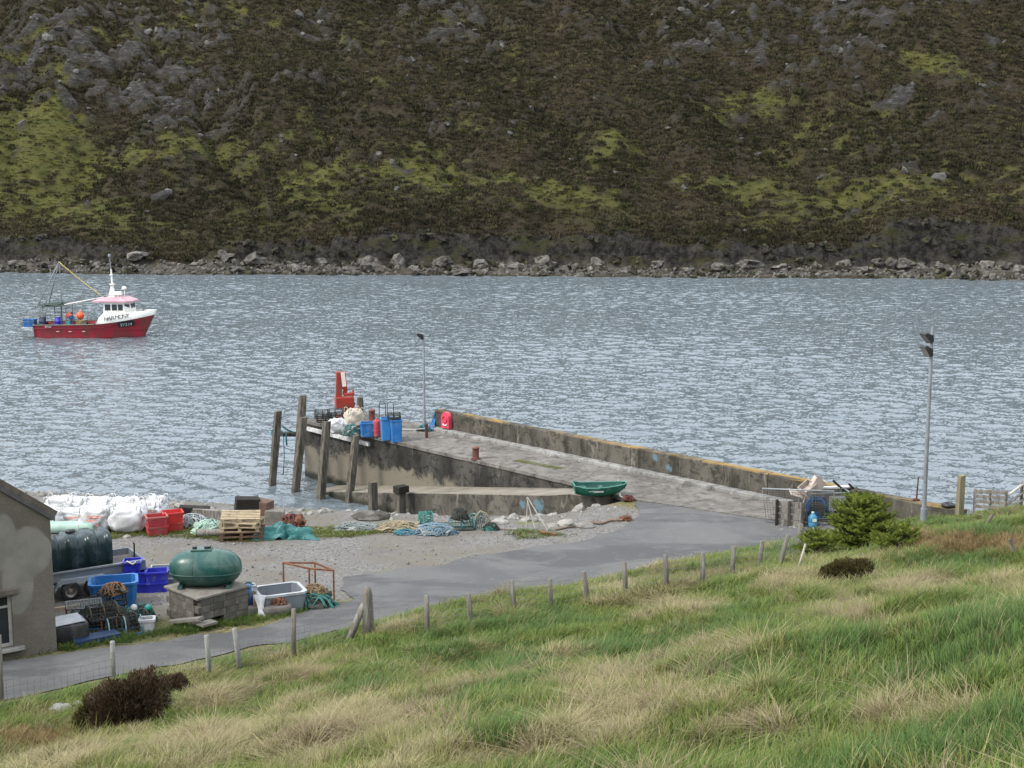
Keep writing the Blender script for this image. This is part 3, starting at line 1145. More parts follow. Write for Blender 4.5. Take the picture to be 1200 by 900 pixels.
def tuft(name, mat, n, h0, h1, spread, droop, width, seed, wind=(0.25, 0.05)):
    r = random.Random(seed)
    vs_, fs, al = [], [], []
    for i in range(n):
        a = r.uniform(0, 6.283)
        rad = math.sqrt(r.random()) * spread
        p = Vector((rad * math.cos(a), rad * math.sin(a), -0.03))
        h = r.uniform(h0, h1)
        out_ = Vector((math.cos(a + r.uniform(-.7, .7)), math.sin(a + r.uniform(-.7, .7)), 0))
        dr = droop * r.uniform(0.4, 1.3)
        w = width * r.uniform(0.6, 1.3)
        bb = r.uniform(0, 3.14)
        side = Vector((math.cos(bb), math.sin(bb), 0)) * w / 2
        k = len(vs_)
        for j, s in enumerate((0, 0.4, 0.75, 1.0)):
            q = p + out_ * (dr * h * s * s) + Vector((wind[0], wind[1], 0)) * h * s * s + Vector((0, 0, h * (s - 0.42 * min(1, dr) * s * s)))
            if j < 3:
                ww = (1, 0.9, 0.6)[j]
                vs_ += [q - side * ww, q + side * ww]
                al += [s, s]
            else:
                vs_.append(q)
                al.append(1)
        fs += [(k, k + 1, k + 3, k + 2), (k + 2, k + 3, k + 5, k + 4), (k + 4, k + 5, k + 6)]
    me = bpy.data.meshes.new(name)
    me.from_pydata([tuple(v) for v in vs_], [], fs)
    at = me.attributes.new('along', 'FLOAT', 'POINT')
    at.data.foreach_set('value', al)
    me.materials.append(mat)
    return me


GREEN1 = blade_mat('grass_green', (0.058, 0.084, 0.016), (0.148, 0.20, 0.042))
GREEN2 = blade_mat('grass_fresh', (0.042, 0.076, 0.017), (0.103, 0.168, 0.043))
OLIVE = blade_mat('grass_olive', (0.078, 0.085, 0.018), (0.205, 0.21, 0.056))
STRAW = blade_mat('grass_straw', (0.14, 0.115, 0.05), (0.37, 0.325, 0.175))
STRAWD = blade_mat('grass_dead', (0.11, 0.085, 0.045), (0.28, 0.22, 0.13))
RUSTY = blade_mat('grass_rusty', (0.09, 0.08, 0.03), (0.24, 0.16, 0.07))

STRAW_SPOTS = [(60, 880, 120, 40), (260, 880, 160, 35), (430, 850, 110, 45), (520, 800, 60, 25), (700, 800, 70, 40), (790, 815, 80, 30), (760, 850, 120, 35), (900, 860, 90, 20), (620, 770, 60, 15), (800, 720, 60, 30),
               (720, 700, 40, 20), (330, 790, 60, 25), (860, 760, 60, 20), (1050, 840, 60, 20), (1150, 850, 70, 20), (1000, 720, 60, 20), (1080, 690, 60, 14), (1180, 690, 40, 18), (930, 680, 60, 14), (1050, 660, 60, 10), (480, 740, 40, 8), (240, 820, 60, 25), (580, 890, 160, 25), (380, 775, 40, 12), (1000, 790, 30, 10), (830, 780, 30, 12)]
GREEN_SPOTS = [(520, 770, 70, 30), (600, 780, 60, 25), (720, 770, 50, 25), (560, 820, 70, 20), (900, 740, 90, 30), (1000, 760, 60, 30), (1080, 800, 110, 28), (1160, 740, 60, 40), (900, 820, 60, 25), (1130, 770, 70, 25),
               (1130, 660, 80, 14), (1150, 625, 50, 10), (440, 800, 50, 20), (600, 740, 60, 12), (250, 850, 60, 15), (660, 730, 40, 12), (850, 790, 60, 18), (950, 830, 60, 20)]


def in_spots(px, py, spots):
    r = np.zeros(np.shape(px))
    for a, b, sa, sb in spots:
        r = np.maximum(r, np.exp(-((px - a) / sa) ** 2 - ((py - b) / sb) ** 2))
    return r


def bare(x, y):
    """true where no grass grows (road, yard, pier, water)"""
    rp = np.array(ROAD)
    d = np.where(inside(x, y, rp), 1, -1) * seg_dist(x, y, rp)
    return d > -0.05


BASIN = []          # outlines where grass must not grow (things standing there); filled below


def grass_field():
    # candidate spots, thinner with distance
    P = []
    for d0, d1, dens in ((3.5, 9, 80), (9, 16, 125), (16, 24, 95), (24, 34, 66), (34, 53, 46)):
        w = d1 * 0.44 + 1.5
        n = int((d1 - d0) * 2 * w * dens)
        P.append(np.stack([rng.uniform(-w, w, n), rng.uniform(d0, d1, n)], 1))
    P.append(np.stack([rng.uniform(-9, 16, 9000), rng.uniform(-3, 9, 9000)], 1))
    P.append(np.stack([rng.uniform(5, 16, 6500), rng.uniform(6, 18, 6500)], 1))
    P = np.concatenate(P)
    x, y = P[:, 0], P[:, 1]
    t = hill_t(x, y)
    lim = 0.55 + 0.6 * fbm(x, y, 1.2, 3, 301)
    ok = (t > lim) & ~bare(x, y) & inside(x, y, LAND)
    # keep the belt along the parapet clear
    ok &= (seg_dist(x, y, LAND) > 0.2)
    x, y = x[ok], y[ok]
    z = H(x, y)
    t = hill_t(x, y)
    px, py = project(x, y, z)
    n = len(x)
    st = in_spots(px, py, STRAW_SPOTS)
    gr = in_spots(px, py, GREEN_SPOTS)
    s1 = fbm(x, y, 0.9, 4, 311, 0.7) * 1.6 + 0.52 * st - 0.45 * gr - 0.19 + 0.5 * np.clip(fbm(x, y, 1.3, 3, 23), -0.1, 1)
    jit = rng.normal(0, 0.14, n)
    kind = np.full(n, 0)
    g2 = fbm(x, y, 3.0, 3, 321) * 1.5 + 0.4 * gr
    kind[(g2 + jit) > 0.17] = 1
    kind[(s1 + jit > 0.02)] = 2
    kind[(s1 + jit > 0.20)] = 3
    dead = fbm(x, y, 2.5, 3, 331) + 0.25 * in_spots(px, py, [(790, 820, 90, 45), (870, 855, 60, 25), (450, 820, 40, 15), (640, 820, 60, 15)])
    kind[(kind == 3) & (dead + jit * .5 > 0.12)] = 4
    red = in_spots(px, py, [(1150, 640, 90, 12), (1060, 632, 50, 10), (40, 870, 50, 14)])
    kind[(red + jit > 0.45)] = 5
    verge = (t < 2.0) & (rng.random(n) < 0.6) & (px < 460)
    kind[verge] = 1
    defs = [('meadow_grass', GREEN1, 28, .10, .23, .15, .60, .009, (.30, .1), 'mid green meadow grass on the near hillside'),
            ('fresh_grass', GREEN2, 28, .10, .25, .15, .55, .009, (.32, .1), 'bright green lush grass in patches on the near hillside'),
            ('olive_grass', OLIVE, 28, .10, .25, .16, .75, .009, (.35, .1), 'olive green drying grass on the near hillside'),
            ('straw_grass', STRAW, 30, .11, .27, .15, 1.0, .008, (.4, .12), 'pale straw coloured dead grass tussocks on the near hillside'),
            ('dead_grass', STRAWD, 34, .12, .27, .17, 1.3, .008, (.35, -.1), 'brown matted dead grass tussocks on the near hillside'),
            ('rusty_grass', RUSTY, 26, .12, .26, .15, .6, .009, (.3, .1), 'reddish brown grass heads near the lamp post')]
    for k, (nm, mat, nb, h0, h1, sp, dr, w, wind, lab) in enumerate(defs):
        sel = kind == k
        q = np.stack([x[sel], y[sel], z[sel]], 1)
        m = len(q)
        if m == 0:
            continue
        dist = q[:, 1]
        wide = 1 + np.clip((dist - 16) / 30, 0, 1) * 0.9
        sc = rng.uniform(0.75, 1.25, m)
        hs = sc * (1 + 0.5 * fbm(q[:, 0], q[:, 1], 1.5, 2, 341)) * (0.42 + 0.58 * sstep(0.5, 3.2, hill_t(q[:, 0], q[:, 1]))) * np.where((q[:, 0] > 13) & (q[:, 1] > 42), 0.55, 1.0)
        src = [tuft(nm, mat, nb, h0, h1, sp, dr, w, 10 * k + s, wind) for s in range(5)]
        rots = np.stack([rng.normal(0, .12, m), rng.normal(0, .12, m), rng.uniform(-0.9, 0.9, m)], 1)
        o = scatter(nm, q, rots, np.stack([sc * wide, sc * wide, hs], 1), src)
        tag(o, lab, 'grass', kind='stuff')
    # big drooping tussocks
    sel = (rng.random(n) < 0.004 + 0.085 * np.clip(s1, 0, 0.6)) & (t > 4) & (kind != 1)
    q = np.stack([x[sel], y[sel], z[sel] - 0.02], 1)
    m = len(q)
    src = [tuft('tussock_grass', mt, 130, .20, .38, .16, 1.5, .008, 190 + s, (.3, .05)) for s, mt in enumerate((STRAW, STRAWD, STRAW, OLIVE))]
    sc = rng.uniform(.8, 1.45, m)
    o = scatter('tussock_grass', q, np.stack([rng.normal(0, .1, m), rng.normal(0, .1, m), rng.uniform(-.9, .9, m)], 1), np.stack([sc, sc, sc * rng.uniform(.7, 1.0, m)], 1), src)
    tag(o, 'drooping mounded straw tussocks on the near hillside', 'grass', kind='stuff')
    # taller seed stalks
    sel = (rng.random(n) < 0.05) & (t > 1.5) & ~((x > 13) & (y > 42))
    q = np.stack([x[sel], y[sel], z[sel]], 1)
    m = len(q)
    src = [tuft('stalk_grass', STRAW, 6, .25, .45, .12, .35, .006, 90 + s, (.35, .1)) for s in range(4)]
    o = scatter('stalk_grass', q, np.stack([rng.normal(0, .12, m), rng.normal(0, .12, m), rng.uniform(-0.9, 0.9, m)], 1), np.ones((m, 3)), src)
    tag(o, 'tall thin pale grass stalks standing above the near hillside', 'grass', kind='stuff')


grass_field()


def strip_grass(nm, label, pxpoly, n, hs=1.0, mats=(GREEN1, GREEN2), z=3.4):
    poly = np.array([tuple(GH(a, b).xy) for a, b in pxpoly])
    lo, hi = poly.min(0), poly.max(0)
    x = rng.uniform(lo[0], hi[0], n)
    y = rng.uniform(lo[1], hi[1], n)
    edge = np.where(inside(x, y, poly), 1, -1) * seg_dist(x, y, poly) + 0.5 * fbm(x, y, 0.8, 3, 401)
    ok = (edge > 0) & ~bare(x, y)
    x, y = x[ok], y[ok]
    m = len(x)
    q = np.stack([x, y, H(x, y)], 1)
    sc = rng.uniform(0.8, 1.4, m)
    src = [tuft(nm, mt, 22, .10, .24, .16, .6, .014, 500 + s, (.2, .1)) for s, mt in enumerate(list(mats) * 2)]
    o = scatter(nm, q, np.stack([rng.normal(0, .1, m), rng.normal(0, .1, m), rng.uniform(0, 6.28, m)], 1), np.stack([sc, sc, sc * hs], 1), src)
    return tag(o, label, 'grass', kind='stuff')


strip_grass('verge_grass', 'green verge grass between the road and the stored gear',
            [(0, 775), (100, 760), (200, 745), (300, 730), (395, 716), (415, 708), (350, 709), (250, 728), (150, 745), (66, 757), (0, 762)], 3600)
strip_grass('yard_edge_grass', 'short green weeds along the shore edge of the gravel yard',
            [(120, 632), (200, 628), (270, 636), (390, 630), (470, 622), (470, 616), (390, 618), (300, 622), (215, 612), (130, 618)], 2600, 0.5, (GREEN1, OLIVE))
strip_grass('slip_side_grass', 'green grass tuft beside the tripod of sticks',
            [(585, 626), (612, 632), (650, 629), (690, 628), (668, 625), (640, 624), (622, 620), (606, 623)], 240, 0.6, (GREEN2, OLIVE))
# ================================================================ THE PIER
PO = Vector((9.66, 57.3, 0))
PRZ = math.atan2(0.724, -0.69)
E1, E2 = Vector((math.cos(PRZ), math.sin(PRZ), 0)), Vector((-math.sin(PRZ), math.cos(PRZ), 0))
DECK = 3.16


def PW(k, e, z=DECK):
    p = PO + E1 * k + E2 * e
    return Vector((p.x, p.y, z))


def pier_concrete(name, dark, pale, tide=None, lichen=None, blue=(), worn=None):
    m, t, b = _nodes(name)
    v = coords(t, world=True)
    vs_ = coords(t, (1.0, 1.0, 0.28), world=True)
    c = mixnode(t, ramp(t, noise_node(t, vs_, 0.7, 7, 0.65, 0.5), 0.36, 0.66), dark, pale)
    c = mixnode(t, ramp(t, noise_node(t, v, 2.4, 7, 0.72, 0.5), 0.48, 0.62, 0, 0.8), c, tuple(x * 0.5 for x in dark))
    c = mixnode(t, ramp(t, noise_node(t, vs_, 1.6, 6, 0.75, 0.6), 0.58, 0.68, 0, 0.75), c, tuple(min(0.5, x * 1.7) for x in pale))
    c = mixnode(t, ramp(t, noise_node(t, vs_, 0.45, 7, 0.75, 0.8), 0.54, 0.62, 0, 0.7), c, tuple(x * 0.55 for x in dark))
    g = t.nodes.new('ShaderNodeNewGeometry')
    sx = t.nodes.new('ShaderNodeSeparateXYZ')
    t.links.new(g.outputs['Position'], sx.inputs[0])
    if tide:
        (z0, z1), wet, mud = tide
        f = ramp(t, math_node(t, 'ADD', sx.outputs[2], math_node(t, 'MULTIPLY', noise_node(t, v, 0.9, 7, 0.68, 0.6), 2.6)), z1 + 1.1, z0 + 1.4)
        c = mixnode(t, f, c, mud)
        f2 = ramp(t, math_node(t, 'ADD', sx.outputs[2], math_node(t, 'MULTIPLY', noise_node(t, v, 1.8, 5, 0.6), 0.5)), 0.75, 0.4)
        c = mixnode(t, f2, c, wet)
    if worn:                                 # a paler tone mixed in on upward-facing surfaces
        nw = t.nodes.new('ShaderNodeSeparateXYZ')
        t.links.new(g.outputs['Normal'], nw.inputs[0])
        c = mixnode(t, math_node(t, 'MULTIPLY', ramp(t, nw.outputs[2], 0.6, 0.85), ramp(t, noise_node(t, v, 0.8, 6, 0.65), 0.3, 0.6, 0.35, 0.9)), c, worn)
    if lichen:
        nz = t.nodes.new('ShaderNodeSeparateXYZ')
        t.links.new(g.outputs['Normal'], nz.inputs[0])
        up = ramp(t, nz.outputs[2], 0.5, 0.8)
        f = math_node(t, 'MULTIPLY', up, ramp(t, noise_node(t, v, 0.5, 6, 0.6), 0.40, 0.60, 0, 0.8))
        c = mixnode(t, f, c, lichen)
        f = ramp(t, noise_node(t, v, 0.9, 5, 0.65), 0.66, 0.72, 0, 0.6)
        c = mixnode(t, f, c, tuple(0.75 * q for q in lichen))
    for (p, r) in blue:                      # old splashes of blue paint
        d = t.nodes.new('ShaderNodeVectorMath')
        d.operation = 'DISTANCE'
        t.links.new(v, d.inputs[0])
        d.inputs[1].default_value = p
        f = ramp(t, math_node(t, 'ADD', d.outputs['Value'], math_node(t, 'MULTIPLY', noise_node(t, v, 3.2, 6, 0.75, 1.0), r * 2.6)), r * 2.0, r * 1.55, 0, 0.6)
        c = mixnode(t, f, c, (0.12, 0.23, 0.29))
    t.links.new(c, b.inputs['Base Color'])
    b.inputs['Roughness'].default_value = 0.92
    b.inputs['Specular IOR Level'].default_value = 0.2
    bump_node(t, math_node(t, 'ADD', noise_node(t, v, 14, 6, 0.7), noise_node(t, v, 2.5, 4, 0.6)), 0.8, 0.03, b)
    return m


WALLC = pier_concrete('quay_wall_concrete', (0.026, 0.025, 0.021), (0.078, 0.073, 0.063), ((1.3, 2.1), (0.03, 0.03, 0.022), (0.16, 0.142, 0.108)))
SLIPC = pier_concrete('slip_concrete', (0.065, 0.059, 0.048), (0.135, 0.121, 0.098), ((0.2, 0.8), (0.035, 0.034, 0.024), (0.125, 0.112, 0.088)),
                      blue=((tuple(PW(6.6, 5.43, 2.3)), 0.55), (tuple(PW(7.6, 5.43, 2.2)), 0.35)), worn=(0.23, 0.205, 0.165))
PARC = pier_concrete('parapet_concrete', (0.05, 0.046, 0.036), (0.125, 0.113, 0.092), None, (0.30, 0.19, 0.055),
                     blue=((tuple(PW(4.6, 0.0, 3.95)), 0.28), (tuple(PW(3.8, 0.0, 3.6)), 0.28)))
DECKC = pier_concrete('deck_concrete', (0.122, 0.112, 0.098), (0.182, 0.17, 0.152))
KERBC = pier_concrete('kerb_concrete', (0.21, 0.205, 0.19), (0.29, 0.285, 0.265))

pier = thing('pier', 'concrete fishing pier with a parapet wall running out into the water', 'pier', (PO.x, PO.y, 0), PRZ)
body = [(-10.4, -0.45), (27.3, -0.45), (27.0, 3.55), (5.2, 3.8), (2.6, 4.2), (-3.4, 2.85), (-5, 2.3), (-10.4, 0.0)]
mb = MB()
mb.prism(body, -2.5, DECK - 0.16)
mb.build('quay_wall', WALLC, pier)
# deck, its edge a little worn
edge = []
rr = random.Random(3)
for i in range(60):
    k = 27.0 - (27.0 - 5.2) * i / 59
    edge.append((k, 3.60 + 0.25 * (27 - k) / 21.8 + rr.uniform(-0.03, 0.03)))
deck_poly = [(-6.2, 0.0), (20.0, 0.0), (20.0, -0.47), (27.32, -0.47)] + edge + [(2.6, 4.35), (-3.4, 2.95), (-5, 2.5)]
MB().prism(deck_poly, DECK - 0.155, DECK).build('deck', DECKC, pier)
cuts = [-10.4, -6.2, -1.6, 2.0, 6.1, 10.3, 14.7, 20.0]
for i in range(len(cuts) - 1):
    k0, k1 = cuts[i] + 0.012, cuts[i + 1] - 0.012
    e0 = rr.uniform(-0.012, 0.012)
    mb = MB()
    nseg = 5
    prof = [(-0.45, 2.9), (0.0 + e0, 2.9), (0.0 + e0, 4.16), (-0.05 + e0, 4.22), (-0.40, 4.22), (-0.45, 4.16)]
    vs_, fs = [], []
    for j in range(nseg + 1):
        k = k0 + (k1 - k0) * j / nseg
        for (e, z) in prof:
            vs_.append((k, e + rr.uniform(-.006, .006), z + (rr.uniform(-.014, .014) if z > 3 else 0)))
    n = len(prof)
    for j in range(nseg):
        for q in range(n):
            q2 = (q + 1) % n
            fs.append((j * n + q, j * n + q2, (j + 1) * n + q2, (j + 1) * n + q))
    fs += [tuple(range(n))[::-1], tuple(range(nseg * n, (nseg + 1) * n))]
    fs = [f[::-1] for f in fs]
    mb.add(vs_, fs)
    mb.build('parapet_panel', PARC, pier)
kc = [-3.0, 1.0, 5.0, 9.0, 13.0, 17.0, 19.9]
for i in range(len(kc) - 1):
    a, b2 = kc[i] + 0.008, kc[i + 1] - 0.008
    MB().box(((a + b2) / 2, 0.25, DECK + 0.07), (b2 - a, 0.46, 0.17 + 0.004 * (i % 2)), bev=0.02).build('kerb', KERBC, pier)

slip = thing('slipway', 'low concrete slipway sloping into the water along the near side of the pier', 'slipway', (PO.x, PO.y, 0), PRZ)


def slip_z(k):
    return DECK - 0.02 - 0.162 * max(0, k - 4.4)


ks = [3.4, 5.1] + [6 + 1.0 * i for i in range(21)]
vs_, fs = [], []
for k in ks:
    z = slip_z(k)
    e0 = 5.45 if k > 5.5 else 5.0
    wv = rr.uniform(-.02, .02)
    vs_ += [(k, 3.62, -2.2), (k, e0 + 0.04, -2.2), (k, e0 + wv, z - 0.04), (k, e0 - 0.05 + wv, z), (k, 3.62, z + 0.02)]
for j in range(len(ks) - 1):
    for q in range(5):
        q2 = (q + 1) % 5
        fs.append((j * 5 + q, (j + 1) * 5 + q, (j + 1) * 5 + q2, j * 5 + q2))
fs += [tuple(range(5)), tuple(range((len(ks) - 1) * 5, len(ks) * 5))[::-1]]
MB().add(vs_, fs).build('ramp', SLIPC, slip)

# ---------------------------------------------------------------- timber piles
OLDWOOD = M('old_timber', (0.14, 0.125, 0.10), (0.085, 0.075, 0.06), 3, 0.9, bump=0.012, bscale=14, stretch=(3, 3, 0.5), dirt=(0.04, 0.036, 0.028), dirt_amt=0.45, spec=0.15)
GREYWOOD = M('grey_timber', (0.27, 0.25, 0.22), (0.17, 0.155, 0.13), 4, 0.9, bump=0.008, bscale=18, stretch=(4, 4, 0.5), dirt=(0.09, 0.08, 0.065), dirt_amt=0.35, spec=0.15)
TARWOOD = M('tarred_timber', (0.03, 0.026, 0.021), (0.016, 0.014, 0.012), 4, 0.85, bump=0.01, bscale=12, spec=0.2)
NEWWOOD = M('sawn_timber', (0.42, 0.33, 0.21), (0.32, 0.25, 0.16), 5, 0.85, bump=0.004, bscale=25, stretch=(3, 1, 3), dirt=(0.20, 0.165, 0.12), dirt_amt=0.3)
BROWNWOOD = M('brown_timber', (0.13, 0.075, 0.05), (0.085, 0.05, 0.035), 5, 0.85, bump=0.006, bscale=20)
RUST = M('rust', (0.17, 0.065, 0.03), (0.09, 0.04, 0.025), 6, 0.9, bump=0.006, bscale=20, dirt=(0.23, 0.11, 0.05), dirt_amt=0.3)
RUSTRED = M('rusty_red', (0.10, 0.03, 0.025), (0.07, 0.026, 0.02), 6, 0.85, bump=0.008, bscale=20)
GALV = M('galvanised_steel', (0.27, 0.29, 0.305), (0.21, 0.23, 0.245), 3, 0.55, metal=0.3, dirt=(0.16, 0.16, 0.155), dirt_amt=0.25)
BLACKM = M('black_plastic', (0.014, 0.015, 0.016), (0.024, 0.024, 0.025), 5, 0.5, dirt=(0.07, 0.065, 0.06), dirt_amt=0.25)


def pile(p0, p1, w, label, name='fender_pile', mat=None, twist=0.2, cap=None, top=True):
    p0, p1 = Vector(p0), Vector(p1)
    t = thing(name, label, 'post', p0)
    d = p1 - p0
    mb = MB()
    n = 5
    rr = random.Random(int(abs(p0.x * 77)))
    zq = d.normalized()
    xq = Vector((0, 0, 1)).cross(zq)
    xq = xq.normalized() if xq.length > 0.02 else Vector((1, 0, 0))
    q = Matrix.Rotation(twist, 3, 'Z')
    vs_, fs = [], []
    for j in range(n + 1):
        c = d * (j / n)
        wj = w / 2 * (1.0 + rr.uniform(-.05, .05)) * (1.0 if j < n else 0.94)
        for a, b2 in ((-1, -1), (1, -1), (1, 1), (-1, 1)):
            o2 = q @ Vector((a * wj, b2 * wj, 0))
            vs_.append(c + o2 + Vector((0, 0, rr.uniform(-.03, .03) if j == n else 0)))
    for j in range(n):
        for s in range(4):
            s2 = (s + 1) % 4
            fs.append((j * 4 + s, j * 4 + s2, (j + 1) * 4 + s2, (j + 1) * 4 + s))
    fs += [(3, 2, 1, 0), (n * 4, n * 4 + 1, n * 4 + 2, n * 4 + 3)]
    mb.add(vs_, fs)
    if cap:
        mb.build('shaft', mat or OLDWOOD, t)
        MB().box(d + Vector((0, 0, -0.05)), cap, (0, 0, twist), bev=0.03).build('cap', TARWOOD, t)
    else:
        t2 = mb.build(name, mat or OLDWOOD)
        t2.location = p0
        tag(t2, label, 'post')
        bpy.data.objects.remove(t)
        return t2
    return t


def seapile(pxt, pyt, pxb, pyb, zb, w, label, dd=0.0, **kw):
    b = G(pxb, pyb, zb)
    tp = AT(pxt, pyt, b.y + dd)
    d = (tp - b).normalized()
    return pile(b - d * (zb + 1.6 if zb < 1 else 0.0), tp, w, label, **kw)


seapile(326, 482, 319, 569, 0, 0.33, 'weathered timber pile standing clear in the water off the pier end', twist=0.5)
seapile(355, 463, 347, 572, 0, 0.34, 'tallest timber pile, rising behind the corner of the pier head', dd=1.2, twist=0.6)
seapile(356, 489, 346, 576, 0, 0.33, 'leaning timber pile against the corner of the pier head', dd=0.4, twist=0.6)
seapile(383, 494, 376, 584, 0, 0.33, 'leaning timber pile below the white bulk bag on the pier', dd=0.5, twist=0.7)
seapile(417, 510, 409, 589, 0, 0.32, 'leaning timber pile below the open blue bin on the pier', dd=0.6, twist=0.7)
seapile(437, 565, 437, 597, 0.3, 0.34, 'short square timber stub against the slipway wall', twist=0.7)
seapile(470, 572, 469, 604, 0.3, 0.36, 'short timber post with a black cap at the slipway wall', twist=0.7, cap=(0.62, 0.5, 0.34))

WHITEP = M('white_paint', (0.62, 0.62, 0.60), (0.5, 0.5, 0.48), 5, 0.6, dirt=(0.25, 0.23, 0.2), dirt_amt=0.35)
b0, b1 = PW(26.4, 3.72, 2.78), PW(20.9, 3.72, 2.70)
tag(MB().beam(b0, b1, 0.14, 0.2).build('fender_beam', WHITEP), 'long pale painted beam fixed across the fender piles', 'beam')
a_, c_ = AT(330, 509, 73.4), AT(352, 509, 74.6)
tag(MB().cyl(a_, c_, 0.13, n=10).build('strut_log', OLDWOOD), 'round log strut tying the outlying pile to the pier', 'log')


# ---------------------------------------------------------------- ropes and nets
def sag(p0, p1, s, n=12):
    p0, p1 = Vector(p0), Vector(p1)
    return [p0.lerp(p1, i / n) - Vector((0, 0, s * 4 * (i / n) * (1 - i / n))) for i in range(n + 1)]


ROPEW = M('pale_rope', (0.5, 0.5, 0.46), (0.36, 0.36, 0.33), 20, 0.9)
ROPEB = M('teal_rope', (0.06, 0.22, 0.25), (0.04, 0.14, 0.17), 20, 0.9)
ROPEY = M('straw_rope', (0.30, 0.255, 0.165), (0.2, 0.17, 0.11), 15, 0.9)
NETT = M('teal_net', (0.05, 0.17, 0.15), (0.03, 0.10, 0.09), 15, 0.9, rnd=0.2)
NETD = M('dark_net', (0.03, 0.035, 0.03), (0.05, 0.05, 0.04), 15, 0.9)
NETG = M('grey_net', (0.25, 0.27, 0.26), (0.15, 0.17, 0.17), 15, 0.9)

rp = MB()
rp.tube(sag(AT(356, 500, 74.2), AT(440, 500, 73.2), 0.12), 0.022, 5)
rp.tube(sag(AT(440, 500, 73.2), G(500, 512, DECK) + Vector((0, 0, .45)), 0.1), 0.022, 5)
tag(rp.build('guard_rope', ROPEW), 'pale rope strung along the pier edge in front of the bins', 'rope')
rp = MB()
rp.tube(sag(AT(330, 499, 73.4), AT(354, 508, 74.2), 0.1), 0.03, 5)
rp.tube(sag(AT(330, 499, 73.4), AT(354, 503, 74.2), 0.25), 0.03, 5)
for i in range(4):
    c = AT(324, 505 + i * 1.3, 73.2)
    rp.tube([c + Vector((0.31 * math.cos(a), 0.31 * math.sin(a), 0.02 * math.sin(3 * a))) for a in np.linspace(0, 6.283, 14)[:-1]], 0.03, 5, closed=True)
rp.tube([AT(332, 508, 73.4), AT(333, 535, 73.4), AT(332, 556, 73.4)], 0.03, 5)
rp.tube([AT(335, 508, 73.5), AT(336, 522, 73.5)], 0.05, 5)
tag(rp.build('mooring_rope', ROPEB), 'teal rope knotted round the outlying pile and hanging to the water', 'rope')


# ---------------------------------------------------------------- things on the pier head
def superbox(mb, c, s, p=4.0, nu=20, nv=12, amp=0.0, freq=2.0, seed=0, rot=0.0, zflat=True, tilt=(0, 0)):
    """a soft box: a superellipsoid with noise"""
    off = Vector((seed * 2.1, seed * 3.7, seed * 1.3))
    m = Matrix.Rotation(rot, 3, 'Z') @ Matrix.Rotation(tilt[0], 3, 'X') @ Matrix.Rotation(tilt[1], 3, 'Y')
    vs_, fs = [], []

    def sp(w, e):
        return math.copysign(abs(w) ** e, w)
    e = 2.0 / p
    for j in range(nv + 1):
        ph = -math.pi / 2 + math.pi * j / nv
        for i in range(nu):
            th = 2 * math.pi * i / nu
            d = Vector((sp(math.cos(ph), e) * sp(math.cos(th), e), sp(math.cos(ph), e) * sp(math.sin(th), e), sp(math.sin(ph), e)))
            k = 1 + amp * (mnoise.noise(d * freq + off) + 0.5 * mnoise.noise(d * freq * 2.6 + off))
            q = m @ Vector((d.x * s[0] / 2 * k, d.y * s[1] / 2 * k, d.z * s[2] / 2 * (k if d.z > 0 else 1)))
            vs_.append(q + Vector(c))
    for j in range(nv):
        for i in range(nu):
            i2 = (i + 1) % nu
            fs.append((j * nu + i, j * nu + i2, (j + 1) * nu + i2, (j + 1) * nu + i))
    mb.add(vs_, fs, True)
    return mb


BAGW = M('bag_weave', (0.56, 0.565, 0.56), (0.44, 0.45, 0.455), 2, 0.75, bump=0.012, bscale=9, dirt=(0.45, 0.43, 0.39), dirt_amt=0.25)
BAGC = M('bag_cream', (0.52, 0.46, 0.38), (0.40, 0.35, 0.28), 3, 0.8, bump=0.012, bscale=8)
PRINTR = M('red_print', (0.65, 0.22, 0.18), (0.68, 0.45, 0.40), 12, 0.8)


def bulk_bag(loc, label, s=(1, 1, 0.95), rz=0.0, seed=0, mat=None, mark=False, group=None, amp=0.16, loops=True):
    t = thing('bulk_bag', label, 'bag', loc, rz, group)
    superbox(MB(), (0, 0, s[2] / 2), s, 3.4, 36, 22, amp, 3.4, seed).build('sack', mat or BAGW, t)
    if loops:
        for a, b2 in ((-1, -1), (1, -1), (1, 1), (-1, 1)):
            x, y = a * s[0] * 0.36, b2 * s[1] * 0.36
            hh = 0.05 + 0.06 * ((seed + a + b2) % 2)
            MB().tube([(x - .1, y, s[2] * .8), (x - .07, y + .02, s[2] + hh * .7), (x + .02, y, s[2] + hh), (x + .08, y - .02, s[2] + hh * .6), (x + .12, y, s[2] * .8)], 0.022, 5).build('lifting_loop', mat or BAGW, t)
    if mark:
        for i in range(3):
            mm = MB()
            vs_, fs = [], []
            for u in range(5):
                for w in range(3):
                    a = -0.25 + 0.11 * u
                    vs_.append((a * s[0] + 0.06 * i, -s[1] * 0.515 + 0.015 * math.cos(u * 2 + w), s[2] * (0.32 + 0.16 * i + 0.05 * w + 0.02 * math.sin(u))))
            for u in range(4):
                for w in range(2):
                    fs.append((u * 3 + w, u * 3 + 3 + w, u * 3 + 4 + w, u * 3 + 1 + w))
            mm.add(vs_, fs)
            o = mm.build('printed_mark', PRINTR, t)
    return t


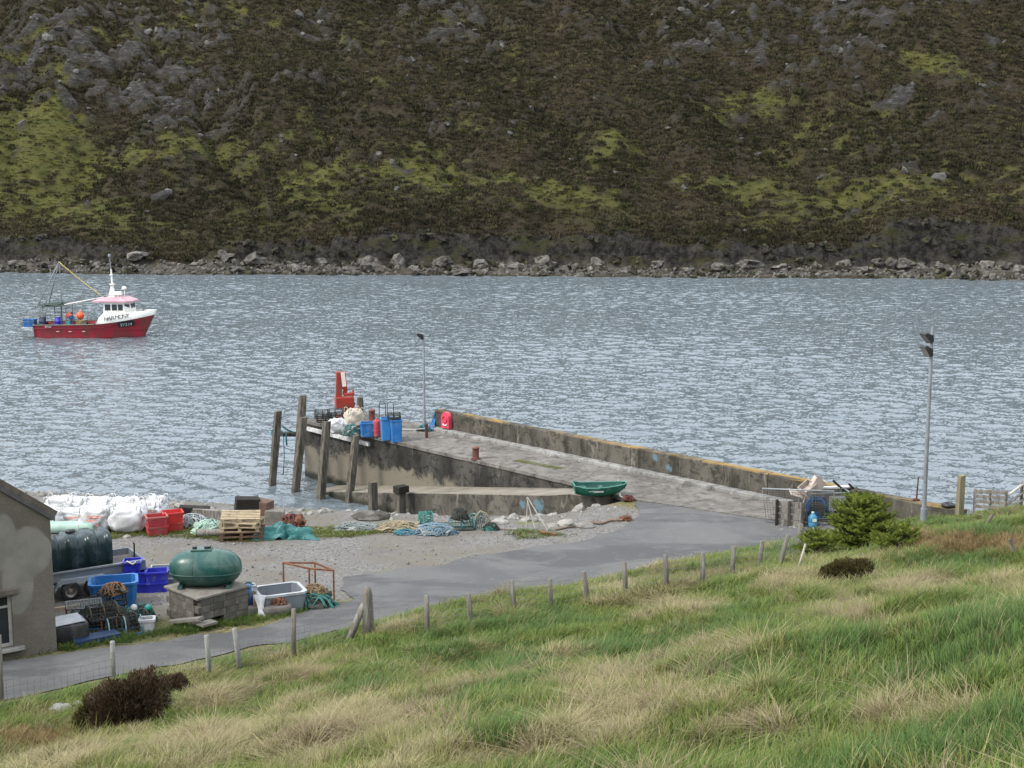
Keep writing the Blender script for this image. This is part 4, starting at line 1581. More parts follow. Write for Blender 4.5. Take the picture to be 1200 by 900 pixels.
BLUEP = M('blue_plastic', (0.02, 0.14, 0.40), (0.017, 0.115, 0.33), 3, 0.45, dirt=(0.10, 0.20, 0.32), dirt_amt=0.3)
BLUED = M('deep_blue_plastic', (0.025, 0.03, 0.42), (0.02, 0.025, 0.32), 3, 0.45, dirt=(0.08, 0.09, 0.30), dirt_amt=0.25)
REDP = M('red_plastic', (0.56, 0.035, 0.03), (0.45, 0.03, 0.03), 3, 0.5, dirt=(0.32, 0.08, 0.07), dirt_amt=0.3)
REDD = M('faded_red_plastic', (0.40, 0.04, 0.05), (0.34, 0.035, 0.045), 3, 0.55, dirt=(0.28, 0.10, 0.09), dirt_amt=0.35)
GREYP = M('grey_plastic', (0.19, 0.21, 0.235), (0.15, 0.17, 0.19), 3, 0.5, dirt=(0.13, 0.13, 0.12), dirt_amt=0.3)


def open_bin(loc, label, s, rz, mat, name='plastic_bin', rim=None, wall=0.035, cat='bin', taper=0.88, rimh=0.06, feet=True, group=None, fill=None):
    """an open-topped moulded bin: tub, rim, feet or skids"""
    t = thing(name, label, cat, loc, rz, group)
    w, d, h = s
    f0 = 0.1 if feet else 0.0
    mb = MB()

    def ring(sc, z, ins):
        x, y = w / 2 * sc - ins, d / 2 * sc - ins
        c = 0.12 * min(w, d)
        return [(-x + c, -y, z), (x - c, -y, z), (x, -y + c, z), (x, y - c, z), (x - c, y, z), (-x + c, y, z), (-x, y - c, z), (-x, -y + c, z)]
    rings = [ring(taper, f0, 0.0), ring((taper + 1) / 2 + 0.01, f0 + h * .5, 0.0), ring(1, h, 0.0), ring(1, h, wall), ring(taper, f0 + wall, wall)]
    vs_ = [p for r_ in rings for p in r_]
    fs = []
    for i in range(4):
        for k in range(8):
            l = (k + 1) % 8
            fs.append((i * 8 + k, i * 8 + l, (i + 1) * 8 + l, (i + 1) * 8 + k))
    fs += [tuple(range(8))[::-1], tuple(range(32, 40))]
    mb.add(vs_, fs)
    mb.build('tub', mat, t)
    rm = MB()
    o1, o2 = ring(1, h - rimh, -0.03), ring(1, h + 0.012, -0.03)
    i1, i2 = ring(1, h + 0.012, wall + .004), ring(1, h - rimh, 0.004)
    vs_ = o1 + o2 + i1 + i2
    fs = []
    for i in range(4):
        for k in range(8):
            l = (k + 1) % 8
            fs.append((i * 8 + k, i * 8 + l, ((i + 1) % 4) * 8 + l, ((i + 1) % 4) * 8 + k))
    rm.add(vs_, fs)
    rm.build('rim', rim or mat, t)
    if feet:
        for sx_ in (-1, 1):
            MB().box((sx_ * w * 0.3, 0, 0.05), (w * 0.16, d * taper * 0.9, 0.102)).build('skid', mat, t)
    if fill:
        MB().blob((0, 0, h * 0.62), (w * .42, d * .42, h * .3), 2, 0.3, 2.5, 5).build('contents', fill, t)
    return t


def fish_box(loc, label, rz, mat, s=(0.8, 0.48, 0.30), group=None, lip=None):
    t = thing('fish_box', label, 'box', loc, rz, group)
    w, d, h = s
    mb = MB()
    k, wl = 0.9, 0.02

    def ring(sc, z, ins):
        x, y = w / 2 * sc - ins, d / 2 * sc - ins
        return [(-x, -y, z), (x, -y, z), (x, y, z), (-x, y, z)]
    rings = [ring(k, 0.0, 0), ring(1, h, 0), ring(1, h, wl), ring(k, wl, wl)]
    vs_ = [p for r_ in rings for p in r_]
    fs = []
    for i in range(3):
        for q in range(4):
            l = (q + 1) % 4
            fs.append((i * 4 + q, i * 4 + l, (i + 1) * 4 + l, (i + 1) * 4 + q))
    fs += [(3, 2, 1, 0), (12, 13, 14, 15)]
    mb.add(vs_, fs)
    mb.build('tray', mat, t)
    rim = MB()
    for a, b2, sx_, sy_ in ((0, -d / 2 - .012, w + .05, .025), (0, d / 2 + .012, w + .05, .025), (-w / 2 - .0125, 0, .025, d - .001), (w / 2 + .0125, 0, .025, d - .001)):
        rim.box((a, b2, h - .025), (sx_, sy_, .055))
    rim.build('rim', lip or mat, t)
    for sx_ in (-1, 1):
        MB().box((sx_ * (w / 2 - .01), 0, h * .62), (0.05, 0.16, 0.035)).build('handle', lip or mat, t)
    for sx_ in (-.25, .25):
        MB().box((sx_ * w, -d / 2 * .955, h * .45), (0.035, 0.03, h * .7), (0.08, 0, 0)).build('rib', mat, t)
    return t


def creel(loc, label, rz, rope=None, base=None, s=(0.75, 0.5, 0.42), group='lobster creels', net=None, tilt=0.0, hoopm=None):
    """a lobster creel: slatted base, three hoops, long rods and net"""
    t = thing('lobster_creel', label, 'creel', loc, rz, group)
    t.rotation_euler = (tilt, 0, rz)
    w, d, h = s
    bm_ = MB()
    for sy_ in (-1, 1):
        bm_.box((0, sy_ * (d / 2 - .02), .03), (w, .045, .05))
    for sx_ in (-1, 0, 1):
        bm_.box((sx_ * (w / 2 - .03), 0, .036), (.045, d - .1, .04))
    bm_.build('base_frame', base or BLACKM, t)
    for sx_ in (-1, 0, 1):
        x = sx_ * (w / 2 - .03)
        pts = [(x, -d / 2 + .02, .05)] + [(x, -math.cos(a) * (d / 2 - .02), h * .45 + math.sin(a) * h * .55) for a in np.linspace(0, math.pi, 9)] + [(x, d / 2 - .02, .05)]
        MB().tube(pts, 0.022, 6).build('hoop', hoopm or rope or NETT, t)
    nb = MB()
    for a in np.linspace(0, math.pi, 7):
        y, z = -math.cos(a) * (d / 2 - .015), h * .45 + math.sin(a) * h * .56
        nb.tube([(-w / 2 + .02, y, z), (w / 2 - .02, y, z)], 0.008, 4)
    for y in (-1, 1):
        for z in (.13, .2):
            nb.tube([(-w / 2 + .02, y * (d / 2 - .02), z), (w / 2 - .02, y * (d / 2 - .02), z)], 0.007, 4)
    for i in range(9):
        x = -w / 2 + .04 + (w - .08) * i / 8
        pts = [(x, -d / 2 + .02, .05)] + [(x + .03 * math.sin(4 * a + i), -math.cos(a) * (d / 2 - .03), h * .44 + math.sin(a) * h * .54) for a in np.linspace(0, math.pi, 7)] + [(x, d / 2 - .02, .05)]
        nb.tube(pts, 0.006, 4)
    for sx_ in (-1, 1):
        x = sx_ * (w / 2 - .035)
        for a in np.linspace(.3, 2.84, 6):
            nb.tube([(x, -math.cos(a) * (d / 2 - .03), h * .45 + math.sin(a) * h * .5), (x, math.cos(a * 1.3) * .1, .06)], 0.006, 4)
    nb.build('netting', net or rope or NETT, t)
    return t


# crane
REDPAINT = M('crane_red', (0.34, 0.03, 0.02), (0.25, 0.025, 0.016), 3, 0.5, dirt=(0.18, 0.05, 0.03), dirt_amt=0.4)
base = G(405, 489, DECK)
cr = thing('pier_crane', 'red hydraulic pier crane with its jib folded upright on the pier head', 'crane', base, 0.25)
MB().box((0.12, 0, 0.06), (1.35, 1.0, 0.12), bev=0.02).build('base_plate', REDPAINT, cr)
MB().cyl((0.1, 0, 0.12), (0.1, 0, 0.62), 0.34, 0.30, 14).build('pedestal', REDPAINT, cr)
MB().box((-0.05, 0, 0.86), (1.02, 0.7, 0.62), bev=0.04).box((0.32, -0.1, .52), (.5, .5, .3), (0, .5, 0)).build('slew_housing', REDPAINT, cr)
MB().box((-0.33, 0.05, 1.85), (0.34, 0.34, 1.45), (0, 0.05, 0), bev=0.03).build('jib_column', REDPAINT, cr)
MB().box((-0.06, -0.02, 2.08), (0.26, 0.30, 1.0), (0, -0.10, 0), bev=0.02).box((.0, -.02, 1.45), (.22, .22, .35), (0, .2, 0)).build('folded_arm', REDPAINT, cr)
MB().box((-0.10, -0.195, 2.17), (0.22, 0.03, 0.80), (0, -0.10, 0)).build('white_panel', M('panel_white', (0.78, 0.70, 0.66), (0.7, 0.6, 0.55), 3, 0.5), cr)
MB().cyl((-0.1, -0.1, 1.3), (0.5, -0.1, 1.36), 0.07, n=8).cyl((0.44, -0.1, 1.2), (0.44, -0.1, 1.58), 0.05, n=8).box((.2, -.1, 1.28), (.5, .12, .1)).build('ram', REDPAINT, cr)
MB().tube([(0.42, -.1, .62), (.48, -.1, .72), (.48, -.1, .85)], .06, 6).build('control_lever', BLACKM, cr)

# creels and gear on the pier head
for i, (px, py, dz, rz, col, lab) in enumerate([
        (380, 494, 0, 0.3, NETD, 'black creel at the seaward end of the pier head'),
        (378, 490, .34, 0.1, NETD, 'black creel stacked highest at the end of the pier head'),
        (392, 493, 0, 0.9, NETD, 'black creel beside the white bag on the pier head'),
        (393, 489, .36, 0.2, NETD, 'black creel resting on others below the red crane')]):
    p = G(px, py + dz * 20, DECK)
    creel(p + Vector((0, 0, dz)), lab, rz, rope=col, base=BLACKM, s=(0.85, 0.6, 0.46), group='black creels on the pier head')
bulk_bag(G(396, 508, DECK) + E1 * .0, 'round white sack lying on the pier edge', (0.9, 0.8, 0.78), 0.3, 4, BAGW, amp=0.35, loops=False)
bulk_bag(G(415, 500, DECK), 'cream sack tied up below the red crane', (0.95, 0.85, 0.95), 0.5, 9, BAGC, amp=0.3)


def net_heap(loc, label, s, seed, mats, name='net_heap', cat='net', strands=26, core=True, r=0.02):
    """a heap of net: a lumpy core with loose strands looped over it"""
    t = thing(name, label, cat, loc)
    rr = random.Random(seed)
    if core:
        MB().blob((0, 0, s[2] * .25), (s[0] / 2 * .93, s[1] / 2 * .93, s[2] * .68), 3, 0.32, 2.2, seed, flat=s[2] * .3).build('bundle', mats[0], t)
    st = MB()
    for i in range(strands):
        a = rr.uniform(0, 6.28)
        x, y = math.cos(a) * s[0] / 2 * rr.uniform(.2, .95), math.sin(a) * s[1] / 2 * rr.uniform(.2, .95)
        pts = []
        hd = rr.uniform(0, 6.28)
        for j in range(9):
            hd += rr.uniform(-.9, .9)
            x += math.cos(hd) * s[0] * .11
            y += math.sin(hd) * s[1] * .11
            q = (x / (s[0] / 2)) ** 2 + (y / (s[1] / 2)) ** 2
            if q > 1.25:
                hd = math.atan2(-y, -x)
            zz = s[2] * .98 * math.sqrt(max(0, 1 - min(1, q))) + rr.uniform(0, .05) + 0.02
            pts.append((x, y, zz))
        st.tube(pts, r * rr.uniform(.6, 1.3), 4)
    st.build('loose_strands', mats[-1], t)
    return t


net_heap(G(412, 510, DECK), 'grey and green net bundled on the pier edge below the cream sack', (0.95, 0.7, 0.55), 3, (NETG, NETT))
bin1 = open_bin(G(430.5, 511, DECK), 'small open blue bin filled with dark gear on the pier', (0.75, 0.6, 0.72), 0.15, BLUEP, feet=False, fill=NETD)
p = G(442, 512, DECK)
t = thing('red_fender', 'upright red cylindrical float beside the blue bins', 'float', p)
MB().lathe([(0.0, 0), (0.15, 0.0), (0.185, 0.04), (0.19, 0.1), (0.19, 0.8), (0.17, 0.88), (0.08, 0.92), (0, 0.92)], 16).build('body', REDD, t)
MB().lathe([(0.0, 0.9), (0.05, 0.9), (0.05, 0.98), (0, 0.98)], 8).build('eye', REDD, t)
MB().lathe([(0.192, 0.3), (0.205, 0.31), (0.205, 0.35), (0.192, 0.36)], 16).build('band', REDD, t)
open_bin(G(452.5, 515, DECK), 'tall pale blue bin next to the red float on the pier', (0.56, 0.62, 1.12), 0.15, M('pale_blue_plastic', (0.035, 0.20, 0.46), (0.03, 0.17, 0.40), 3, 0.5), feet=False)
open_bin(G(464.5, 517, DECK), 'tall blue bin at the landward end of the row on the pier', (0.58, 0.62, 1.12), 0.15, BLUEP, feet=False)
creel(G(462, 517, DECK) + Vector((0, 0.02, 1.13)), 'dark creel sitting across the tall blue bins', 0.2, rope=NETD, s=(0.68, 0.55, 0.36), group='black creels on the pier head')
# safety hoops of the ladder on the seaward side
t = thing('ladder_hoops', 'pair of thin grey handrail hoops of a ladder behind the blue bins', 'handrail', G(453, 497, DECK))
for x in (-.22, .22):
    MB().tube([(x - .17, 0, 0), (x - .17, 0, 1.1), (x - .12, 0, 1.2), (x, 0, 1.24), (x + .12, 0, 1.2), (x + .17, 0, 1.1), (x + .17, 0, 0)], 0.025, 6).build('hoop', M('dark_steel', (0.09, 0.10, 0.11), None, 5, .6, metal=.4), t)
pile(G(422, 492, DECK), G(422, 492, DECK) + Vector((.02, 0, 1.25)), 0.30, 'square timber post standing beside the red crane', name='timber_post', twist=0.4)


def bollard(loc, label, h=0.62, r=0.17):
    t = thing('bollard', label, 'bollard', loc, 0, 'rusty mooring bollards')
    MB().lathe([(r * 1.5, 0), (r * 1.5, .03), (r, .045), (r * .97, h * .8)], 16).build('shaft', RUSTRED, t)
    MB().lathe([(r * .97, h * .8), (r * 1.14, h * .82), (r * 1.14, h * .92), (r * .8, h * .99), (0, h)], 16).build('cap', M('rusty_cap', (0.20, 0.09, 0.07), (0.12, 0.05, 0.04), 8, .85), t)
    return t


bollard(G(436, 494, DECK), 'rusty bollard behind the blue bins on the pier head', .7, .17)
bollard(G(557.5, 538, DECK), 'rusty brown bollard alone on the pier deck', .62, .16)
t = pile(G(500, 513, DECK), G(500, 513, DECK) + Vector((0, 0, .75)), 0.14, 'dark red post where the guard rope ends', name='rope_post', mat=RUSTRED)


def lamp_post(loc, h, label, heads, r0=0.09, r1=0.05, lean=(0, 0)):
    """tapering steel column with floodlights on brackets"""
    t = thing('lamp_post', label, 'lamp post', loc)
    top = Vector((lean[0], lean[1], h))
    MB().cyl((0, 0, 0), top * 0.09, r0 * 1.5, r0 * 1.4, 14).build('base_column', GALV, t)
    MB().cyl(top * 0.09, top, r0, r1, 14).build('pole', GALV, t)
    MB().box((0, 0, 0.02), (.32, .32, .04)).build('base_plate', GALV, t)
    for (z, dx, dy, ang, s) in heads:
        c = top * (z / h)
        hd = bpy.data.objects.new('floodlight', None)
        fl = MB()
        m = Matrix.Translation(c + Vector((dx, dy, 0))) @ Matrix.Rotation(0.4, 4, 'Z') @ Matrix.Rotation(ang, 4, 'Y')
        w = s
        # wedge housing, deeper at the rear
        pr = [(-w * .5, -.02), (w * .5, -.02), (w * .5, .1), (w * .1, .22), (-w * .5, .08)]
        vs_ = [(x, y, zq) for y in (-w * .38, w * .38) for (x, zq) in pr]
        n = len(pr)
        fs = [tuple(range(n)), tuple(range(n, 2 * n))[::-1]] + [(q, q + n, (q + 1) % n + n, (q + 1) % n) for q in range(n)]
        fl.add(vs_, fs, False, m)
        ho = fl.build('floodlight', BLACKM, t)
        MB().add([(-w * .44, -w * .33, -.026), (w * .44, -w * .33, -.026), (w * .44, w * .33, -.026), (-w * .44, w * .33, -.026)], [(3, 2, 1, 0)], False, m).build('lens', M('lamp_glass', (0.22, 0.23, 0.24), None, 3, 0.15), ho)
        MB().beam(c, c + Vector((dx * .55, dy * .55, 0)), .05, .05).build('bracket', GALV, t)
    return t


p = G(497.5, 503, DECK)
hh = (AT(497, 392, p.y) - p).z
lamp_post(p, hh, 'thin grey lamp post with one floodlight on the pier', [(hh - .12, -.26, -.05, 0.75, .42)], .07, .045)
net_heap(G(497, 505, DECK), 'small heap of dark rope at the foot of the pier lamp post', (0.7, 0.5, 0.3), 8, (NETD, ROPEB), strands=16)
rp = MB()
for i in range(3):
    rp.tube([PW(19.9 + .12 * i, -0.1 - .1 * i, 4.25), PW(20.12 + .03 * i, -.1 - .06 * i, 3.9), PW(20.15 - .1 * i, .05, 3.5), PW(19.9 - .2 * i, .55, DECK + .08)], 0.04, 6)
tag(rp.build('blue_rope', M('blue_rope', (0.03, 0.2, 0.5), None, 12, .8)), 'bright blue rope hanging over the end of the parapet', 'rope')

# lifebuoy housing on the parapet
p = AT(523, 499, PW(18.95, 0).y)
t = thing('lifebuoy_housing', 'pinkish red lifebuoy housing fixed on the parapet wall', 'lifebuoy', PW(18.9, 0.03, 3.36), PRZ + math.pi)
PINK = M('faded_red_housing', (0.62, 0.05, 0.09), (0.55, 0.045, 0.08), 3, 0.45)
hb = MB()
pr = []
for a in np.linspace(0, math.pi, 9):
    pr.append((math.cos(a) * .33, .55 + math.sin(a) * .33))
pr = [(.33, 0), ] + pr + [(-.33, 0)]
n = len(pr)
vs_ = [(x, 0.0, z) for x, z in pr] + [(x * .93, -.20, z * .96 + .02) for x, z in pr]
fs = [tuple(range(n)), tuple(range(n, 2 * n))[::-1]] + [(q, n + q, n + (q + 1) % n, (q + 1) % n) for q in range(n)]
hb.add(vs_, fs)
hb.build('cover', PINK, t)
MB().tube([(math.cos(a) * .17, -.215, .5 + math.sin(a) * .17) for a in np.linspace(0, 6.283, 20)[:-1]], .035, 6, closed=True).build('ring_relief', PINK, t)
MB().tube([(math.cos(a) * .17, -.205, .3 + math.sin(a) * .15) for a in np.linspace(math.pi * 1.15, math.pi * 1.85, 8)], .045, 6).build('white_panel', WHITEP, t)

# ---------------------------------------------------------------- hulls
def loft(rows, cap0=True, cap1=False, smooth=True, flip=False):
    n = len(rows[0])
    vs_ = [p for r_ in rows for p in r_]
    fs = []
    for i in range(len(rows) - 1):
        for k in range(n - 1):
            f = (i * n + k, i * n + k + 1, (i + 1) * n + k + 1, (i + 1) * n + k)
            fs.append(f[::-1] if flip else f)
    if cap0:
        fs.append(tuple(range(n)))
    if cap1:
        fs.append(tuple(range((len(rows) - 1) * n, len(rows) * n))[::-1])
    return vs_, fs


BOATG = M('boat_green', (0.010, 0.105, 0.066), (0.008, 0.085, 0.056), 3, 0.35, dirt=(0.06, 0.16, 0.12), dirt_amt=0.25)
BOATGI = M('boat_green_inside', (0.014, 0.07, 0.055), (0.02, 0.085, 0.066), 3, 0.5)
BOATGR = M('boat_rim', (0.07, 0.21, 0.165), (0.05, 0.17, 0.13), 3, 0.45)


def rowing_boat():
    t = thing('rowing_boat', 'small green plastic rowing boat at the top of the slipway', 'rowing boat', G(703, 581, DECK - .005), 0.10)
    L, N = 2.15, 14
    rows, inner, rim = [], [], []
    for i in range(N + 1):
        u = i / N
        x = -L / 2 + L * u
        b2 = 0.60 * (0.72 + 0.28 * math.sin(math.pi * min(1, u * 1.25 + .05))) * (1 if u < .7 else math.sqrt(max(0.02, 1 - ((u - .7) / .31) ** 2.2)))
        sh = 0.46 + 0.10 * (u - .35) ** 2 * 2.2 + (.05 if u < .08 else 0)
        kb = 0.0 + 0.30 * max(0, (u - .62) / .38) ** 2 + .10 * max(0, (.2 - u) / .2)
        x2 = x + 0.10 * (u - .5)
        sec = [(x2, -b2, sh), (x2, -b2 * .97, kb + (sh - kb) * .62), (x, -b2 * .86, kb + (sh - kb) * .28), (x, -b2 * .5, kb + .05), (x, 0, kb),
               (x, b2 * .5, kb + .05), (x, b2 * .86, kb + (sh - kb) * .28), (x2, b2 * .97, kb + (sh - kb) * .62), (x2, b2, sh)]
        rows.append(sec)
        inner.append([(a * .97, y * .94, z if k in (0, 8) else z + .03) for k, (a, y, z) in enumerate(sec)])
        rim.append((x2, b2, sh))
    v1, f1 = loft(rows, True, True)
    mb = MB()
    mb.add(v1, [f[::-1] for f in f1], True)
    hull = mb.build('hull', BOATG, t)
    v1, f1 = loft(inner, True, True)
    MB().add(v1, f1, True).build('inner_hull', BOATGI, t)
    ring = [Vector((a, -b2, z)) for a, b2, z in rim] + [Vector((a, b2, z)) for a, b2, z in rim[::-1]]
    MB().tube(ring, 0.028, 6, closed=True).build('gunwale', BOATGR, t)
    for x, w in ((-.72, .3), (0.05, .22), (.62, .26)):
        MB().box((x, 0, .34), (w, 0.98 if x < .5 else .76, .05), bev=.012).build('thwart', BOATGI, t)
    for sy_ in (-1, 1):
        MB().tube([(-.05, sy_ * .60, .46), (-.05, sy_ * .62, .60)], .02, 6).build('rowlock', GALV, t)
    st = MB()
    for k in range(2):
        st.box((-.25 + .1 * k, -.588, .33 - .035 * k), (.62 - .2 * k, .012, .018), (.1, 0, 0))
    st.build('side_stripe', WHITEP, t)
    return t


rowing_boat()
rp = MB()
p = G(729, 584, DECK)
rp.tube([G(724, 574, DECK) + Vector((.0, 0, .45)), p + Vector((-.08, 0, .1)), p + Vector((.1, -.1, .03)), p + Vector((.3, -.05, .02)), p + Vector((.15, .2, .03))], .018, 5)
tag(rp.build('painter_rope', ROPEW), 'thin pale rope trailing from the rowing boat onto the concrete', 'rope')
net_heap(G(736, 586, DECK), 'small rusty red chain heap beside the rowing boat', (0.5, 0.35, 0.16), 12, (RUST, RUSTRED), name='chain_heap', cat='chain', strands=14)


# ---------------------------------------------------------------- the fishing boat
def text_mesh(body_, size, mat, name, parent, m, depth=0.01):
    cu = bpy.data.curves.new(name, 'FONT')
    cu.body = body_
    cu.size = size
    cu.extrude = depth
    cu.resolution_u = 3
    tmp = bpy.data.objects.new(name + '_tmp', cu)
    COL.objects.link(tmp)
    bpy.context.view_layer.update()
    dg = bpy.context.evaluated_depsgraph_get()
    me_ = bpy.data.meshes.new_from_object(tmp.evaluated_get(dg))
    bpy.data.objects.remove(tmp)
    me_.transform(m)
    me_.materials.clear()
    me_.materials.append(mat)
    me_.name = name
    o = bpy.data.objects.new(name, me_)
    return link(o, parent)


HULLR = M('hull_red', (0.33, 0.018, 0.036), (0.25, 0.016, 0.03), 0.7, 0.45, stretch=(1, 1, .35), dirt=(0.13, 0.035, 0.03), dirt_amt=0.5, dirt_scale=1.2)
HULLW = M('boat_white', (0.74, 0.73, 0.68), (0.66, 0.65, 0.60), 0.9, 0.45, dirt=(0.5, 0.46, 0.38), dirt_amt=0.22)
ROOFP = M('roof_pink', (0.48, 0.31, 0.34), (0.44, 0.24, 0.28), 1.0, 0.5)
DARKG = M('dark_window', (0.012, 0.016, 0.02), (0.02, 0.025, 0.03), 2, 0.08, spec=0.6)
DECKB = M('boat_deck', (0.16, 0.15, 0.13), (0.11, 0.10, 0.09), 2, 0.8)
DKBLUE = M('dark_blue_paint', (0.03, 0.045, 0.10), (0.025, 0.035, 0.07), 2, 0.6)
ORANGE = M('orange_float', (0.85, 0.13, 0.045), (0.72, 0.10, 0.035), 2, 0.5)
BPOS = G(47.5, 393.5, 0)
BRZ = -0.06
BM = Matrix.Translation(BPOS) @ Matrix.Rotation(BRZ, 4, 'Z')


def fishing_boat():
    t = thing('fishing_boat', 'red and white fishing boat under way with a white wheelhouse at the bow', 'fishing boat', BPOS, BRZ)
    L, N = 12.1, 26

    def zr(x):
        return 1.30 + 0.02 * x + 0.75 * max(0, (x - 5.5) / 6.6) ** 1.7

    def half(x, lev):
        u = x / L
        m = 1.75 + 0.35 * math.sin(math.pi * min(1, u * 1.1 + .1)) if u < .5 else 2.07
        if u >= .5:
            k = (u - .5) / .5
            m = 2.07 * max(0.0, 1 - k ** (2.6 if lev > .9 else 1.9))
        return m * (0.80 + 0.20 * lev)

    def stemx(lev):          # bow rakes forward with height
        return 10.9 + 1.2 * lev
    rows = []
    for i in range(N + 1):
        u = i / N
        sec = []
        for lev, zf in ((1.0, 1.0), (.72, .72), (.42, .42), (.12, .1), (-.1, -.4)):
            xl = stemx(max(0, lev)) * u
            ub = u * L
            b2 = half(ub, max(0, lev))
            z = zr(ub) * zf if zf > 0 else -.5
            sec.append((xl, -b2, z))
        rows.append(sec + [(p[0], -p[1], p[2]) for p in sec[::-1]])
    v1, f1 = loft(rows, True, False)
    MB().add(v1, [f[::-1] for f in f1], True).build('hull', HULLR, t)
    # deck
    drow = []
    for i in range(N + 1):
        u = i / N
        b2 = half(u * L, .6) - .06
        drow.append([(stemx(.6) * u * .995, -max(b2, .01), .75), (stemx(.6) * u * .995, max(b2, .01), .75)])
    v1, f1 = loft(drow, False)
    MB().add(v1, f1).build('deck', DECKB, t)
    # white bow bulwark
    for nm, mt, fl in (('bow_bulwark', HULLW, False),):
        rw = []
        for i in range(15):
            u = .545 + .455 * i / 14
            x = stemx(1) * u
            b2 = half(u * L, 1)
            z0 = zr(u * L) - .01
            top = 2.50 + .28 * ((u - .545) / .455) ** 1.4
            z1 = z0 + (top - z0) * min(1, max(.02, i / 1.6))
            fx = .22 * ((u - .5) / .5) ** 3
            rw.append([(x, -b2 - .012, z0), (x + fx, -b2 - .05, z1), (x + fx, -b2 + .05, z1 + .01), (x, -b2 + .07, z0)])
        v1, f1 = loft(rw, True, True)
        wb = MB()
        wb.add(v1, f1, True)
        wb.add([(a, -b2, c) for a, b2, c in v1], [f[::-1] for f in f1], True)
        wb.build(nm, mt, t)
        # foredeck closing the bow
        fd = []
        for i in range(15):
            u = .6 + .4 * i / 14
            b2 = half(u * L, 1)
            fd.append([(stemx(1) * u, -b2, 2.02 + .28 * (u - .6) / .4), (stemx(1) * u, b2, 2.02 + .28 * (u - .6) / .4)])
        v1, f1 = loft(fd, False)
        MB().add(v1, f1).build('foredeck', HULLW, t)
    # rubbing strake and gunwale
    for lev, zz, nm, mt, r_ in ((1.0, 0.0, 'gunwale', M('gunwale_wood', (0.20, 0.17, 0.13), None, 3, .8), .06), (.72, 0, 'rubbing_strake', M('strake', (0.2, .015, .03), None, 3, .6), .035)):
        for sy_ in (-1, 1):
            pts = []
            for i in range(N):
                u = i / N * (.56 if lev == 1 else .97)
                pts.append((stemx(lev) * u, sy_ * (half(u * L, lev) + .01), zr(u * L) * lev))
            MB().tube(pts, r_, 5).build(nm, mt, t)
    # white scuppers
    for x in (2.6, 3.9, 5.3):
        MB().box((x, -half(x, .42) - .06, zr(x) * .5), (.32, .05, .05)).build('scupper', WHITEP, t)
    # wheelhouse with raked front
    wh = [(7.2, 1.35), (9.75, 1.35), (9.45, 1.35), (7.2, 1.35)]
    pts = []
    for z, x0, x1, hw in ((1.9, 7.15, 10.0, 1.35), (2.72, 7.2, 9.9, 1.33), (3.62, 7.25, 9.75, 1.3)):
        pts.append([(x0, -hw, z), (x1 - .5, -hw, z), (x1, -hw * .55, z), (x1, hw * .55, z), (x1 - .5, hw, z), (x0, hw, z)])
    vs_ = [p for r_ in pts for p in r_]
    fs = []
    for i in range(2):
        for k in range(6):
            l = (k + 1) % 6
            fs.append((i * 6 + k, i * 6 + l, (i + 1) * 6 + l, (i + 1) * 6 + k))
    fs.append(tuple(range(12, 18)))
    w_ = MB().add(vs_, fs).build('wheelhouse', HULLW, t)

    def pane(x0, x1, y0, y1, z0=2.80, z1=3.42):
        a, b2 = Vector((x0, y0, 0)), Vector((x1, y1, 0))
        nrm = (b2 - a).cross(Vector((0, 0, 1))).normalized()
        mb = MB()
        o2 = nrm * .025
        o1 = nrm * -.02
        q = [a + Vector((0, 0, z0)), b2 + Vector((0, 0, z0)), b2 + Vector((0, 0, z1)), a + Vector((0, 0, z1))]
        mb.add([p + o2 for p in q] + [p + o1 for p in q], [(0, 1, 2, 3), (7, 6, 5, 4), (0, 4, 5, 1), (1, 5, 6, 2), (2, 6, 7, 3), (3, 7, 4, 0)])
        pn = mb.build('window', DARKG, w_)
    for x0, x1 in ((7.38, 7.95), (8.1, 8.62), (8.74, 9.22)):
        pane(x0, x1, -1.325, -1.32)
        pane(x1, x0, 1.32, 1.325)
    pane(9.36, 9.74, -1.22, -.82)
    pane(9.74, 9.36, .82, 1.22)
    pane(9.835, 9.835, -.6, -.05)
    pane(9.835, 9.835, .05, .6)
    # roof slab with a fall to the front
    rf = [(6.15, -1.55), (9.6, -1.55), (10.15, -.9), (10.15, .9), (9.6, 1.55), (6.15, 1.55)]
    vs_ = [(x, y, 3.62) for x, y in rf] + [(x, y, 3.76) for x, y in rf] + [(6.9, -1.1, 4.02), (9.1, -1.1, 4.10), (9.5, -.6, 4.06), (9.5, .6, 4.06), (9.1, 1.1, 4.10), (6.9, 1.1, 4.02)]
    fs = [tuple(range(6))[::-1], tuple(range(12, 18))]
    for i in range(2):
        for k in range(6):
            l = (k + 1) % 6
            fs.append((i * 6 + k, i * 6 + l, (i + 1) * 6 + l, (i + 1) * 6 + k))
    rfo = MB().add(vs_, fs).build('roof', ROOFP, t)
    MB().box((8.35, 0, 4.42), (.8, .5, .36), bev=.06).cyl((8.35, 0, 4.0), (8.35, 0, 4.3), .12).build('life_raft', HULLW, rfo)
    MB().cyl((8.9, .3, 4.0), (8.9, .3, 4.75), .05, n=6).lathe([(0, 4.75), (.22, 4.8), (.26, 4.95), (.16, 5.1), (0, 5.14)], 12, Matrix.Translation((8.9, .3, 0))).build('radar', HULLW, rfo)
    for sy_ in (-1.2, 1.2):
        MB().tube([(6.4, sy_, 3.8), (6.4, sy_, 4.25), (9.2, sy_, 4.35), (9.2, sy_, 4.0)], .025, 5).build('roof_rail', GALV, rfo)
    # mast: fin, pole, aerial
    vs_ = [(7.3, -.12, 3.95), (8.05, -.12, 3.95), (8.05, .12, 3.95), (7.3, .12, 3.95), (7.66, -.07, 5.3), (7.9, -.07, 5.3), (7.9, .07, 5.3), (7.66, .07, 5.3)]
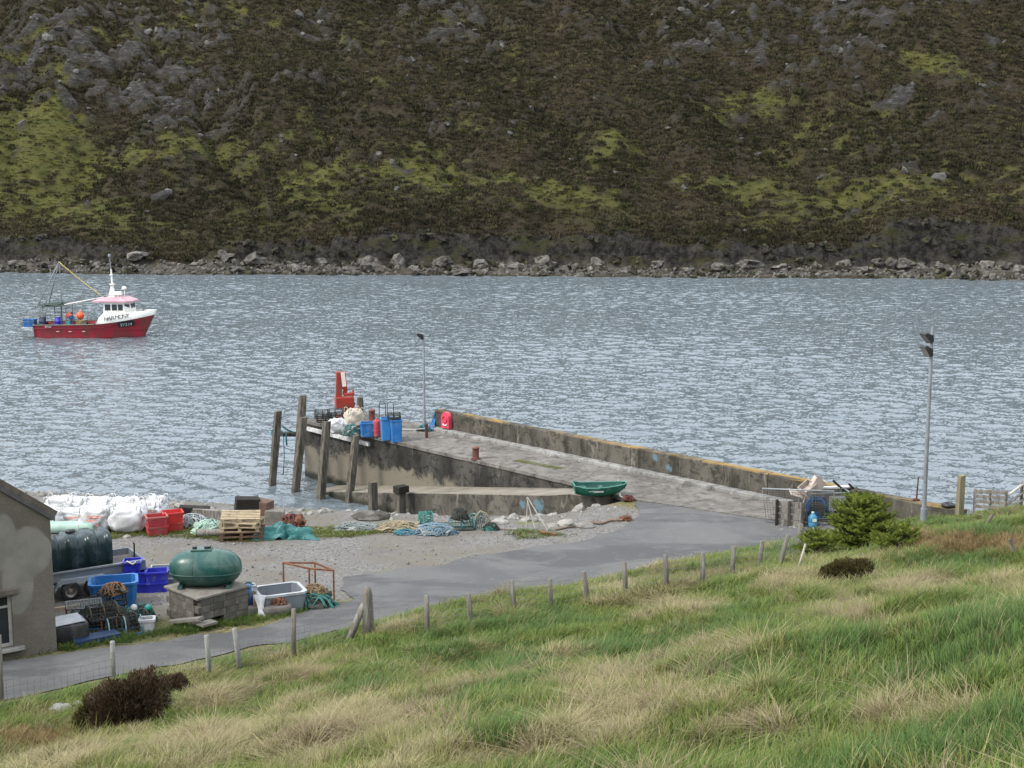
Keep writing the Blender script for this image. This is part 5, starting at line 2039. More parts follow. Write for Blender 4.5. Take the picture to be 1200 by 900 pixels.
    ms = MB().add(vs_, [(0, 3, 2, 1), (4, 5, 6, 7), (0, 1, 5, 4), (1, 2, 6, 5), (2, 3, 7, 6), (3, 0, 4, 7)]).cyl((7.78, 0, 5.2), (7.72, 0, 6.9), .10, .075, 10).build('mast', HULLW, t)
    MB().cyl((7.72, 0, 6.85), (7.6, 0, 8.3), .035, n=6).build('aerial', GALV, ms)
    MB().box((7.78, 0, 5.35), (.4, .5, .12)).build('spreader', HULLW, ms)
    MB().box((7.72, 0, 6.3), (.16, .7, .08)).build('spreader', HULLW, ms)
    MB().lathe([(0, 8.05), (.14, 8.1), (.16, 8.25), (.1, 8.42), (0, 8.45)], 10, Matrix.Translation((7.6, 0, 0))).build('radar_reflector', GREYP, ms)
    # aft gantry with dark canopy
    gan = MB()
    for x in (1.0, 2.9):
        for sy_ in (-1.55, 1.55):
            gan.tube([(x, sy_, .75), (x, sy_, 3.2)], .045, 6)
        gan.tube([(x, -1.55, 3.2), (x, 1.55, 3.2)], .045, 6)
    for sy_ in (-1.55, 1.55):
        gan.tube([(0, sy_, 2.2), (0, sy_, .9)], .04, 6)
        gan.tube([(-1.0, sy_, 2.25), (2.9, sy_, 2.3)], .03, 6)
        gan.tube([(0.5, sy_, 3.2), (2.9, sy_, 3.2)], .045, 6)
    gan.build('gantry', M('gantry_paint', (0.12, 0.13, 0.12), None, 2, .7), t)
    MB().blob((1.6, 0, 3.26), (1.25, 1.6, .14), 3, .35, 2.4, 2).build('canopy_net', M('canopy_net', (0.03, 0.055, 0.045), None, 6, .9), t)
    MB().box((2.9, -1.5, 2.0), (.16, .14, 2.6)).build('gantry_post', DKBLUE, t)
    mast2 = MB()
    apex = (2.35, 0, 7.6)
    mast2.tube([(0.45, -1.5, 3.2), apex], .055, 6)
    mast2.tube([(0.45, 1.5, 3.2), apex], .055, 6)
    mast2.tube([(2.45, 0, 3.2), apex], .03, 6)
    mast2.build('a_frame', GREYP, t)
    MB().tube(sag(apex, (6.7, 0, 4.1), .1), .045, 5).build('stay_rope', M('yellow_rope', (0.55, 0.45, 0.12), None, 8, .8), t)
    MB().tube([(2.8, -.3, 3.25), (6.9, -.2, 4.05)], .06, 6).build('boom', HULLW, t)
    # stern platform with its struts and rail
    sp_ = MB()
    sp_.box((-.62, 0, .98), (1.3, 3.1, .08))
    for k in range(4):
        sp_.tube([(-.1 - .35 * k, -1.5, .98), (0.0, -1.5, .45 + .05 * k)], .035, 5)
    sp_.build('stern_platform', M('platform_white', (0.55, 0.57, 0.58), None, 3, .6), t)
    rl = MB()
    for x in (-1.2, -.6, 0.0):
        rl.tube([(x, -1.5, 1.0), (x, -1.5, 2.15)], .025, 5)
    for z in (1.6, 2.1):
        rl.tube([(0, -1.5, z), (-1.22, -1.5, z), (-1.22, 1.5, z), (0, 1.5, z)], .025, 5)
    rl.build('stern_rail', GREYP, t)
    MB().box((5.0, -.9, 1.25), (.6, .5, .5), bev=.08).cyl((4.7, -.9, 1.3), (5.3, -.9, 1.3), .3, n=12).build('winch', BLACKM, t)
    MB().tube([(6.5, -1.9, 1.4), (6.6, -1.9, 1.75), (6.7, -1.85, 1.4)], .05, 5).build('fairlead', GREYP, t)
    MB().cyl((10.9, 0, 2.3), (10.9, 0, 3.05), .07, n=8).build('bow_post', DECKB, t)
    # name and number on the bow
    NAVY = M('navy_letters', (0.03, 0.035, 0.07), None, 5, .5)
    # letters lean out with the bulwark
    def side(x):
        u = x / stemx(1)
        return -half(u * L, 1)
    for nm, txt, size, mt, x0, x1, z0, z1 in (('name_lettering', 'HARMONY', .60, NAVY, 7.5, 10.0, 1.83, 2.18), ):
        y0, y1 = side(x0) - .1, side(x1) - .1
        adv = (x1 - x0) / len(txt)
        for k, ch in enumerate(txt):
            f = (k + .0) / len(txt)
            xa, xb = x0 + adv * k, x0 + adv * (k + 1)
            ya, yb = side(xa) - .1 - .012 * k, side(xb) - .1 - .012 * (k + 1)
            ang = math.atan2(yb - ya, xb - xa)
            m = Matrix.Translation((xa, ya, z0 + (z1 - z0) * f)) @ Matrix.Rotation(ang, 4, 'Z') @ Matrix.Rotation(R(90), 4, 'X')
            text_mesh(ch, size, mt, 'letter', t, m, .012)
    # number board, following the flare of the bow
    def hull_pt(x, z, off):
        lev = min(1.0, z / zr(x))
        return Vector((x, -half(x / stemx(lev) * L, lev) - off, z))
    q = [hull_pt(8.8, 1.12, .03), hull_pt(10.25, 1.26, .03), hull_pt(10.3, 1.86, .05), hull_pt(8.75, 1.64, .05)]
    out_n = (q[1] - q[0]).cross(q[3] - q[0]).normalized()
    nb = MB()
    nb.add([p + out_n * .05 for p in q] + [p - out_n * .12 for p in q], [(0, 1, 2, 3), (7, 6, 5, 4), (0, 4, 5, 1), (1, 5, 6, 2), (2, 6, 7, 3), (3, 7, 4, 0)])
    bd = nb.build('number_board', BLACKM, t)
    ax = (q[1] - q[0]).normalized()
    ay = out_n.cross(ax).normalized()
    m = Matrix((ax, ay, out_n)).transposed().to_4x4()
    m.translation = q[0] + out_n * .062 + ax * .12 + ay * .12
    text_mesh('SY214', .46, M('pale_letters', (0.6, 0.62, 0.66), None, 5, .5), 'number_lettering', bd, m, .01)
    text_mesh('SY214', .26, M('pale_letters', (0.6, 0.62, 0.66)), 'stern_number', t, Matrix.Translation((1.35, -half(1.5, 1) - .06, 1.08)) @ Matrix.Rotation(R(90), 4, 'X'), .012)
    return t


fishing_boat()


def BL(x, y, z):
    return BM @ Vector((x, y, z))


fish_box(BL(-.62, -.9, 1.02), 'blue fish box on the stern platform of the fishing boat', BRZ, BLUEP, (1.15, .9, .42))
fish_box(BL(-.62, -.9, 1.44), 'upper blue fish box stacked on the stern platform of the boat', BRZ, BLUEP, (1.15, .9, .36))
for x, lab, mt in ((.75, 'dark blue drum at the stern of the fishing boat', DKBLUE), (2.4, 'bright blue drum beside the gantry post of the boat', BLUED)):
    t = thing('drum', lab, 'drum', BL(x, -1.1, .75), BRZ)
    MB().lathe([(0, 0), (.33, 0), (.36, .04), (.36, .4), (.38, .42), (.38, .46), (.36, .48), (.36, .85), (.38, .87), (.38, .91), (.36, .93), (.35, 1.28), (.3, 1.32), (0, 1.32)], 14).build('shell', mt, t)
    MB().lathe([(0, 1.32), (.08, 1.32), (.08, 1.37), (0, 1.37)], 8).build('bung', WHITEP, t)
creel(BL(1.35, -1.0, .75), 'brown creel on the aft deck of the fishing boat', 1.5, rope=BROWNWOOD, s=(1.0, .6, .55), group='creels on the fishing boat')
creel(BL(1.85, -1.0, .75), 'green creel on the aft deck of the fishing boat', 1.5, rope=NETT, s=(1.0, .6, .6), group='creels on the fishing boat')
for x, r_, lab in ((3.3, .32, 'small orange buoy beside the crew member on the boat'), (4.45, .40, 'large orange buoy hanging beside the crew member on the boat')):
    t = thing('buoy', lab, 'buoy', BL(x, -.45, 2.15), BRZ)
    MB().lathe([(0, -r_ * 1.05), (r_ * .3, -r_), (r_ * .8, -r_ * .6), (r_, 0), (r_ * .85, r_ * .55), (r_ * .4, r_ * .9), (.1, r_ * 1.05), (.1, r_ * 1.2), (0, r_ * 1.2)], 16).build('ball', ORANGE, t)
    MB().tube([(0, 0, r_ * 1.2), (0, .2, r_ * 1.2 + .2), (0, .75, r_ * 1.2 + .25)], .02, 5).build('lanyard', ROPEW, t)
rk_ = thing('buoy_rack', 'low rail on the boat deck that carries the orange buoys', 'rail', BL(3.9, 0, .75), BRZ)
for x in (-1.1, 1.1):
    MB().tube([(x, 0, 0), (x, 0, 2.15)], .04, 6).build('upright', GREYP, rk_)
MB().tube([(-1.1, 0, 2.1), (1.1, 0, 2.1)], .04, 6).build('crossbar', GREYP, rk_)
open_bin(BL(3.35, -.75, .75), 'turquoise tub on the boat deck below the small orange buoy', (.6, .5, .85), BRZ, M('turquoise_plastic', (0.10, 0.42, 0.45), None, 3, .5), feet=False, cat='tub', name='tub')
open_bin(BL(4.5, -.75, .75), 'mustard tub on the boat deck below the large orange buoy', (.75, .5, .95), BRZ, M('mustard_plastic', (0.45, 0.33, 0.12), None, 3, .5), feet=False, cat='tub', name='tub')


def person(loc, rz):
    """one skinned figure in overalls, arms bent at work"""
    t = thing('person', 'person in dark blue oilskins working at the rail of the fishing boat', 'person', loc, rz)
    V = {'pelvis': (0, 0, .95), 'belly': (0, -.02, 1.12), 'chest': (0, -.06, 1.34), 'neck': (0, -.09, 1.50), 'jaw': (0, -.13, 1.58), 'head': (0, -.12, 1.68), 'crown': (0, -.11, 1.76)}
    E = [('pelvis', 'belly'), ('belly', 'chest'), ('chest', 'neck'), ('neck', 'jaw'), ('jaw', 'head'), ('head', 'crown')]
    rad = {'pelvis': (.17, .13), 'belly': (.17, .12), 'chest': (.20, .13), 'neck': (.065, .065), 'jaw': (.075, .08), 'head': (.085, .10), 'crown': (.06, .07)}
    for s, n in ((-1, 'l'), (1, 'r')):
        V.update({'sh' + n: (s * .20, -.07, 1.43), 'el' + n: (s * .29, -.16, 1.17), 'wr' + n: (s * .18, -.38, 1.10), 'ha' + n: (s * .15, -.45, 1.09),
                  'hip' + n: (s * .10, 0, .88), 'kn' + n: (s * .12, -.05, .50), 'an' + n: (s * .13, .02, .09), 'to' + n: (s * .15, -.15, .04)})
        E += [('chest', 'sh' + n), ('sh' + n, 'el' + n), ('el' + n, 'wr' + n), ('wr' + n, 'ha' + n), ('pelvis', 'hip' + n), ('hip' + n, 'kn' + n), ('kn' + n, 'an' + n), ('an' + n, 'to' + n)]
        rad.update({'sh' + n: (.085, .085), 'el' + n: (.06, .06), 'wr' + n: (.045, .045), 'ha' + n: (.045, .03), 'hip' + n: (.115, .115), 'kn' + n: (.08, .08), 'an' + n: (.06, .07), 'to' + n: (.05, .04)})
    keys = list(V)
    me_ = bpy.data.meshes.new('body')
    me_.from_pydata([V[k] for k in keys], [(keys.index(a), keys.index(b2)) for a, b2 in E], [])
    o = bpy.data.objects.new('body', me_)
    link(o, t)
    sk = o.modifiers.new('skin', 'SKIN')
    for k, d in zip(keys, me_.skin_vertices[0].data):
        d.radius = rad[k]
        d.use_root = (k == 'pelvis')
    o.modifiers.new('sub', 'SUBSURF').levels = 1
    o.modifiers['sub'].render_levels = 1
    # overalls below the neck, skin on the face: split by height
    m, tt, b2 = _nodes('crew_clothes')
    tc = tt.nodes.new('ShaderNodeTexCoord')
    sx = tt.nodes.new('ShaderNodeSeparateXYZ')
    tt.links.new(tc.outputs['Object'], sx.inputs[0])
    tt.links.new(mixnode(tt, ramp(tt, sx.outputs[2], 1.52, 1.54), (0.03, 0.06, 0.14), (0.45, 0.25, 0.18)), b2.inputs['Base Color'])
    b2.inputs['Roughness'].default_value = .7
    me_.materials.append(m)
    MB().lathe([(.0, 1.85), (.07, 1.83), (.105, 1.76), (.11, 1.70), (.10, 1.69)], 12, Matrix.Translation((0, -.10, 0))).build('woolly_hat', DKBLUE, t)
    f = MB()
    f.blob((0, -.235, 1.66), (.015, .025, .025), 1, 0, 1)
    for s in (-1, 1):
        f.blob((s * .095, -.11, 1.67), (.012, .025, .035), 1, 0, 1)
    f.build('face_features', M('skin_tone', (0.45, 0.25, 0.18), None, 6, .6), t)
    hnd = MB()
    for s in (-1, 1):
        for k in range(4):
            hnd.tube([(s * .15 + (k - 1.5) * .021, -.46, 1.085), (s * .15 + (k - 1.5) * .022, -.515, 1.08), (s * .15 + (k - 1.5) * .02, -.54, 1.05)], .010, 5)
        hnd.tube([(s * .11, -.43, 1.08), (s * .085, -.47, 1.075), (s * .09, -.50, 1.06)], .011, 5)
    hnd.build('fingers', M('skin_tone', (0.45, 0.25, 0.18)), t)
    return t


person(BL(3.85, -1.25, .75), BRZ + .3)
# ================================================================ THE YARD
RDIR = math.atan2(0.576, 0.817)          # the direction of the road


def Y(px, py, dz=0.0):
    p = GH(px, py, base=True)
    return p + Vector((0, 0, dz))


# ---------------------------------------------------------------- building at the roadside
def render_wall_material(patch):
    m, t, b = _nodes('harled_wall')
    v = coords(t, world=True)
    tc = t.nodes.new('ShaderNodeTexCoord')
    c = mixnode(t, ramp(t, noise_node(t, v, 0.7, 6, 0.6), 0.35, 0.65), (0.128, 0.112, 0.092), (0.178, 0.158, 0.132))
    c = mixnode(t, ramp(t, noise_node(t, v, 26, 4, 0.7), 0.4, 0.65, 0, 0.6), c, (0.10, 0.085, 0.07))
    c = mixnode(t, ramp(t, noise_node(t, v, 1.6, 6, 0.7), 0.55, 0.7, 0, 0.5), c, (0.12, 0.11, 0.095))
    # an area where the harling has come away and the paler render shows
    tot = None
    for (x, z, rx, rz_) in patch:
        mp = t.nodes.new('ShaderNodeMapping')
        mp.inputs['Location'].default_value = (-x / rx, 0, -z / rz_)
        mp.inputs['Scale'].default_value = (1 / rx, 0, 1 / rz_)
        t.links.new(tc.outputs['Object'], mp.inputs[0])
        ln = t.nodes.new('ShaderNodeVectorMath')
        ln.operation = 'LENGTH'
        t.links.new(mp.outputs[0], ln.inputs[0])
        tot = ln.outputs['Value'] if tot is None else math_node(t, 'MINIMUM', tot, ln.outputs['Value'])
    f = ramp(t, math_node(t, 'ADD', tot, math_node(t, 'MULTIPLY', noise_node(t, v, 2.2, 6, 0.6), 0.35)), 1.24, 1.08)
    pale = mixnode(t, ramp(t, noise_node(t, v, 1.5, 5, 0.6), 0.35, 0.7), (0.24, 0.225, 0.19), (0.18, 0.17, 0.146))
    c = mixnode(t, f, c, pale)
    t.links.new(c, b.inputs['Base Color'])
    b.inputs['Roughness'].default_value = 0.95
    b.inputs['Specular IOR Level'].default_value = 0.15
    bump_node(t, noise_node(t, v, 30, 4, 0.7), 0.9, 0.025, b)
    return m


def building():
    c = G(67, 764, 3.55)
    t = thing('harled_building', 'grey brown harled building with a gable and one window beside the road', 'building', (c.x, c.y, 0), RDIR)
    z0 = 3.2
    W, D, eave = 6.4, 8.0, 7.34
    rise = W / 2 * 0.76
    patch = [(-.7, 6.5, .66, .75), (-.95, 5.75, .42, .9), (-.35, 6.5, .36, .5), (-1.3, 6.9, .4, .8)]
    mat = render_wall_material(patch)
    # gable wall with a window opening: local x runs along the gable, 0 = right corner
    wx0, wx1, wz0, wz1 = -2.45, -1.14, 3.95, 5.42
    g = MB()
    th = 0.35
    xs = [-W, wx0, wx1, 0]

    def top(x):
        return eave + (rise - abs(x + W / 2) * 0.76)
    quads = [((-W, z0), (wx0, z0), (wx0, eave), (-W, eave)), ((wx1, z0), (0, z0), (0, eave), (wx1, eave)), ((wx0, z0), (wx1, z0), (wx1, wz0), (wx0, wz0)),
             ((wx0, wz1), (wx1, wz1), (wx1, eave), (wx0, eave))]
    for q in quads:
        g.add([(x, 0, z) for x, z in q], [(0, 1, 2, 3)])
    g.add([(-W, 0, eave), (wx0, 0, eave), (wx1, 0, eave), (0, 0, eave), (-W / 2, 0, eave + rise)], [(0, 1, 2, 3, 4)])
    for a, b2 in (((wx0, wz0), (wx1, wz0)), ((wx1, wz0), (wx1, wz1)), ((wx1, wz1), (wx0, wz1)), ((wx0, wz1), (wx0, wz0))):
        g.add([(a[0], 0, a[1]), (b2[0], 0, b2[1]), (b2[0], .25, b2[1]), (a[0], .25, a[1])], [(3, 2, 1, 0)])
    g.add([(0, 0, z0), (0, D, z0), (0, D, eave), (0, 0, eave), (-W, 0, z0), (-W, D, z0), (-W, D, eave), (-W, 0, eave), (-W / 2, D, eave + rise)],
          [(0, 1, 2, 3), (4, 7, 6, 5), (1, 5, 6, 8, 2)])
    g.build('wall', mat, t)
    slate = M('slate', (0.10, 0.095, 0.095), (0.07, 0.068, 0.07), 3, .8, bump=.01, dirt=(0.13, 0.12, 0.09), dirt_amt=.3)
    for s in (-1, 1):
        r_ = MB()
        a = Vector((-W / 2, -.06, eave + rise + .02))
        e = Vector((-W / 2 + s * (W / 2 + .12), -.06, eave - .06))
        up = Vector((0, 0, .14))
        vs_ = [a, e, e + up, a + up]
        vs_ += [p + Vector((0, D + .12, 0)) for p in vs_]
        fs = [(0, 1, 2, 3), (7, 6, 5, 4), (3, 2, 6, 7), (1, 0, 4, 5), (2, 1, 5, 6)]
        if s < 0:
            fs = [f[::-1] for f in fs]
        r_.add(vs_, fs)
        r_.build('roof_slope', slate, t)
    skew = M('skew_stone', (0.14, 0.115, 0.09), (0.09, 0.078, 0.065), 4, .9, bump=.012, bscale=12)
    for s in (-1, 1):
        a = Vector((-W / 2, .05, eave + rise + .17))
        e = Vector((-W / 2 + s * (W / 2 + .14), .05, eave + .07))
        d = (e - a) / 7
        for k in range(7):
            MB().beam(a + d * k + d * .01, a + d * (k + 1) - d * .01, .30, .10 + .01 * (k % 2), up=(0, 1, 0)).build('coping_stone', skew, t)
    wn = MB().box(((wx0 + wx1) / 2, .18, (wz0 + wz1) / 2), (wx1 - wx0 - .02, .02, wz1 - wz0 - .02)).build('window', DARKG, t)
    fr = M('window_frame', (0.42, 0.40, 0.36), (0.32, 0.3, 0.27), 6, .7)
    for (cx, cz, sx_, sz_) in ((wx0 + .04, (wz0 + wz1) / 2, .08, wz1 - wz0), (wx1 - .04, (wz0 + wz1) / 2, .08, wz1 - wz0), ((wx0 + wx1) / 2, wz0 + .04, wx1 - wx0 - .17, .08), ((wx0 + wx1) / 2, wz1 - .04, wx1 - wx0 - .17, .08),
                               ((wx0 + wx1) / 2, wz1 - .35, wx1 - wx0 - .17, .06)):
        MB().box((cx, .15, cz), (sx_, .06, sz_ - .004)).build('frame', fr, wn)
    MB().box(((wx0 + wx1) / 2, -.06, wz0 - .05), (wx1 - wx0 + .5, .34, .10), (-.12, 0, 0), bev=.015).build('sill', KERBC, t)
    MB().box(((wx0 + wx1) / 2, -.03, wz1 + .10), (wx1 - wx0 + .35, .2, .16), bev=.015).build('lintel', skew, t)
    return t


building()


# ---------------------------------------------------------------- trailer and oil tank
def wheel(parent, loc, r=.31, w=.19):
    h = bpy.data.objects.new('wheel', None)
    rim = M('wheel_rim', (0.42, 0.42, 0.41), (0.3, 0.28, 0.26), 8, .55, metal=.3, dirt=(0.16, 0.12, 0.09), dirt_amt=.35)
    rub = M('tyre_rubber', (0.018, 0.018, 0.018), (0.03, 0.03, 0.029), 8, .85, dirt=(0.08, 0.075, 0.065), dirt_amt=.3)
    m = Matrix.Translation(Vector(loc)) @ Matrix.Rotation(R(90), 4, 'X')
    w_ = MB().lathe([(r * .62, -w / 2), (r * .92, -w / 2), (r, -w * .36), (r, w * .36), (r * .92, w / 2), (r * .62, w / 2)], 24, m, cap=False).build('wheel', rub, parent)
    MB().lathe([(0, w * .28), (r * .2, w * .28), (r * .24, w * .16), (r * .5, w * .12), (r * .56, w * .42), (r * .64, w * .46), (r * .64, -w * .4), (0, -w * .4)], 20, m).build('rim', rim, w_)
    nut = MB()
    for k in range(5):
        a = k * 1.2566
        nut.cyl(m @ Vector((math.cos(a) * r * .33, math.sin(a) * r * .33, w * .12)), m @ Vector((math.cos(a) * r * .33, math.sin(a) * r * .33, w * .24)), .016, n=6)
    nut.build('wheel_nuts', BLACKM, w_)
    bpy.data.objects.remove(h)
    return w_


def trailer():
    p = Y(88, 703)
    t = thing('flatbed_trailer', 'grey steel twin axle trailer carrying the black oil tank', 'trailer', p, RDIR - .05)
    L, W = 4.2, 1.75
    x0, x1 = -1.9, 2.3
    MB().box(((x0 + x1) / 2, W / 2 + .1, .68), (L, W, .08)).build('bed', M('trailer_bed', (0.12, 0.11, 0.10), None, 3, .8), t)
    sg = M('trailer_side', (0.16, 0.19, 0.23), (0.13, 0.15, 0.18), 2, .55, metal=.2, dirt=(0.22, 0.22, 0.21), dirt_amt=.3)
    MB().box(((x0 + x1) / 2, .08, .78), (L, .05, .30)).build('side_board', sg, t)
    MB().box(((x0 + x1) / 2, W + .12, .78), (L, .05, .30)).build('side_board', sg, t)
    MB().box((x1 + .02, W / 2 + .1, .78), (.05, W - .02, .30)).build('tail_board', sg, t)
    MB().beam((x0, .045, .945), (x1, .045, .945), .09, .05).build('top_rail', GALV, t)
    for y in (.3, W - .1):
        MB().box(((x0 + x1) / 2, y, .585), (L, .08, .11)).build('chassis_beam', GALV, t)
    for x in (-.12, .62):
        wheel(t, (x, .02, .31))
        wheel(t, (x, W + .2, .31))
        MB().cyl((x, .1, .36), (x, W + .1, .36), .035, n=8).build('axle', BLACKM, t)
    # mudguard over the near wheels
    for y in (-.09, W + .09):
        pr = [(-.62, .40), (-.52, .62), (-.40, .70), (.92, .70), (1.04, .62), (1.12, .44)]
        mg = MB()
        for k in range(len(pr) - 1):
            (a, za), (b2, zb) = pr[k], pr[k + 1]
            d = .02
            mg.add([(a, y, za), (b2, y, zb), (b2, y + .24, zb), (a, y + .24, za), (a, y, za + d), (b2, y, zb + d), (b2, y + .24, zb + d), (a, y + .24, za + d)],
                   [(0, 3, 2, 1), (4, 5, 6, 7), (0, 1, 5, 4), (1, 2, 6, 5), (2, 3, 7, 6), (3, 0, 4, 7)])
        yo = y if y < .5 else y + .24
        for k in range(len(pr) - 1):
            (a, za), (b2, zb) = pr[k], pr[k + 1]
            dn = .11 if 0 < k < len(pr) - 2 else .06
            mg.add([(a, yo - .012, za + .025), (b2, yo - .012, zb + .025), (b2, yo - .012, zb - dn), (a, yo - .012, za - dn)], [(0, 3, 2, 1)])
        mg.build('mudguard', M('mudguard', (0.30, 0.33, 0.36), (0.22, 0.25, 0.27), 3, .55), t)
    for y in (.35, W - .15):
        MB().beam((x0, y, .62), (x0 - 1.3, W / 2 + .1, .55), .08, .08).build('drawbar', GALV, t)
    # oil tank lying on the bed: ribbed moulded body
    tk = thing('oil_tank', 'dark green ribbed plastic oil tank lying on the trailer', 'tank', p + Vector((0, 0, .725)), RDIR - .05)
    rows = []
    N = 72
    LL, hw, hh = 3.1, .70, .66
    for i in range(N + 1):
        u = i / N
        x = -1.75 + LL * u
        rib = .5 + .5 * math.cos(u * 5 * 2 * math.pi)
        rib = max(0, min(1, (rib - .22) / .5))
        sc = .86 + .14 * rib
        end = min(1, min(u, 1 - u) / .035)
        sc *= .93 + .07 * math.sqrt(max(0, 1 - (1 - end) ** 2))
        sec = []
        for k in range(28):
            a = 2 * math.pi * k / 28
            ca, sa = math.cos(a), math.sin(a)
            e = 2 / 3.6
            y = math.copysign(abs(ca) ** e, ca) * hw
            z = math.copysign(abs(sa) ** e, sa) * hh
            f = sc if sa > -.55 else .93 + .0 * sc
            sec.append((x, y * f + W / 2 + .1, z * (sc if sa > 0 else (.95 * f if sa < -.55 else f)) + hh * .95))
        sec.append(sec[0])
        rows.append(sec)
    v1, f1 = loft(rows, False, False)
    n = 29
    f1 += [tuple(range(28)), tuple(range(N * n, N * n + 28))[::-1]]
    mz = min(q[2] for q in v1)
    v1 = [(a, b2, c - mz) for a, b2, c in v1]
    MB().add(v1, [f[::-1] for f in f1], True).build('shell', M('tank_green', (0.010, 0.024, 0.026), (0.015, 0.032, 0.035), 1.5, .32, dirt=(0.05, 0.07, 0.075), dirt_amt=.3), tk)
    for x in (-1.0, .2):
        MB().lathe([(.0, 0), (.16, 0), (.16, .06), (0, .08)], 14, Matrix.Translation((x, W / 2 + .1, 1.245))).build('filler_cap', BLACKM, tk)
    MB().tube(sag((-1.7, .05, .98), (-1.3, .12, 1.1), .1), .02, 5).build('strap', ROPEW, tk)


trailer()
p = G(95, 716, 3.3)
tag(MB().beam(p + Vector((-1.1, -.42, .06)), p + Vector((.7, .62, .06)), .12, .22, up=(0, 0, 1)).build('long_plank', NEWWOOD), 'long pale plank on the ground beside the trailer wheel', 'plank')

# ---------------------------------------------------------------- bins, fish boxes and creels by the road
open_bin(Y(134, 709), 'large bright blue open bin behind the creels', (1.45, 1.05, .82), .28, BLUEP, wall=.05, feet=False)
B = Y(160, 694)
fish_box(B + Vector((-.05, .1, 0)), 'bottom violet blue fish box nearest the bright blue bin', .2, BLUED, (.85, .55, .34), 'violet blue fish boxes')
fish_box(B + Vector((.62, .2, 0)), 'bottom violet blue fish box beside the block plinth', .25, BLUED, (.65, .55, .34), 'violet blue fish boxes')
fish_box(B + Vector((.62, .2, .345)), 'violet blue fish box stacked second beside the block plinth', .22, BLUED, (.7, .55, .34), 'violet blue fish boxes')
fish_box(B + Vector((-.08, .1, .345)), 'violet blue fish box in the middle of the taller stack', .15, BLUED, (.8, .55, .36), 'violet blue fish boxes', lip=BLUED)
fish_box(B + Vector((-.12, .12, .71)), 'topmost violet blue fish box with a white rope handle', .18, BLUED, (.55, .5, .34), 'violet blue fish boxes', lip=M('violet_pale', (0.12, 0.13, 0.55), None, 3, .5))
rp = MB().tube([B + Vector((-.25, -.2, 1.06)), B + Vector((-.2, -.22, 1.1)), B + Vector((-.02, -.22, 1.0)), B + Vector((.08, -.2, 1.08))], .03, 5)
tag(rp.build('box_rope', ROPEW), 'white rope lying on the topmost violet blue fish box', 'rope')
st = MB().tube([B + Vector((-.2, .6, .7)), B + Vector((-.18, .6, 1.45)), B + Vector((-.22, .6, 1.5))], .03, 6)
tag(st.build('marker_stake', TARWOOD), 'thin dark stake upright behind the violet fish boxes', 'stake')
fish_box(B + Vector((.75, .85, 0)), 'grey fish box behind the violet ones', .2, GREYP, (.9, .55, .3), lip=WHITEP)
fish_box(B + Vector((.75, .85, .30)), 'pale lidded fish box upon the grey one behind the violet boxes', .2, GREYP, (.9, .55, .3), lip=WHITEP)

cg = 'lobster creels heaped by the roadside'
CREELN = M('creel_net_brown', (0.10, 0.085, 0.06), (0.06, 0.06, 0.045), 10, .9)
creel(Y(112, 717), 'creel with dark hoops standing behind the wire topped rack', 1.2, rope=CREELN, s=(.8, .55, .52), group=cg)
creel(Y(112, 724), 'teal roped creel under the wire topped rack', .3, rope=NETT, s=(.8, .55, .42), group=cg)
creel(Y(133, 727), 'brown netted creel at the foot of the bright blue bin', .1, rope=CREELN, s=(.85, .55, .45), group=cg, hoopm=NETT)
creel(Y(133, 727) + Vector((-.05, .1, .46)), 'creel stuffed with rope on top of the heap', .5, rope=CREELN, s=(.8, .55, .5), group=cg, hoopm=NETD)
net_heap(Y(133, 727) + Vector((.05, .0, .84)), 'tangle of brown net and orange rope on the highest creel', (.75, .6, .3), 21, (CREELN, M('tan_rope', (0.30, 0.17, 0.09), None, 9, .9)), strands=20)
creel(Y(152, 729), 'teal framed creel between the blue bin and the plinth', -.2, rope=NETT, s=(.8, .5, .45), group=cg)
BLUEFR = M('blue_creel_base', (0.03, 0.16, 0.36), None, 5, .6)
creel(Y(146, 742), 'creel with pale hoops on a bright blue base by the verge', .45, rope=NETG, base=BLUEFR, s=(1.0, .62, .48), group=cg, net=NETD, hoopm=M('grey_blue_hoop', (0.22, 0.33, 0.36), None, 6, .7))
creel(Y(118, 741), 'dark creel with rusty rods beside the black tub', .45, rope=NETD, base=BLUEFR, s=(.9, .6, .42), group=cg, hoopm=RUST)
creel(Y(103, 731), 'dark creel with a teal hoop behind the black tub', .8, rope=NETD, s=(.85, .6, .5), group=cg, hoopm=NETT)
creel(Y(118, 741) + Vector((.05, .05, .43)), 'dark creel lying across the rusty rodded one', .6, rope=NETD, s=(.85, .6, .42), group=cg, hoopm=CREELN)
creel(Y(157, 736), 'dark creel pressed against the corner of the plinth', .9, rope=NETD, s=(.8, .55, .5), group=cg, hoopm=CREELN)
net_heap(Y(126, 733), 'black net heap buried among the roadside creels', (1.5, .8, .62), 24, (NETD, NETD), strands=40)
net_heap(Y(116, 722), 'dark brown net heap behind the wire topped rack', (.9, .6, .4), 25, (NETD, CREELN), strands=40)
net_heap(Y(168, 728), 'dark net and teal floats heaped beside the plinth', (.7, .55, .5), 23, (NETD, NETT), strands=24)
for i, (px, py, mt, lab) in enumerate(((161, 711, WHITEP, 'small white float on the dark net heap'), (176, 712, M('jade_float', (.03, .3, .25), None, 4, .5), 'jade green float on the dark net heap'))):
    p = Y(168, 728) + Vector((-.22 + .42 * i, -.15, .47))
    tag(MB().blob((0, 0, 0), (.11, .11, .11), 2, .03, 1, i, smooth=True).build('net_float', mt, loc=p), lab, 'float')
open_bin(Y(173, 740), 'white plastic tub at the corner of the plinth', (.42, .36, .4), .2, M('tub_white', (.55, .55, .55), None, 3, .5, dirt=(.3, .28, .25), dirt_amt=.3), feet=False, cat='tub', name='white_tub')
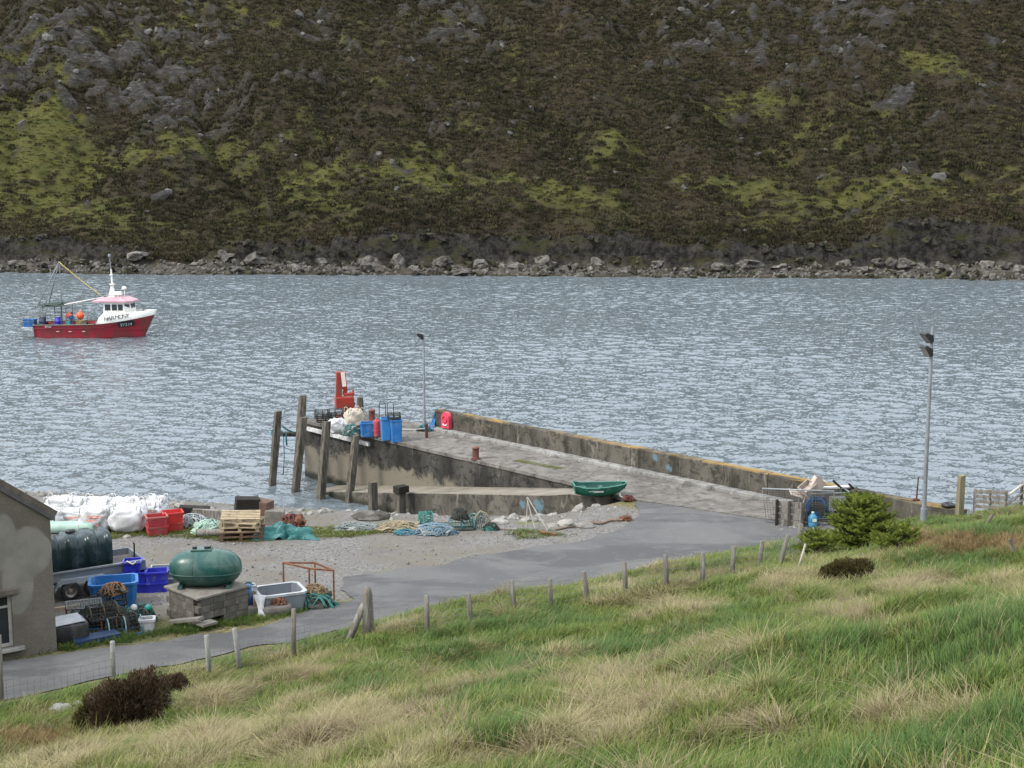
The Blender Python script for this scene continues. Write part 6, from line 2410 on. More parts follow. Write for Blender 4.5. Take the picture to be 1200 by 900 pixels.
# rack with a wire top
p = Y(100, 737)
t = thing('wire_rack', 'low steel rack with a grey wire mesh top among the creels', 'rack', p, .35)
MB().tube([(-.5, -.3, .72), (.5, -.3, .72), (.5, .35, .78), (-.5, .35, .78)], .02, 5, closed=True).build('top_frame', GALV, t)
ms_ = MB()
for k in range(15):
    x = -.47 + .067 * k
    ms_.tube([(x, -.3, .72), (x, .35, .78)], .006, 4)
for k in range(10):
    y = -.28 + .067 * k
    ms_.tube([(-.5, y, .722 + .009 * k * .66), (.5, y, .722 + .009 * k * .66)], .006, 4)
ms_.build('mesh_top', NETG, t)
for x, y in ((-.5, -.3), (.5, -.3), (-.5, .35), (.5, .35)):
    MB().tube([(x, y, 0), (x, y, .75)], .02, 5).build('leg', RUSTRED, t)
# black tub with pale lid
p = Y(82, 757)
t = thing('black_tub', 'black rectangular tub with a pale sheet laid on top beside the building', 'tub', p, RDIR - .1)
superbox(MB(), (0, .45, .31), (1.15, .9, .62), 8, 24, 10, 0.01, 2, 3).build('body', BLACKM, t)
MB().box((-.05, .42, .64), (1.0, .8, .03), (.02, -.02, .08), bev=.01).build('lid_sheet', M('pale_sheet', (.30, .32, .34), (.2, .21, .22), 2.5, .35), t)
tag(MB().box((0, 0, .10), (1.3, .5, .2), bev=.03).build('blue_tray', M('dull_blue', (.012, .04, .10), None, 4, .5), loc=Y(112, 752), rz=RDIR), 'flat dull blue tray on the grass beside the black tub', 'tray')

# ---------------------------------------------------------------- gas tank on its block plinth
BLOCK = M('concrete_block', (0.145, 0.13, 0.112), (0.095, 0.085, 0.073), 4, .95, bump=.012, bscale=18, dirt=(0.07, 0.065, 0.05), dirt_amt=.4, rnd=.22)
PRZ2 = .80
p = Y(233, 737)
pl = thing('block_plinth', 'grey concrete block plinth under the green gas tank', 'plinth', p, PRZ2)
bme = MB().box((0, 0, 0), (.43, .205, .205), bev=.01).mesh('block', BLOCK)


def block(x, y, z, rz=0.0):
    o = bpy.data.objects.new('block', bme)
    link(o, pl)
    o.location = (x, y, z)
    o.rotation_euler = (0, 0, rz)


LX, LY = 1.75, 1.75                 # right face along +x, left face along +y (corner nearest the road at 0,0)
for row in range(4):
    z = .108 + row * .215
    n = 4
    for k in range(n):
        x = .22 + .44 * k + (.1 if row % 2 else 0)
        if not (row < 1 and k == 1):
            block(min(x, LX - .2), .105, z)
            block(min(x, LX - .2), LY - .1, z)
    for k in range(3):
        y = .43 + .44 * k + (.05 if row % 2 else 0)
        block(.105, min(y, LY - .33), z, R(90))
        block(LX - .1, min(y, LY - .33), z, R(90))
slabm = M('slab_concrete', (0.20, 0.185, 0.16), (0.13, 0.12, 0.10), 4, .95, bump=.01, bscale=14)
MB().box((LX / 2, LY / 2, .90), (LX + .08, LY + .06, .075), bev=.012).build('top_slab', slabm, pl)
MB().box((-.30, .2, .30), (1.15, .24, .08), (0, .22, 1.9)).build('fallen_slab', slabm, pl)
MB().box((.10, -.28, .22), (.6, .3, .07), (.1, .1, .2)).build('fallen_slab', slabm, pl)

GAS = M('gas_tank_green', (0.009, 0.06, 0.052), (0.013, 0.072, 0.064), 1.2, .33, dirt=(0.06, 0.11, 0.09), dirt_amt=.5, dirt_scale=1.6)
gt = thing('gas_tank', 'rounded dark green gas tank lying on the concrete block plinth', 'tank', p + Matrix.Rotation(PRZ2, 3, 'Z') @ Vector((LX / 2, LY / 2, .88)), .06)
rows = []
N = 40
LT, rt, ht = 2.16, .59, .57
for i in range(N + 1):
    u = -1 + 2 * i / N
    u = math.copysign(1 - (1 - abs(u)) ** 1.5, u)
    r_ = max(.012, (1 - abs(u) ** 2.7) ** (1 / 2.3))
    rows.append([(u * LT / 2, math.cos(a) * rt * r_, math.sin(a) * ht * r_ + ht + .06) for a in np.linspace(0, 2 * math.pi, 33)])
v1, f1 = loft(rows, True, True)
MB().add(v1, f1, True).build('shell', GAS, gt)
sm_ = MB()
pts = []
for a in np.linspace(0, 2 * math.pi, 48)[:-1]:
    ca, sa = math.cos(a), math.sin(a)
    e = 2 / 2.5
    pts.append((math.copysign(abs(ca) ** e, ca) * (LT / 2 - .015), math.copysign(abs(sa) ** e, sa) * (rt - .012), ht * .80 + .06))
sm_.tube(pts, .016, 5, closed=True)
sm_.build('weld_seam', GAS, gt)
for u in (-.28, .42):
    r_ = (1 - abs(u) ** 2.7) ** (1 / 2.3)
    MB().tube([(u * LT / 2, math.cos(a) * rt * r_ * 1.003, math.sin(a) * ht * r_ * 1.003 + ht + .06) for a in np.linspace(0, 2 * math.pi, 33)[:-1]], .007, 4, closed=True).build('weld_ring', GAS, gt)
MB().box((-.1, 0, 1.195), (.62, .36, .07), bev=.02).build('valve_cover', GAS, gt)
for x in (-.3, .05, .15):
    MB().cyl((x, -.05, 1.22), (x, -.05, 1.29), .07 if x < .1 else .04, n=10).build('valve', BLACKM, gt)
for x in (-.72, .72):
    MB().box((x, 0, .06), (.14, .8, .20)).build('foot', GAS, gt)

# odds and ends right of the plinth
t = thing('gas_cylinder', 'blue gas cylinder standing against the end of the block plinth', 'cylinder', Y(291, 717), .2)
MB().lathe([(0, 0), (.14, 0), (.16, .04), (.16, .62), (.13, .72), (.06, .77), (.06, .80)], 16).build('body', M('cylinder_blue', (.03, .10, .24), (.025, .08, .2), 3, .5, dirt=(.12, .12, .14), dirt_amt=.3), t)
MB().lathe([(.10, .74), (.105, .74), (.105, .86), (.10, .86)], 14).build('collar', BLUEP, t)
net_heap(Y(291, 717) + Vector((.0, .28, .6)), 'scrap of white and green net lying on the cylinder', (.45, .3, .22), 31, (BAGW, NETT), strands=8)
tag(MB().box((0, 0, .42), (.3, .24, .84), (0, 0, .1), bev=.015).build('stacked_blocks', BLOCK, loc=Y(283, 716)), 'small pillar of concrete blocks at the end of the plinth', 'blocks')
tag(MB().box((0, 0, .14), (.85, .3, .28), (0, 0, .35), bev=.02).build('low_block', slabm, loc=Y(287, 722)), 'low concrete block lying on the verge in front of the blue cylinder', 'block')
tag(MB().beam((0, 0, 0), (.05, .02, .75), .07, .05).build('timber_stake', M('ochre_wood', (.32, .18, .06), None, 5, .8), loc=Y(298, 721)), 'short ochre stake upright beside the grey tub', 'stake')
sh = MB()
vs_, fs = [], []
for i in range(7):
    for j in range(6):
        u, w = i / 6, j / 5
        vs_.append((.28 * u + .06 * math.sin(4 * w + 3 * u) - .1 * w, -.1 - .28 * (1 - w) * (1 - .3 * u) + .03 * math.sin(7 * u), .03 + .62 * w + .04 * math.sin(5 * u)))
for i in range(6):
    for j in range(5):
        fs.append((i * 6 + j, (i + 1) * 6 + j, (i + 1) * 6 + j + 1, i * 6 + j + 1))
n = len(vs_)
sh.add(vs_, fs, True)
so = sh.build('plastic_sheet', BAGW, loc=Y(304, 721))
so.modifiers.new('thick', 'SOLIDIFY').thickness = .012
tag(so, 'crumpled white plastic sheet hanging against the grey tub', 'sheet')
tub = open_bin(Y(328, 713), 'large grey open insulated tub with a white rim', (1.45, 1.15, .62), .42, GREYP, name='insulated_tub', rim=M('tub_rim', (.40, .42, .43), None, 3, .5), wall=.07, cat='tub', taper=.94, feet=False)
# tilted grey tray in front of it, with old rope
tag(superbox(MB(), (0, 0, .16), (1.0, .7, .3), 6, 22, 8, .04, 2, 8).build('tarred_tarpaulin', M('dull_tarp', (.10, .09, .085), (.15, .13, .11), 4, .8), loc=Y(322, 719), rz=.35), 'dull folded tarpaulin on the verge in front of the grey tub', 'tarpaulin')
net_heap(Y(366, 711), 'black net heap with brown weed on the grass below the rusty frame', (1.35, .8, .48), 33, (NETD, NETT), strands=40)
WEED = M('brown_weed', (.22, .16, .09), (.13, .09, .05), 8, .9)
net_heap(Y(366, 711) + Vector((.05, .1, .40)), 'clump of tan dried weed on top of the black net heap', (.75, .5, .26), 34, (WEED, WEED), name='weed_clump', cat='weed', strands=30)
net_heap(Y(322, 719) + Vector((.1, .0, .28)), 'tangle of brown rope on the folded tarpaulin', (.5, .3, .22), 35, (CREELN, RUST), strands=16)
# rusty frame
p0, p1 = Y(331, 700), Y(391, 703)
t = thing('steel_stand', 'rusty steel stand on thin legs standing behind the grey tub', 'stand', (p0 + p1) / 2 + Vector((0, .3, 0)), 0)
w = (p1 - p0).length / 2
z_ = 1.02
fr_ = [(-w, .25, z_), (.05, -.25, z_ - .04), (w, -.45, z_ - .05), (.15, .35, z_ - .03)]
for k in range(4):
    MB().beam(fr_[k], fr_[(k + 1) % 4], .06, .05).build('top_rail', RUST, t)
for k, q in enumerate(fr_):
    MB().beam((q[0], q[1], 0), (q[0], q[1], q[2] + .02), .05, .05).build('leg', RUST, t)

# ---------------------------------------------------------------- shore edge of the yard: bulk bags, boxes, pallets
bg_ = 'white bulk bags stored by the shore'
for (px, py, dz, s, seed, mark, lab) in [
        (151, 622, 0, (1.32, 1.15, 1.08), 1, False, 'full white bulk bag nearest the red fish boxes, front row'),
        (114, 622, 0, (1.15, 1.0, 1.05), 2, True, 'white bulk bag with red print beside the pale green roll'),
        (88, 619, 0, (1.3, 1.0, .85), 3, True, 'slumped white bulk bag with a pink mark behind the pale green roll'),
        (176, 614, 0, (1.15, 1.1, 1.02), 4, True, 'white bulk bag with a red stripe behind the red fish boxes'),
        (184, 611, 0, (.8, .8, 1.1), 6, False, 'narrow upright white bulk bag at the end of the back row'),
        (144, 611, 0, (1.3, 1.0, 1.02), 5, False, 'white bulk bag in the back row behind the fullest one'),
        (117, 611, 0, (1.3, 1.0, 1.02), 7, False, 'white bulk bag in the back row with a scrap of teal net'),
        (92, 611, 0, (1.1, 1.0, 1.05), 8, False, 'creased white bulk bag in the back row near the building'),
        (72, 612, 0, (1.2, 1.0, 1.1), 11, False, 'folded white bulk bag at the end of the row behind the building'),
        (62, 621, 0, (1.1, 1.0, .9), 12, False, 'white bulk bag half hidden by the corner of the building')]:
    bulk_bag(Y(px, py), lab, (s[0] * 1.06, s[1], s[2] * .92), .1 * math.sin(seed * 3), seed, BAGW, mark, bg_, amp=.16 if seed == 1 else .25)
pr0, pr1 = Y(58, 625), Y(111, 625)
t = thing('tarpaulin_roll', 'pale green rolled sheet lying in front of the white bags', 'roll', (pr0 + pr1) / 2, math.atan2((pr1 - pr0).y, (pr1 - pr0).x))
Lr = (pr1 - pr0).length
MINT = M('mint_sheet', (.36, .50, .42), (.28, .42, .35), 3, .6, bump=.01, bscale=10)
vs_ = []
MB().lathe([(0.02, -Lr / 2), (.22, -Lr / 2), (.24, -Lr / 2 + .05), (.235, -Lr * .2), (.245, Lr * .1), (.235, Lr * .35), (.24, Lr / 2 - .04), (.2, Lr / 2), (.02, Lr / 2)], 18, Matrix.Translation((0, 0, .24)) @ Matrix.Rotation(R(90), 4, 'Y')).build('sheet', MINT, t)
MB().lathe([(.248, -.03), (.252, -.02), (.252, .02), (.248, .03)], 18, Matrix.Translation((.3, 0, .24)) @ Matrix.Rotation(R(90), 4, 'Y')).build('strap', ROPEW, t)

B = Y(184, 626)
rg = 'red fish boxes stacked by the shore'
fish_box(B + Vector((0, 0, 0)), 'lower faded crimson fish box of the front stack', .45, REDD, (.75, .6, .36), rg)
fish_box(B + Vector((0, 0, .365)), 'upper faded crimson fish box with a pale rim', .42, REDD, (.75, .6, .38), rg, lip=M('red_rim', (.48, .16, .14), None, 3, .6))
B2 = Y(202, 622) + Vector((0, .1, 0))
fish_box(B2, 'lower bright red fish box of the back stack', .35, REDP, (.75, .6, .36), rg)
fish_box(B2 + Vector((0, 0, .365)), 'upper bright red fish box of the back stack', .38, REDP, (.75, .6, .38), rg)

net_heap(Y(225, 616), 'bluish white net heap between the red boxes and the pallets', (1.3, .8, .42), 41, (NETG, M('faded_net', (.38, .42, .43), (.26, .3, .3), 14, .9)), strands=40, r=.025)
net_heap(Y(246, 625), 'mint green net bundle beside the pallets', (1.2, .8, .5), 42, (M('mint_net', (.32, .42, .33), (.22, .33, .26), 12, .9), MINT), strands=40, r=.022)
lg = MB().cyl((-.65, 0, .15), (.65, .1, .15), .15, .14, 12)
tag(lg.build('short_log', GREYWOOD, loc=Y(250, 629)), 'short grey log on the ground before the mint net', 'log')


def pallet(loc, label, rz, mat, group='wooden pallets stacked by the shore', s=(1.45, 1.15), tilt=0.0):
    t = thing('pallet', label, 'pallet', loc, rz, group)
    t.rotation_euler = (tilt, tilt * .5, rz)
    w, d = s
    for k in range(6):
        MB().box((0, -d / 2 + .06 + (d - .12) * k / 5, .155), (w, .11, .024)).build('top_board', mat, t)
    for k in range(3):
        MB().box((0, -d / 2 + .06 + (d - .12) * k / 2, .012), (w, .11, .024)).build('bottom_board', mat, t)
    for i in range(3):
        x = -w / 2 + .08 + (w - .16) * i / 2
        MB().box((x, 0, .131), (.11, d, .022)).build('stringer', mat, t)
        for k in range(3):
            MB().box((x, -d / 2 + .06 + (d - .12) * k / 2, .072), (.12, .11, .094)).build('spacer_block', mat, t)
    return t


B = Y(284, 630)
pallet(B, 'bottom dark red brown pallet of the stack', .12, BROWNWOOD, s=(1.6, 1.2))
pallet(B + Vector((.02, .02, .175)), 'second dark red brown pallet up in the stack', .10, BROWNWOOD, s=(1.6, 1.2))
pallet(B + Vector((-.02, .03, .35)), 'third pallet up, of pale worn wood', .06, NEWWOOD)
pallet(B + Vector((.0, .0, .525)), 'fourth pallet up, of pale wood set askew', -.12, NEWWOOD)
pallet(B + Vector((-.05, .05, .72)), 'topmost pale pallet lying tilted on the stack', .16, NEWWOOD, tilt=.05)
for (px, py, s, rz, mt, lab) in [(290, 612, (1.0, .7, 1.05), .3, TARWOOD, 'tallest dark tarred baulk behind the pallets'), (305, 611, (1.0, .6, .95), -.4, BROWNWOOD, 'dark brown baulk leaning behind the pallets'),
                                 (322, 613, (.8, .6, .6), .1, slabm, 'square grey concrete block behind the green tarpaulin'), (228, 606, (1.3, .5, .5), .15, TARWOOD, 'dark tarred baulk behind the bluish net heap'),
                                 (248, 607, (1.6, .4, .42), .0, GREYWOOD, 'long grey timber behind the mint net bundle')]:
    q = Y(px, py)
    tag(MB().box((0, 0, s[2] / 2), s, (.0, .08, 0), bev=.03, taper=.92).build('timber_baulk' if mt is not slabm else 'concrete_block', mt, loc=q - Vector((0, 0, .06)), rz=rz), lab, 'timber' if mt is not slabm else 'block')


def cloth_heap(loc, label, s, mat, seed, name='tarpaulin', cat='tarpaulin'):
    """folded and crumpled sheet"""
    n = 34
    xs = np.linspace(-1, 1, n)
    X, Y_ = np.meshgrid(xs, xs)
    r_ = np.sqrt(X ** 2 + Y_ ** 2)
    ang = np.arctan2(Y_, X)
    edge = 1 + .25 * np.sin(3 * ang + seed) + .12 * np.sin(7 * ang)
    rr_ = np.clip(r_ / edge, 0, 1.2)
    base = np.clip(1 - rr_ ** 2, 0, 1) ** .7
    fold = np.abs(fbm(X * 2 + seed, Y_ * 2, 1.0, 3, 51 + seed)) * 1.5
    Z = s[2] * base * (.55 + fold) + .02
    sk = np.where(rr_ > 1, .02, 1)
    Z = Z * sk + .005
    V = np.stack([(X * edge * s[0] / 2).ravel(), (Y_ * edge * s[1] / 2).ravel(), Z.ravel()], 1)
    me_ = np_mesh(name, V, grid_faces(n, n), mat, False)
    o = link(bpy.data.objects.new(name, me_))
    o.location = loc
    return tag(o, label, cat)


TARPG = M('green_tarpaulin', (.012, .095, .095), (.02, .135, .13), 3, .5, dirt=(.08, .2, .2), dirt_amt=.25)
cloth_heap(Y(333, 629), 'crumpled teal green tarpaulin heaped beside the pallets', (1.75, 1.0, .62), TARPG, 2)
cloth_heap(Y(356, 631), 'low tail of teal tarpaulin spread on the gravel', (.95, .5, .2), TARPG, 4)
net_heap(Y(342, 620), 'rusty brown scrap heap behind the teal tarpaulin', (1.0, .8, .55), 43, (RUST, RUSTRED), name='scrap_heap', cat='scrap', strands=26, r=.035)
tag(MB().cyl((0, -.13, .14), (0, .13, .14), .14, n=16).build('cable_reel', M('reel_white', (.5, .48, .45), None, 5, .7), loc=Y(301, 632)), 'small white reel leaning at the foot of the pallets', 'reel')

# ---------------------------------------------------------------- rubble bank and gear below the slipway
STONEP = M('pale_stone', (.26, .25, .225), (.17, .162, .145), 3, .9, bump=.02, bscale=9, rnd=.3, dirt=(.16, .15, .12), dirt_amt=.3)


def near_rubble():
    n = 1500
    x = rng.uniform(-22, 5, n)
    sd_ = rng.uniform(-1.1, 6.5, n) ** 1
    y = np.interp(x, LAND[1:9, 0], LAND[1:9, 1]) + sd_ * 1.0
    px, py = project(x, y, H(x, y))
    k1 = rng.random(n) < np.where(sd_ < .6, .75, .55)
    gap = in_spots(px, py, [(620, 625, 30, 6)]) < .5
    ok = k1 & gap & (H(x, y) > -.6)
    e = (np.stack([x, y], 1) - np.array([PO.x, PO.y])) @ np.array([E2.x, E2.y])
    kk = (np.stack([x, y], 1) - np.array([PO.x, PO.y])) @ np.array([E1.x, E1.y])
    ok &= (e > 5.6) | (kk > 28)
    x, y = x[ok], y[ok]
    q = np.stack([x, y, H(x, y)], 1)
    m = len(q)
    src = [MB().blob((0, 0, 0), (1, .75, .55), 1, .25, 1.8, s + 20).mesh('rubble', STONEP) for s in range(5)]
    sc = rng.uniform(.05, .19, m) * (1 + 1.2 * (rng.random(m) > .94))
    o = scatter('shore_stones', q, rng.uniform(-.5, .5, (m, 3)) + np.stack([np.zeros(m), np.zeros(m), rng.uniform(0, 6.28, m)], 1), np.stack([sc, sc, sc], 1), src)
    tag(o, 'pale broken stones along the bank below the yard', 'stones', kind='stuff')
    # loose stones on the gravel
    n = 6000
    x, y = rng.uniform(-18, 11, n), rng.uniform(38, 56, n)
    rdd = np.where(inside(x, y, np.array(ROAD)), 1, -1) * seg_dist(x, y, np.array(ROAD))
    ok = (inside(x, y, YARD) & (rng.random(n) < .5) & (rdd < 0)) | ((rdd > 0) & (rng.random(n) < 0.5 * np.exp(-rdd * 3.5)))
    x, y = x[ok], y[ok]
    q = np.stack([x, y, H(x, y)], 1)
    m = len(q)
    sc = rng.uniform(.012, .045, m) * (1 + (rng.random(m) > .95))
    q[:, 2] += .02
    o = scatter('loose_gravel', q, rng.uniform(0, 6.28, (m, 3)), np.stack([sc, sc, sc], 1), src)
    tag(o, 'loose pale stones lying about the gravel yard', 'stones', kind='stuff')


near_rubble()
for (px, py, w, h, seed, lab, mt) in [(436, 607, 46, 10, 3, 'long flat grey rock at the water edge below the slipway', ROCKM), (664, 617, 26, 11, 5, 'pale rubble block below the end of the slipway', STONEP), (648, 620, 20, 8, 6, 'low pale stone beside the pale rubble block', STONEP),
                                       (685, 617, 24, 7, 7, 'flat pale stone on the edge of the asphalt near the slipway', STONEP), (149, 630, 10, 4, 8, 'small white stone on the gravel before the bulk bags', STONEP), (12, 606, 30, 14, 9, 'dark rock on the shore behind the building', ROCKM),
                                       (215, 603, 18, 9, 10, 'dark shore rock behind the red boxes', ROCKM), (350, 611, 16, 7, 11, 'dark stone behind the scrap heap', ROCKM), (585, 613, 20, 6, 12, 'flat stone at the foot of the slipway wall', STONEP)]:
    q = Y(px, py)
    s = q.y / F
    tag(MB().blob((0, 0, 0), (w * s / 2, w * s * .4, h * s * .75), 2, .2, 1.6, seed).build('rock', mt, loc=q + Vector((0, 0, h * s * .15))), lab, 'rock')
net_heap(Y(468, 621), 'straw coloured rope heap on the rubble bank', (1.7, .8, .3), 51, (ROPEY, ROPEY), strands=60, r=.02)
net_heap(Y(418, 620), 'pale faded net spread over the stones', (1.6, .8, .22), 52, (NETG, NETG), strands=40, r=.02)
net_heap(Y(510, 625), 'blue grey rope and net heap at the edge of the gravel', (1.5, .8, .36), 53, (NETG, M('blue_grey_rope', (.16, .24, .29), None, 12, .9)), strands=60, r=.02)
net_heap(Y(475, 626), 'low scatter of blue rope on the gravel', (.8, .4, .14), 54, (M('blue_grey_rope', (.16, .24, .29)), ROPEB), strands=20)
# round green creel
t = thing('round_creel', 'round green netted creel lying on its side by the rope heaps', 'creel', Y(499, 617), .2)
for x in (-.24, 0, .24):
    MB().tube([(x, math.cos(a) * .3, .3 + math.sin(a) * .3) for a in np.linspace(0, 6.283, 18)[:-1]], .022, 5, closed=True).build('hoop', NETT, t)
nb = MB()
for a in np.linspace(0, 6.283, 17)[:-1]:
    nb.tube([(-.26, math.cos(a) * .29, .3 + math.sin(a) * .29), (.26, math.cos(a + .4) * .29, .3 + math.sin(a + .4) * .29)], .012, 4)
    nb.tube([(-.26, math.cos(a) * .29, .3 + math.sin(a) * .29), (.26, math.cos(a - .4) * .29, .3 + math.sin(a - .4) * .29)], .012, 4)
    nb.tube([(-.25, math.cos(a) * .29, .3 + math.sin(a) * .29), (-.25, 0, .3)], .010, 4)
nb.build('netting', M('jade_net', (.05, .24, .2), None, 9, .85), t)
tag(MB().beam(Y(507, 616, .12), Y(527, 616, .14), .1, .07).build('pale_plank', GREYWOOD), 'short pale plank between the round creel and the teal creel', 'plank')
creel(Y(541, 620), 'teal roped creel with a black coil on top below the slipway', .1, rope=NETT, base=BLACKM, s=(1.0, .6, .42), group='creels below the slipway', hoopm=ROPEB)
net_heap(Y(539, 620, .40), 'black shaggy rope coil lying on the teal creel', (.62, .5, .42), 55, (NETD, NETD), strands=50, r=.016)
creel(Y(551, 612), 'grey green creel standing on end behind the black coil', .8, rope=NETT, s=(.8, .5, .5), group='creels below the slipway', tilt=0.9, hoopm=NETG)
t = thing('net_hoop', 'loop of straw rope and net standing beside the teal creel', 'net', Y(566, 620), .2)
MB().tube([(-.3, 0, 0), (-.28, 0, .5), (-.1, 0, .72), (.12, 0, .62), (.28, .05, .3), (.36, .05, 0)], .035, 6).build('hoop', ROPEY, t)
nb = MB()
for k in range(8):
    nb.tube([(-.28 + .07 * k, .02, .55 + .12 * math.sin(k * .6)), (-.2 + .08 * k, .1, .02)], .014, 4)
nb.build('netting', CREELN, t)
net_heap(Y(575, 621), 'dark teal net scrap beside the straw rope loop', (.6, .4, .25), 56, (NETT, NETD), strands=16)
tag(MB().beam(Y(576, 620, .04), Y(606, 622, .05), .12, .06).build('driftwood_plank', GREYWOOD), 'grey driftwood plank lying below the slipway wall', 'plank')
t = thing('stick_tripod', 'three bleached sticks leaning together against the slipway wall', 'sticks', Y(625, 620), 0)
BLEACH = M('bleached_wood', (.42, .39, .34), (.33, .3, .26), 6, .85)
for a, b2, r_ in (((-.28, 0, 0), (-.22, .15, 1.2), .022), ((.08, -.1, 0), (-.26, .15, 1.22), .03), ((.55, -.25, .0), (-.24, .12, 1.25), .03)):
    MB().cyl(a, b2, r_, r_ * .7, 7).build('stick', BLEACH, t)
tag(MB().beam((-.35, 0, .12), (.32, -.2, .03), .09, .06).build('rusty_bar', RUST, loc=Y(642, 626)), 'short rusty bar at the foot of the sticks', 'bar')
rp = MB()
pts = [Y(px, py, .05) for px, py in ((650, 622), (665, 619), (680, 617), (692, 614), (704, 615), (716, 611), (728, 611), (738, 608))]
rp.tube(pts, .06, 6)
rp.tube([q + Vector((.05, .12, .03 * (i % 2))) for i, q in enumerate(pts[2:])], .05, 6)
tag(rp.build('old_hawser', M('old_hawser', (.22, .17, .13), (.13, .09, .07), 14, .9)), 'old brown hawser lying along the edge of the asphalt', 'rope')
net_heap(Y(733, 610), 'small rusty tangle on the edge of the asphalt', (.5, .3, .16), 57, (RUST, RUST), name='chain_tangle', cat='chain', strands=12)
# ================================================================ FENCES, RIGHT-HAND SIDE, SHRUBS
# ---------------------------------------------------------------- lamp post on the bank
base = GH(1082, 613)
tp = AT(1091.5, 383, base.y)
lamp_post(base - Vector((0, 0, .1)), (tp - base).z + .1, 'tall grey lamp post with two floodlights on the grassy bank',
          [((tp - base).z - .32, -.24, -.05, .8, .46), ((tp - base).z - .80, -.24, -.05, .95, .46)], .085, .055, lean=(.0, 0))


# ---------------------------------------------------------------- stock fence along the road
def stock_fence():
    posts = [(-60, 762, 850), (2, 742, 826), (133, 750, 798), (246, 743, 792), (281, 735, 783), (344, 712, 770), (432, 686, 748), (501, 697, 742), (552, 695, 733), (603, 690, 717), (646, 696, 715), (689, 690, 706), (733, 683, 696),
             (781, 666, 688), (823, 652, 685), (858, 650, 675), (889, 652, 668), (914, 643, 663), (937, 614, 652)]
    t = thing('stock_fence', 'old wire stock fence on weathered posts along the near edge of the road', 'fence', (0, 0, 0))
    lean = [0, .02, .02, -.05, -.10, .03, 0, -.02, -.08, -.10, -.06, -.14, -.05, -.05, 0, .03, .1, .22, 0]
    tops = []
    rr = random.Random(5)
    for i, (px, yt, yb) in enumerate(posts):
        b = GH(px, yb)
        h = max(.85, (yb - yt) * b.y / F * 1.06)
        strain = px == 432
        r_ = .15 if strain else (.09 if px == 937 else .068)
        tl = lean[i] * h
        pts = [b + Vector((0, 0, -.35)), b + Vector((tl * .3, 0, h * .35)), b + Vector((tl, 0, h))]
        mb = MB()
        if strain:
            mb.tube([b + Vector((0, 0, -.3)), b + Vector((.0, 0, .5)), b + Vector((-.02, 0, h - .22)), b + Vector((-.01, 0, h - .05)), b + Vector((0, 0, h))], [.15, .15, .14, .10, .02], 8)
        else:
            mb.tube(pts, [r_ * 1.05, r_, r_ * .92], 7)
        mb.build('post', M('post_wood', (.165, .15, .125), (.10, .09, .075), 5, .9, stretch=(4, 4, .6), bump=.008, dirt=(.2, .2, .17), dirt_amt=.25) if i not in (2, 3, 4) else M('pale_post', (.26, .255, .24), (.18, .175, .16), 5, .9, stretch=(4, 4, .6), dirt=(.12, .14, .10), dirt_amt=.3), t)
        if strain:
            MB().tube([b + Vector((-.55, -.1, -.1)), b + Vector((-.3, -.05, .5)), b + Vector((-.1, 0, .98))], [.1, .095, .08], 8).build('brace', GREYWOOD, t)
        tops.append((b, h, tl))
    for i in range(len(tops) - 1):
        (a, ha, la), (b, hb, lb) = tops[i], tops[i + 1]
        wires = MB()
        n = max(2, int((b - a).length / .16))
        hh = min(1.05, max(ha, .9) - .06), min(1.05, max(hb, .9) - .06)
        for f in (.08, .25, .42, .6, .78, 1.0):
            wires.tube(sag(a + Vector((la * f, -.05, hh[0] * f)), b + Vector((lb * f, -.05, hh[1] * f)), .02, 5), .0042, 4)
        for k in range(1, n):
            q = a.lerp(b, k / n) + Vector((0, -.05, 0))
            hk = (hh[0] + (hh[1] - hh[0]) * k / n) * .78
            wires.tube([q + Vector((0, 0, .07)), q + Vector((rr.uniform(-.02, .02), 0, hk))], .003, 4)
        wires.build('wire_netting', M('fence_wire', (.22, .22, .21), (.14, .12, .10), 8, .7, metal=.3), t)


stock_fence()
for (px, yt, yb, ln, r_, mt, lab) in [(934, 640, 668, .28, .03, BLEACH, 'thin pale stick leaning against the fence end'), (1150, 606, 622, .6, .05, OLDWOOD, 'dark broken post leaning steeply in the grass below the slatted gate'), (1190, 636, 652, -.35, .055, OLDWOOD, 'short dark post leaning in the grass at the field edge')]:
    b = GH(px, yb)
    h = (yb - yt) * b.y / F + .1
    tag(MB().tube([b + Vector((-.1 * ln, 0, -.2)), b + Vector((ln * h, 0, h))], [r_, r_ * .9], 7).build('broken_post', mt), lab, 'post')

# ---------------------------------------------------------------- junk at the root of the pier
# wire panel
a, b = G(891, 612, DECK), G(962, 602, DECK)
p = G(898, 611, DECK)
t = thing('mesh_hurdle', 'leaning wire mesh hurdle in a grey steel frame beside the parapet', 'hurdle', p, -.62 + math.radians(14))
w, h = 2.5, 1.35
fr_ = [(0, 0, 0), (-.22, .12, h * .95), (w, .5, h * .98), (w, .4, .05)]
MB().tube(fr_, .035, 6, closed=True).build('frame', GALV, t)
ms_ = MB()
f = [Vector(q) for q in fr_]
for k in range(1, 24):
    u = k / 24
    ms_.tube([f[0].lerp(f[3], u), f[1].lerp(f[2], u)], .007, 4)
for k in range(1, 14):
    u = k / 14
    ms_.tube([f[0].lerp(f[1], u), f[3].lerp(f[2], u)], .007, 4)
ms_.build('mesh', M('dark_wire', (.10, .10, .10), None, 6, .7, metal=.3), t)

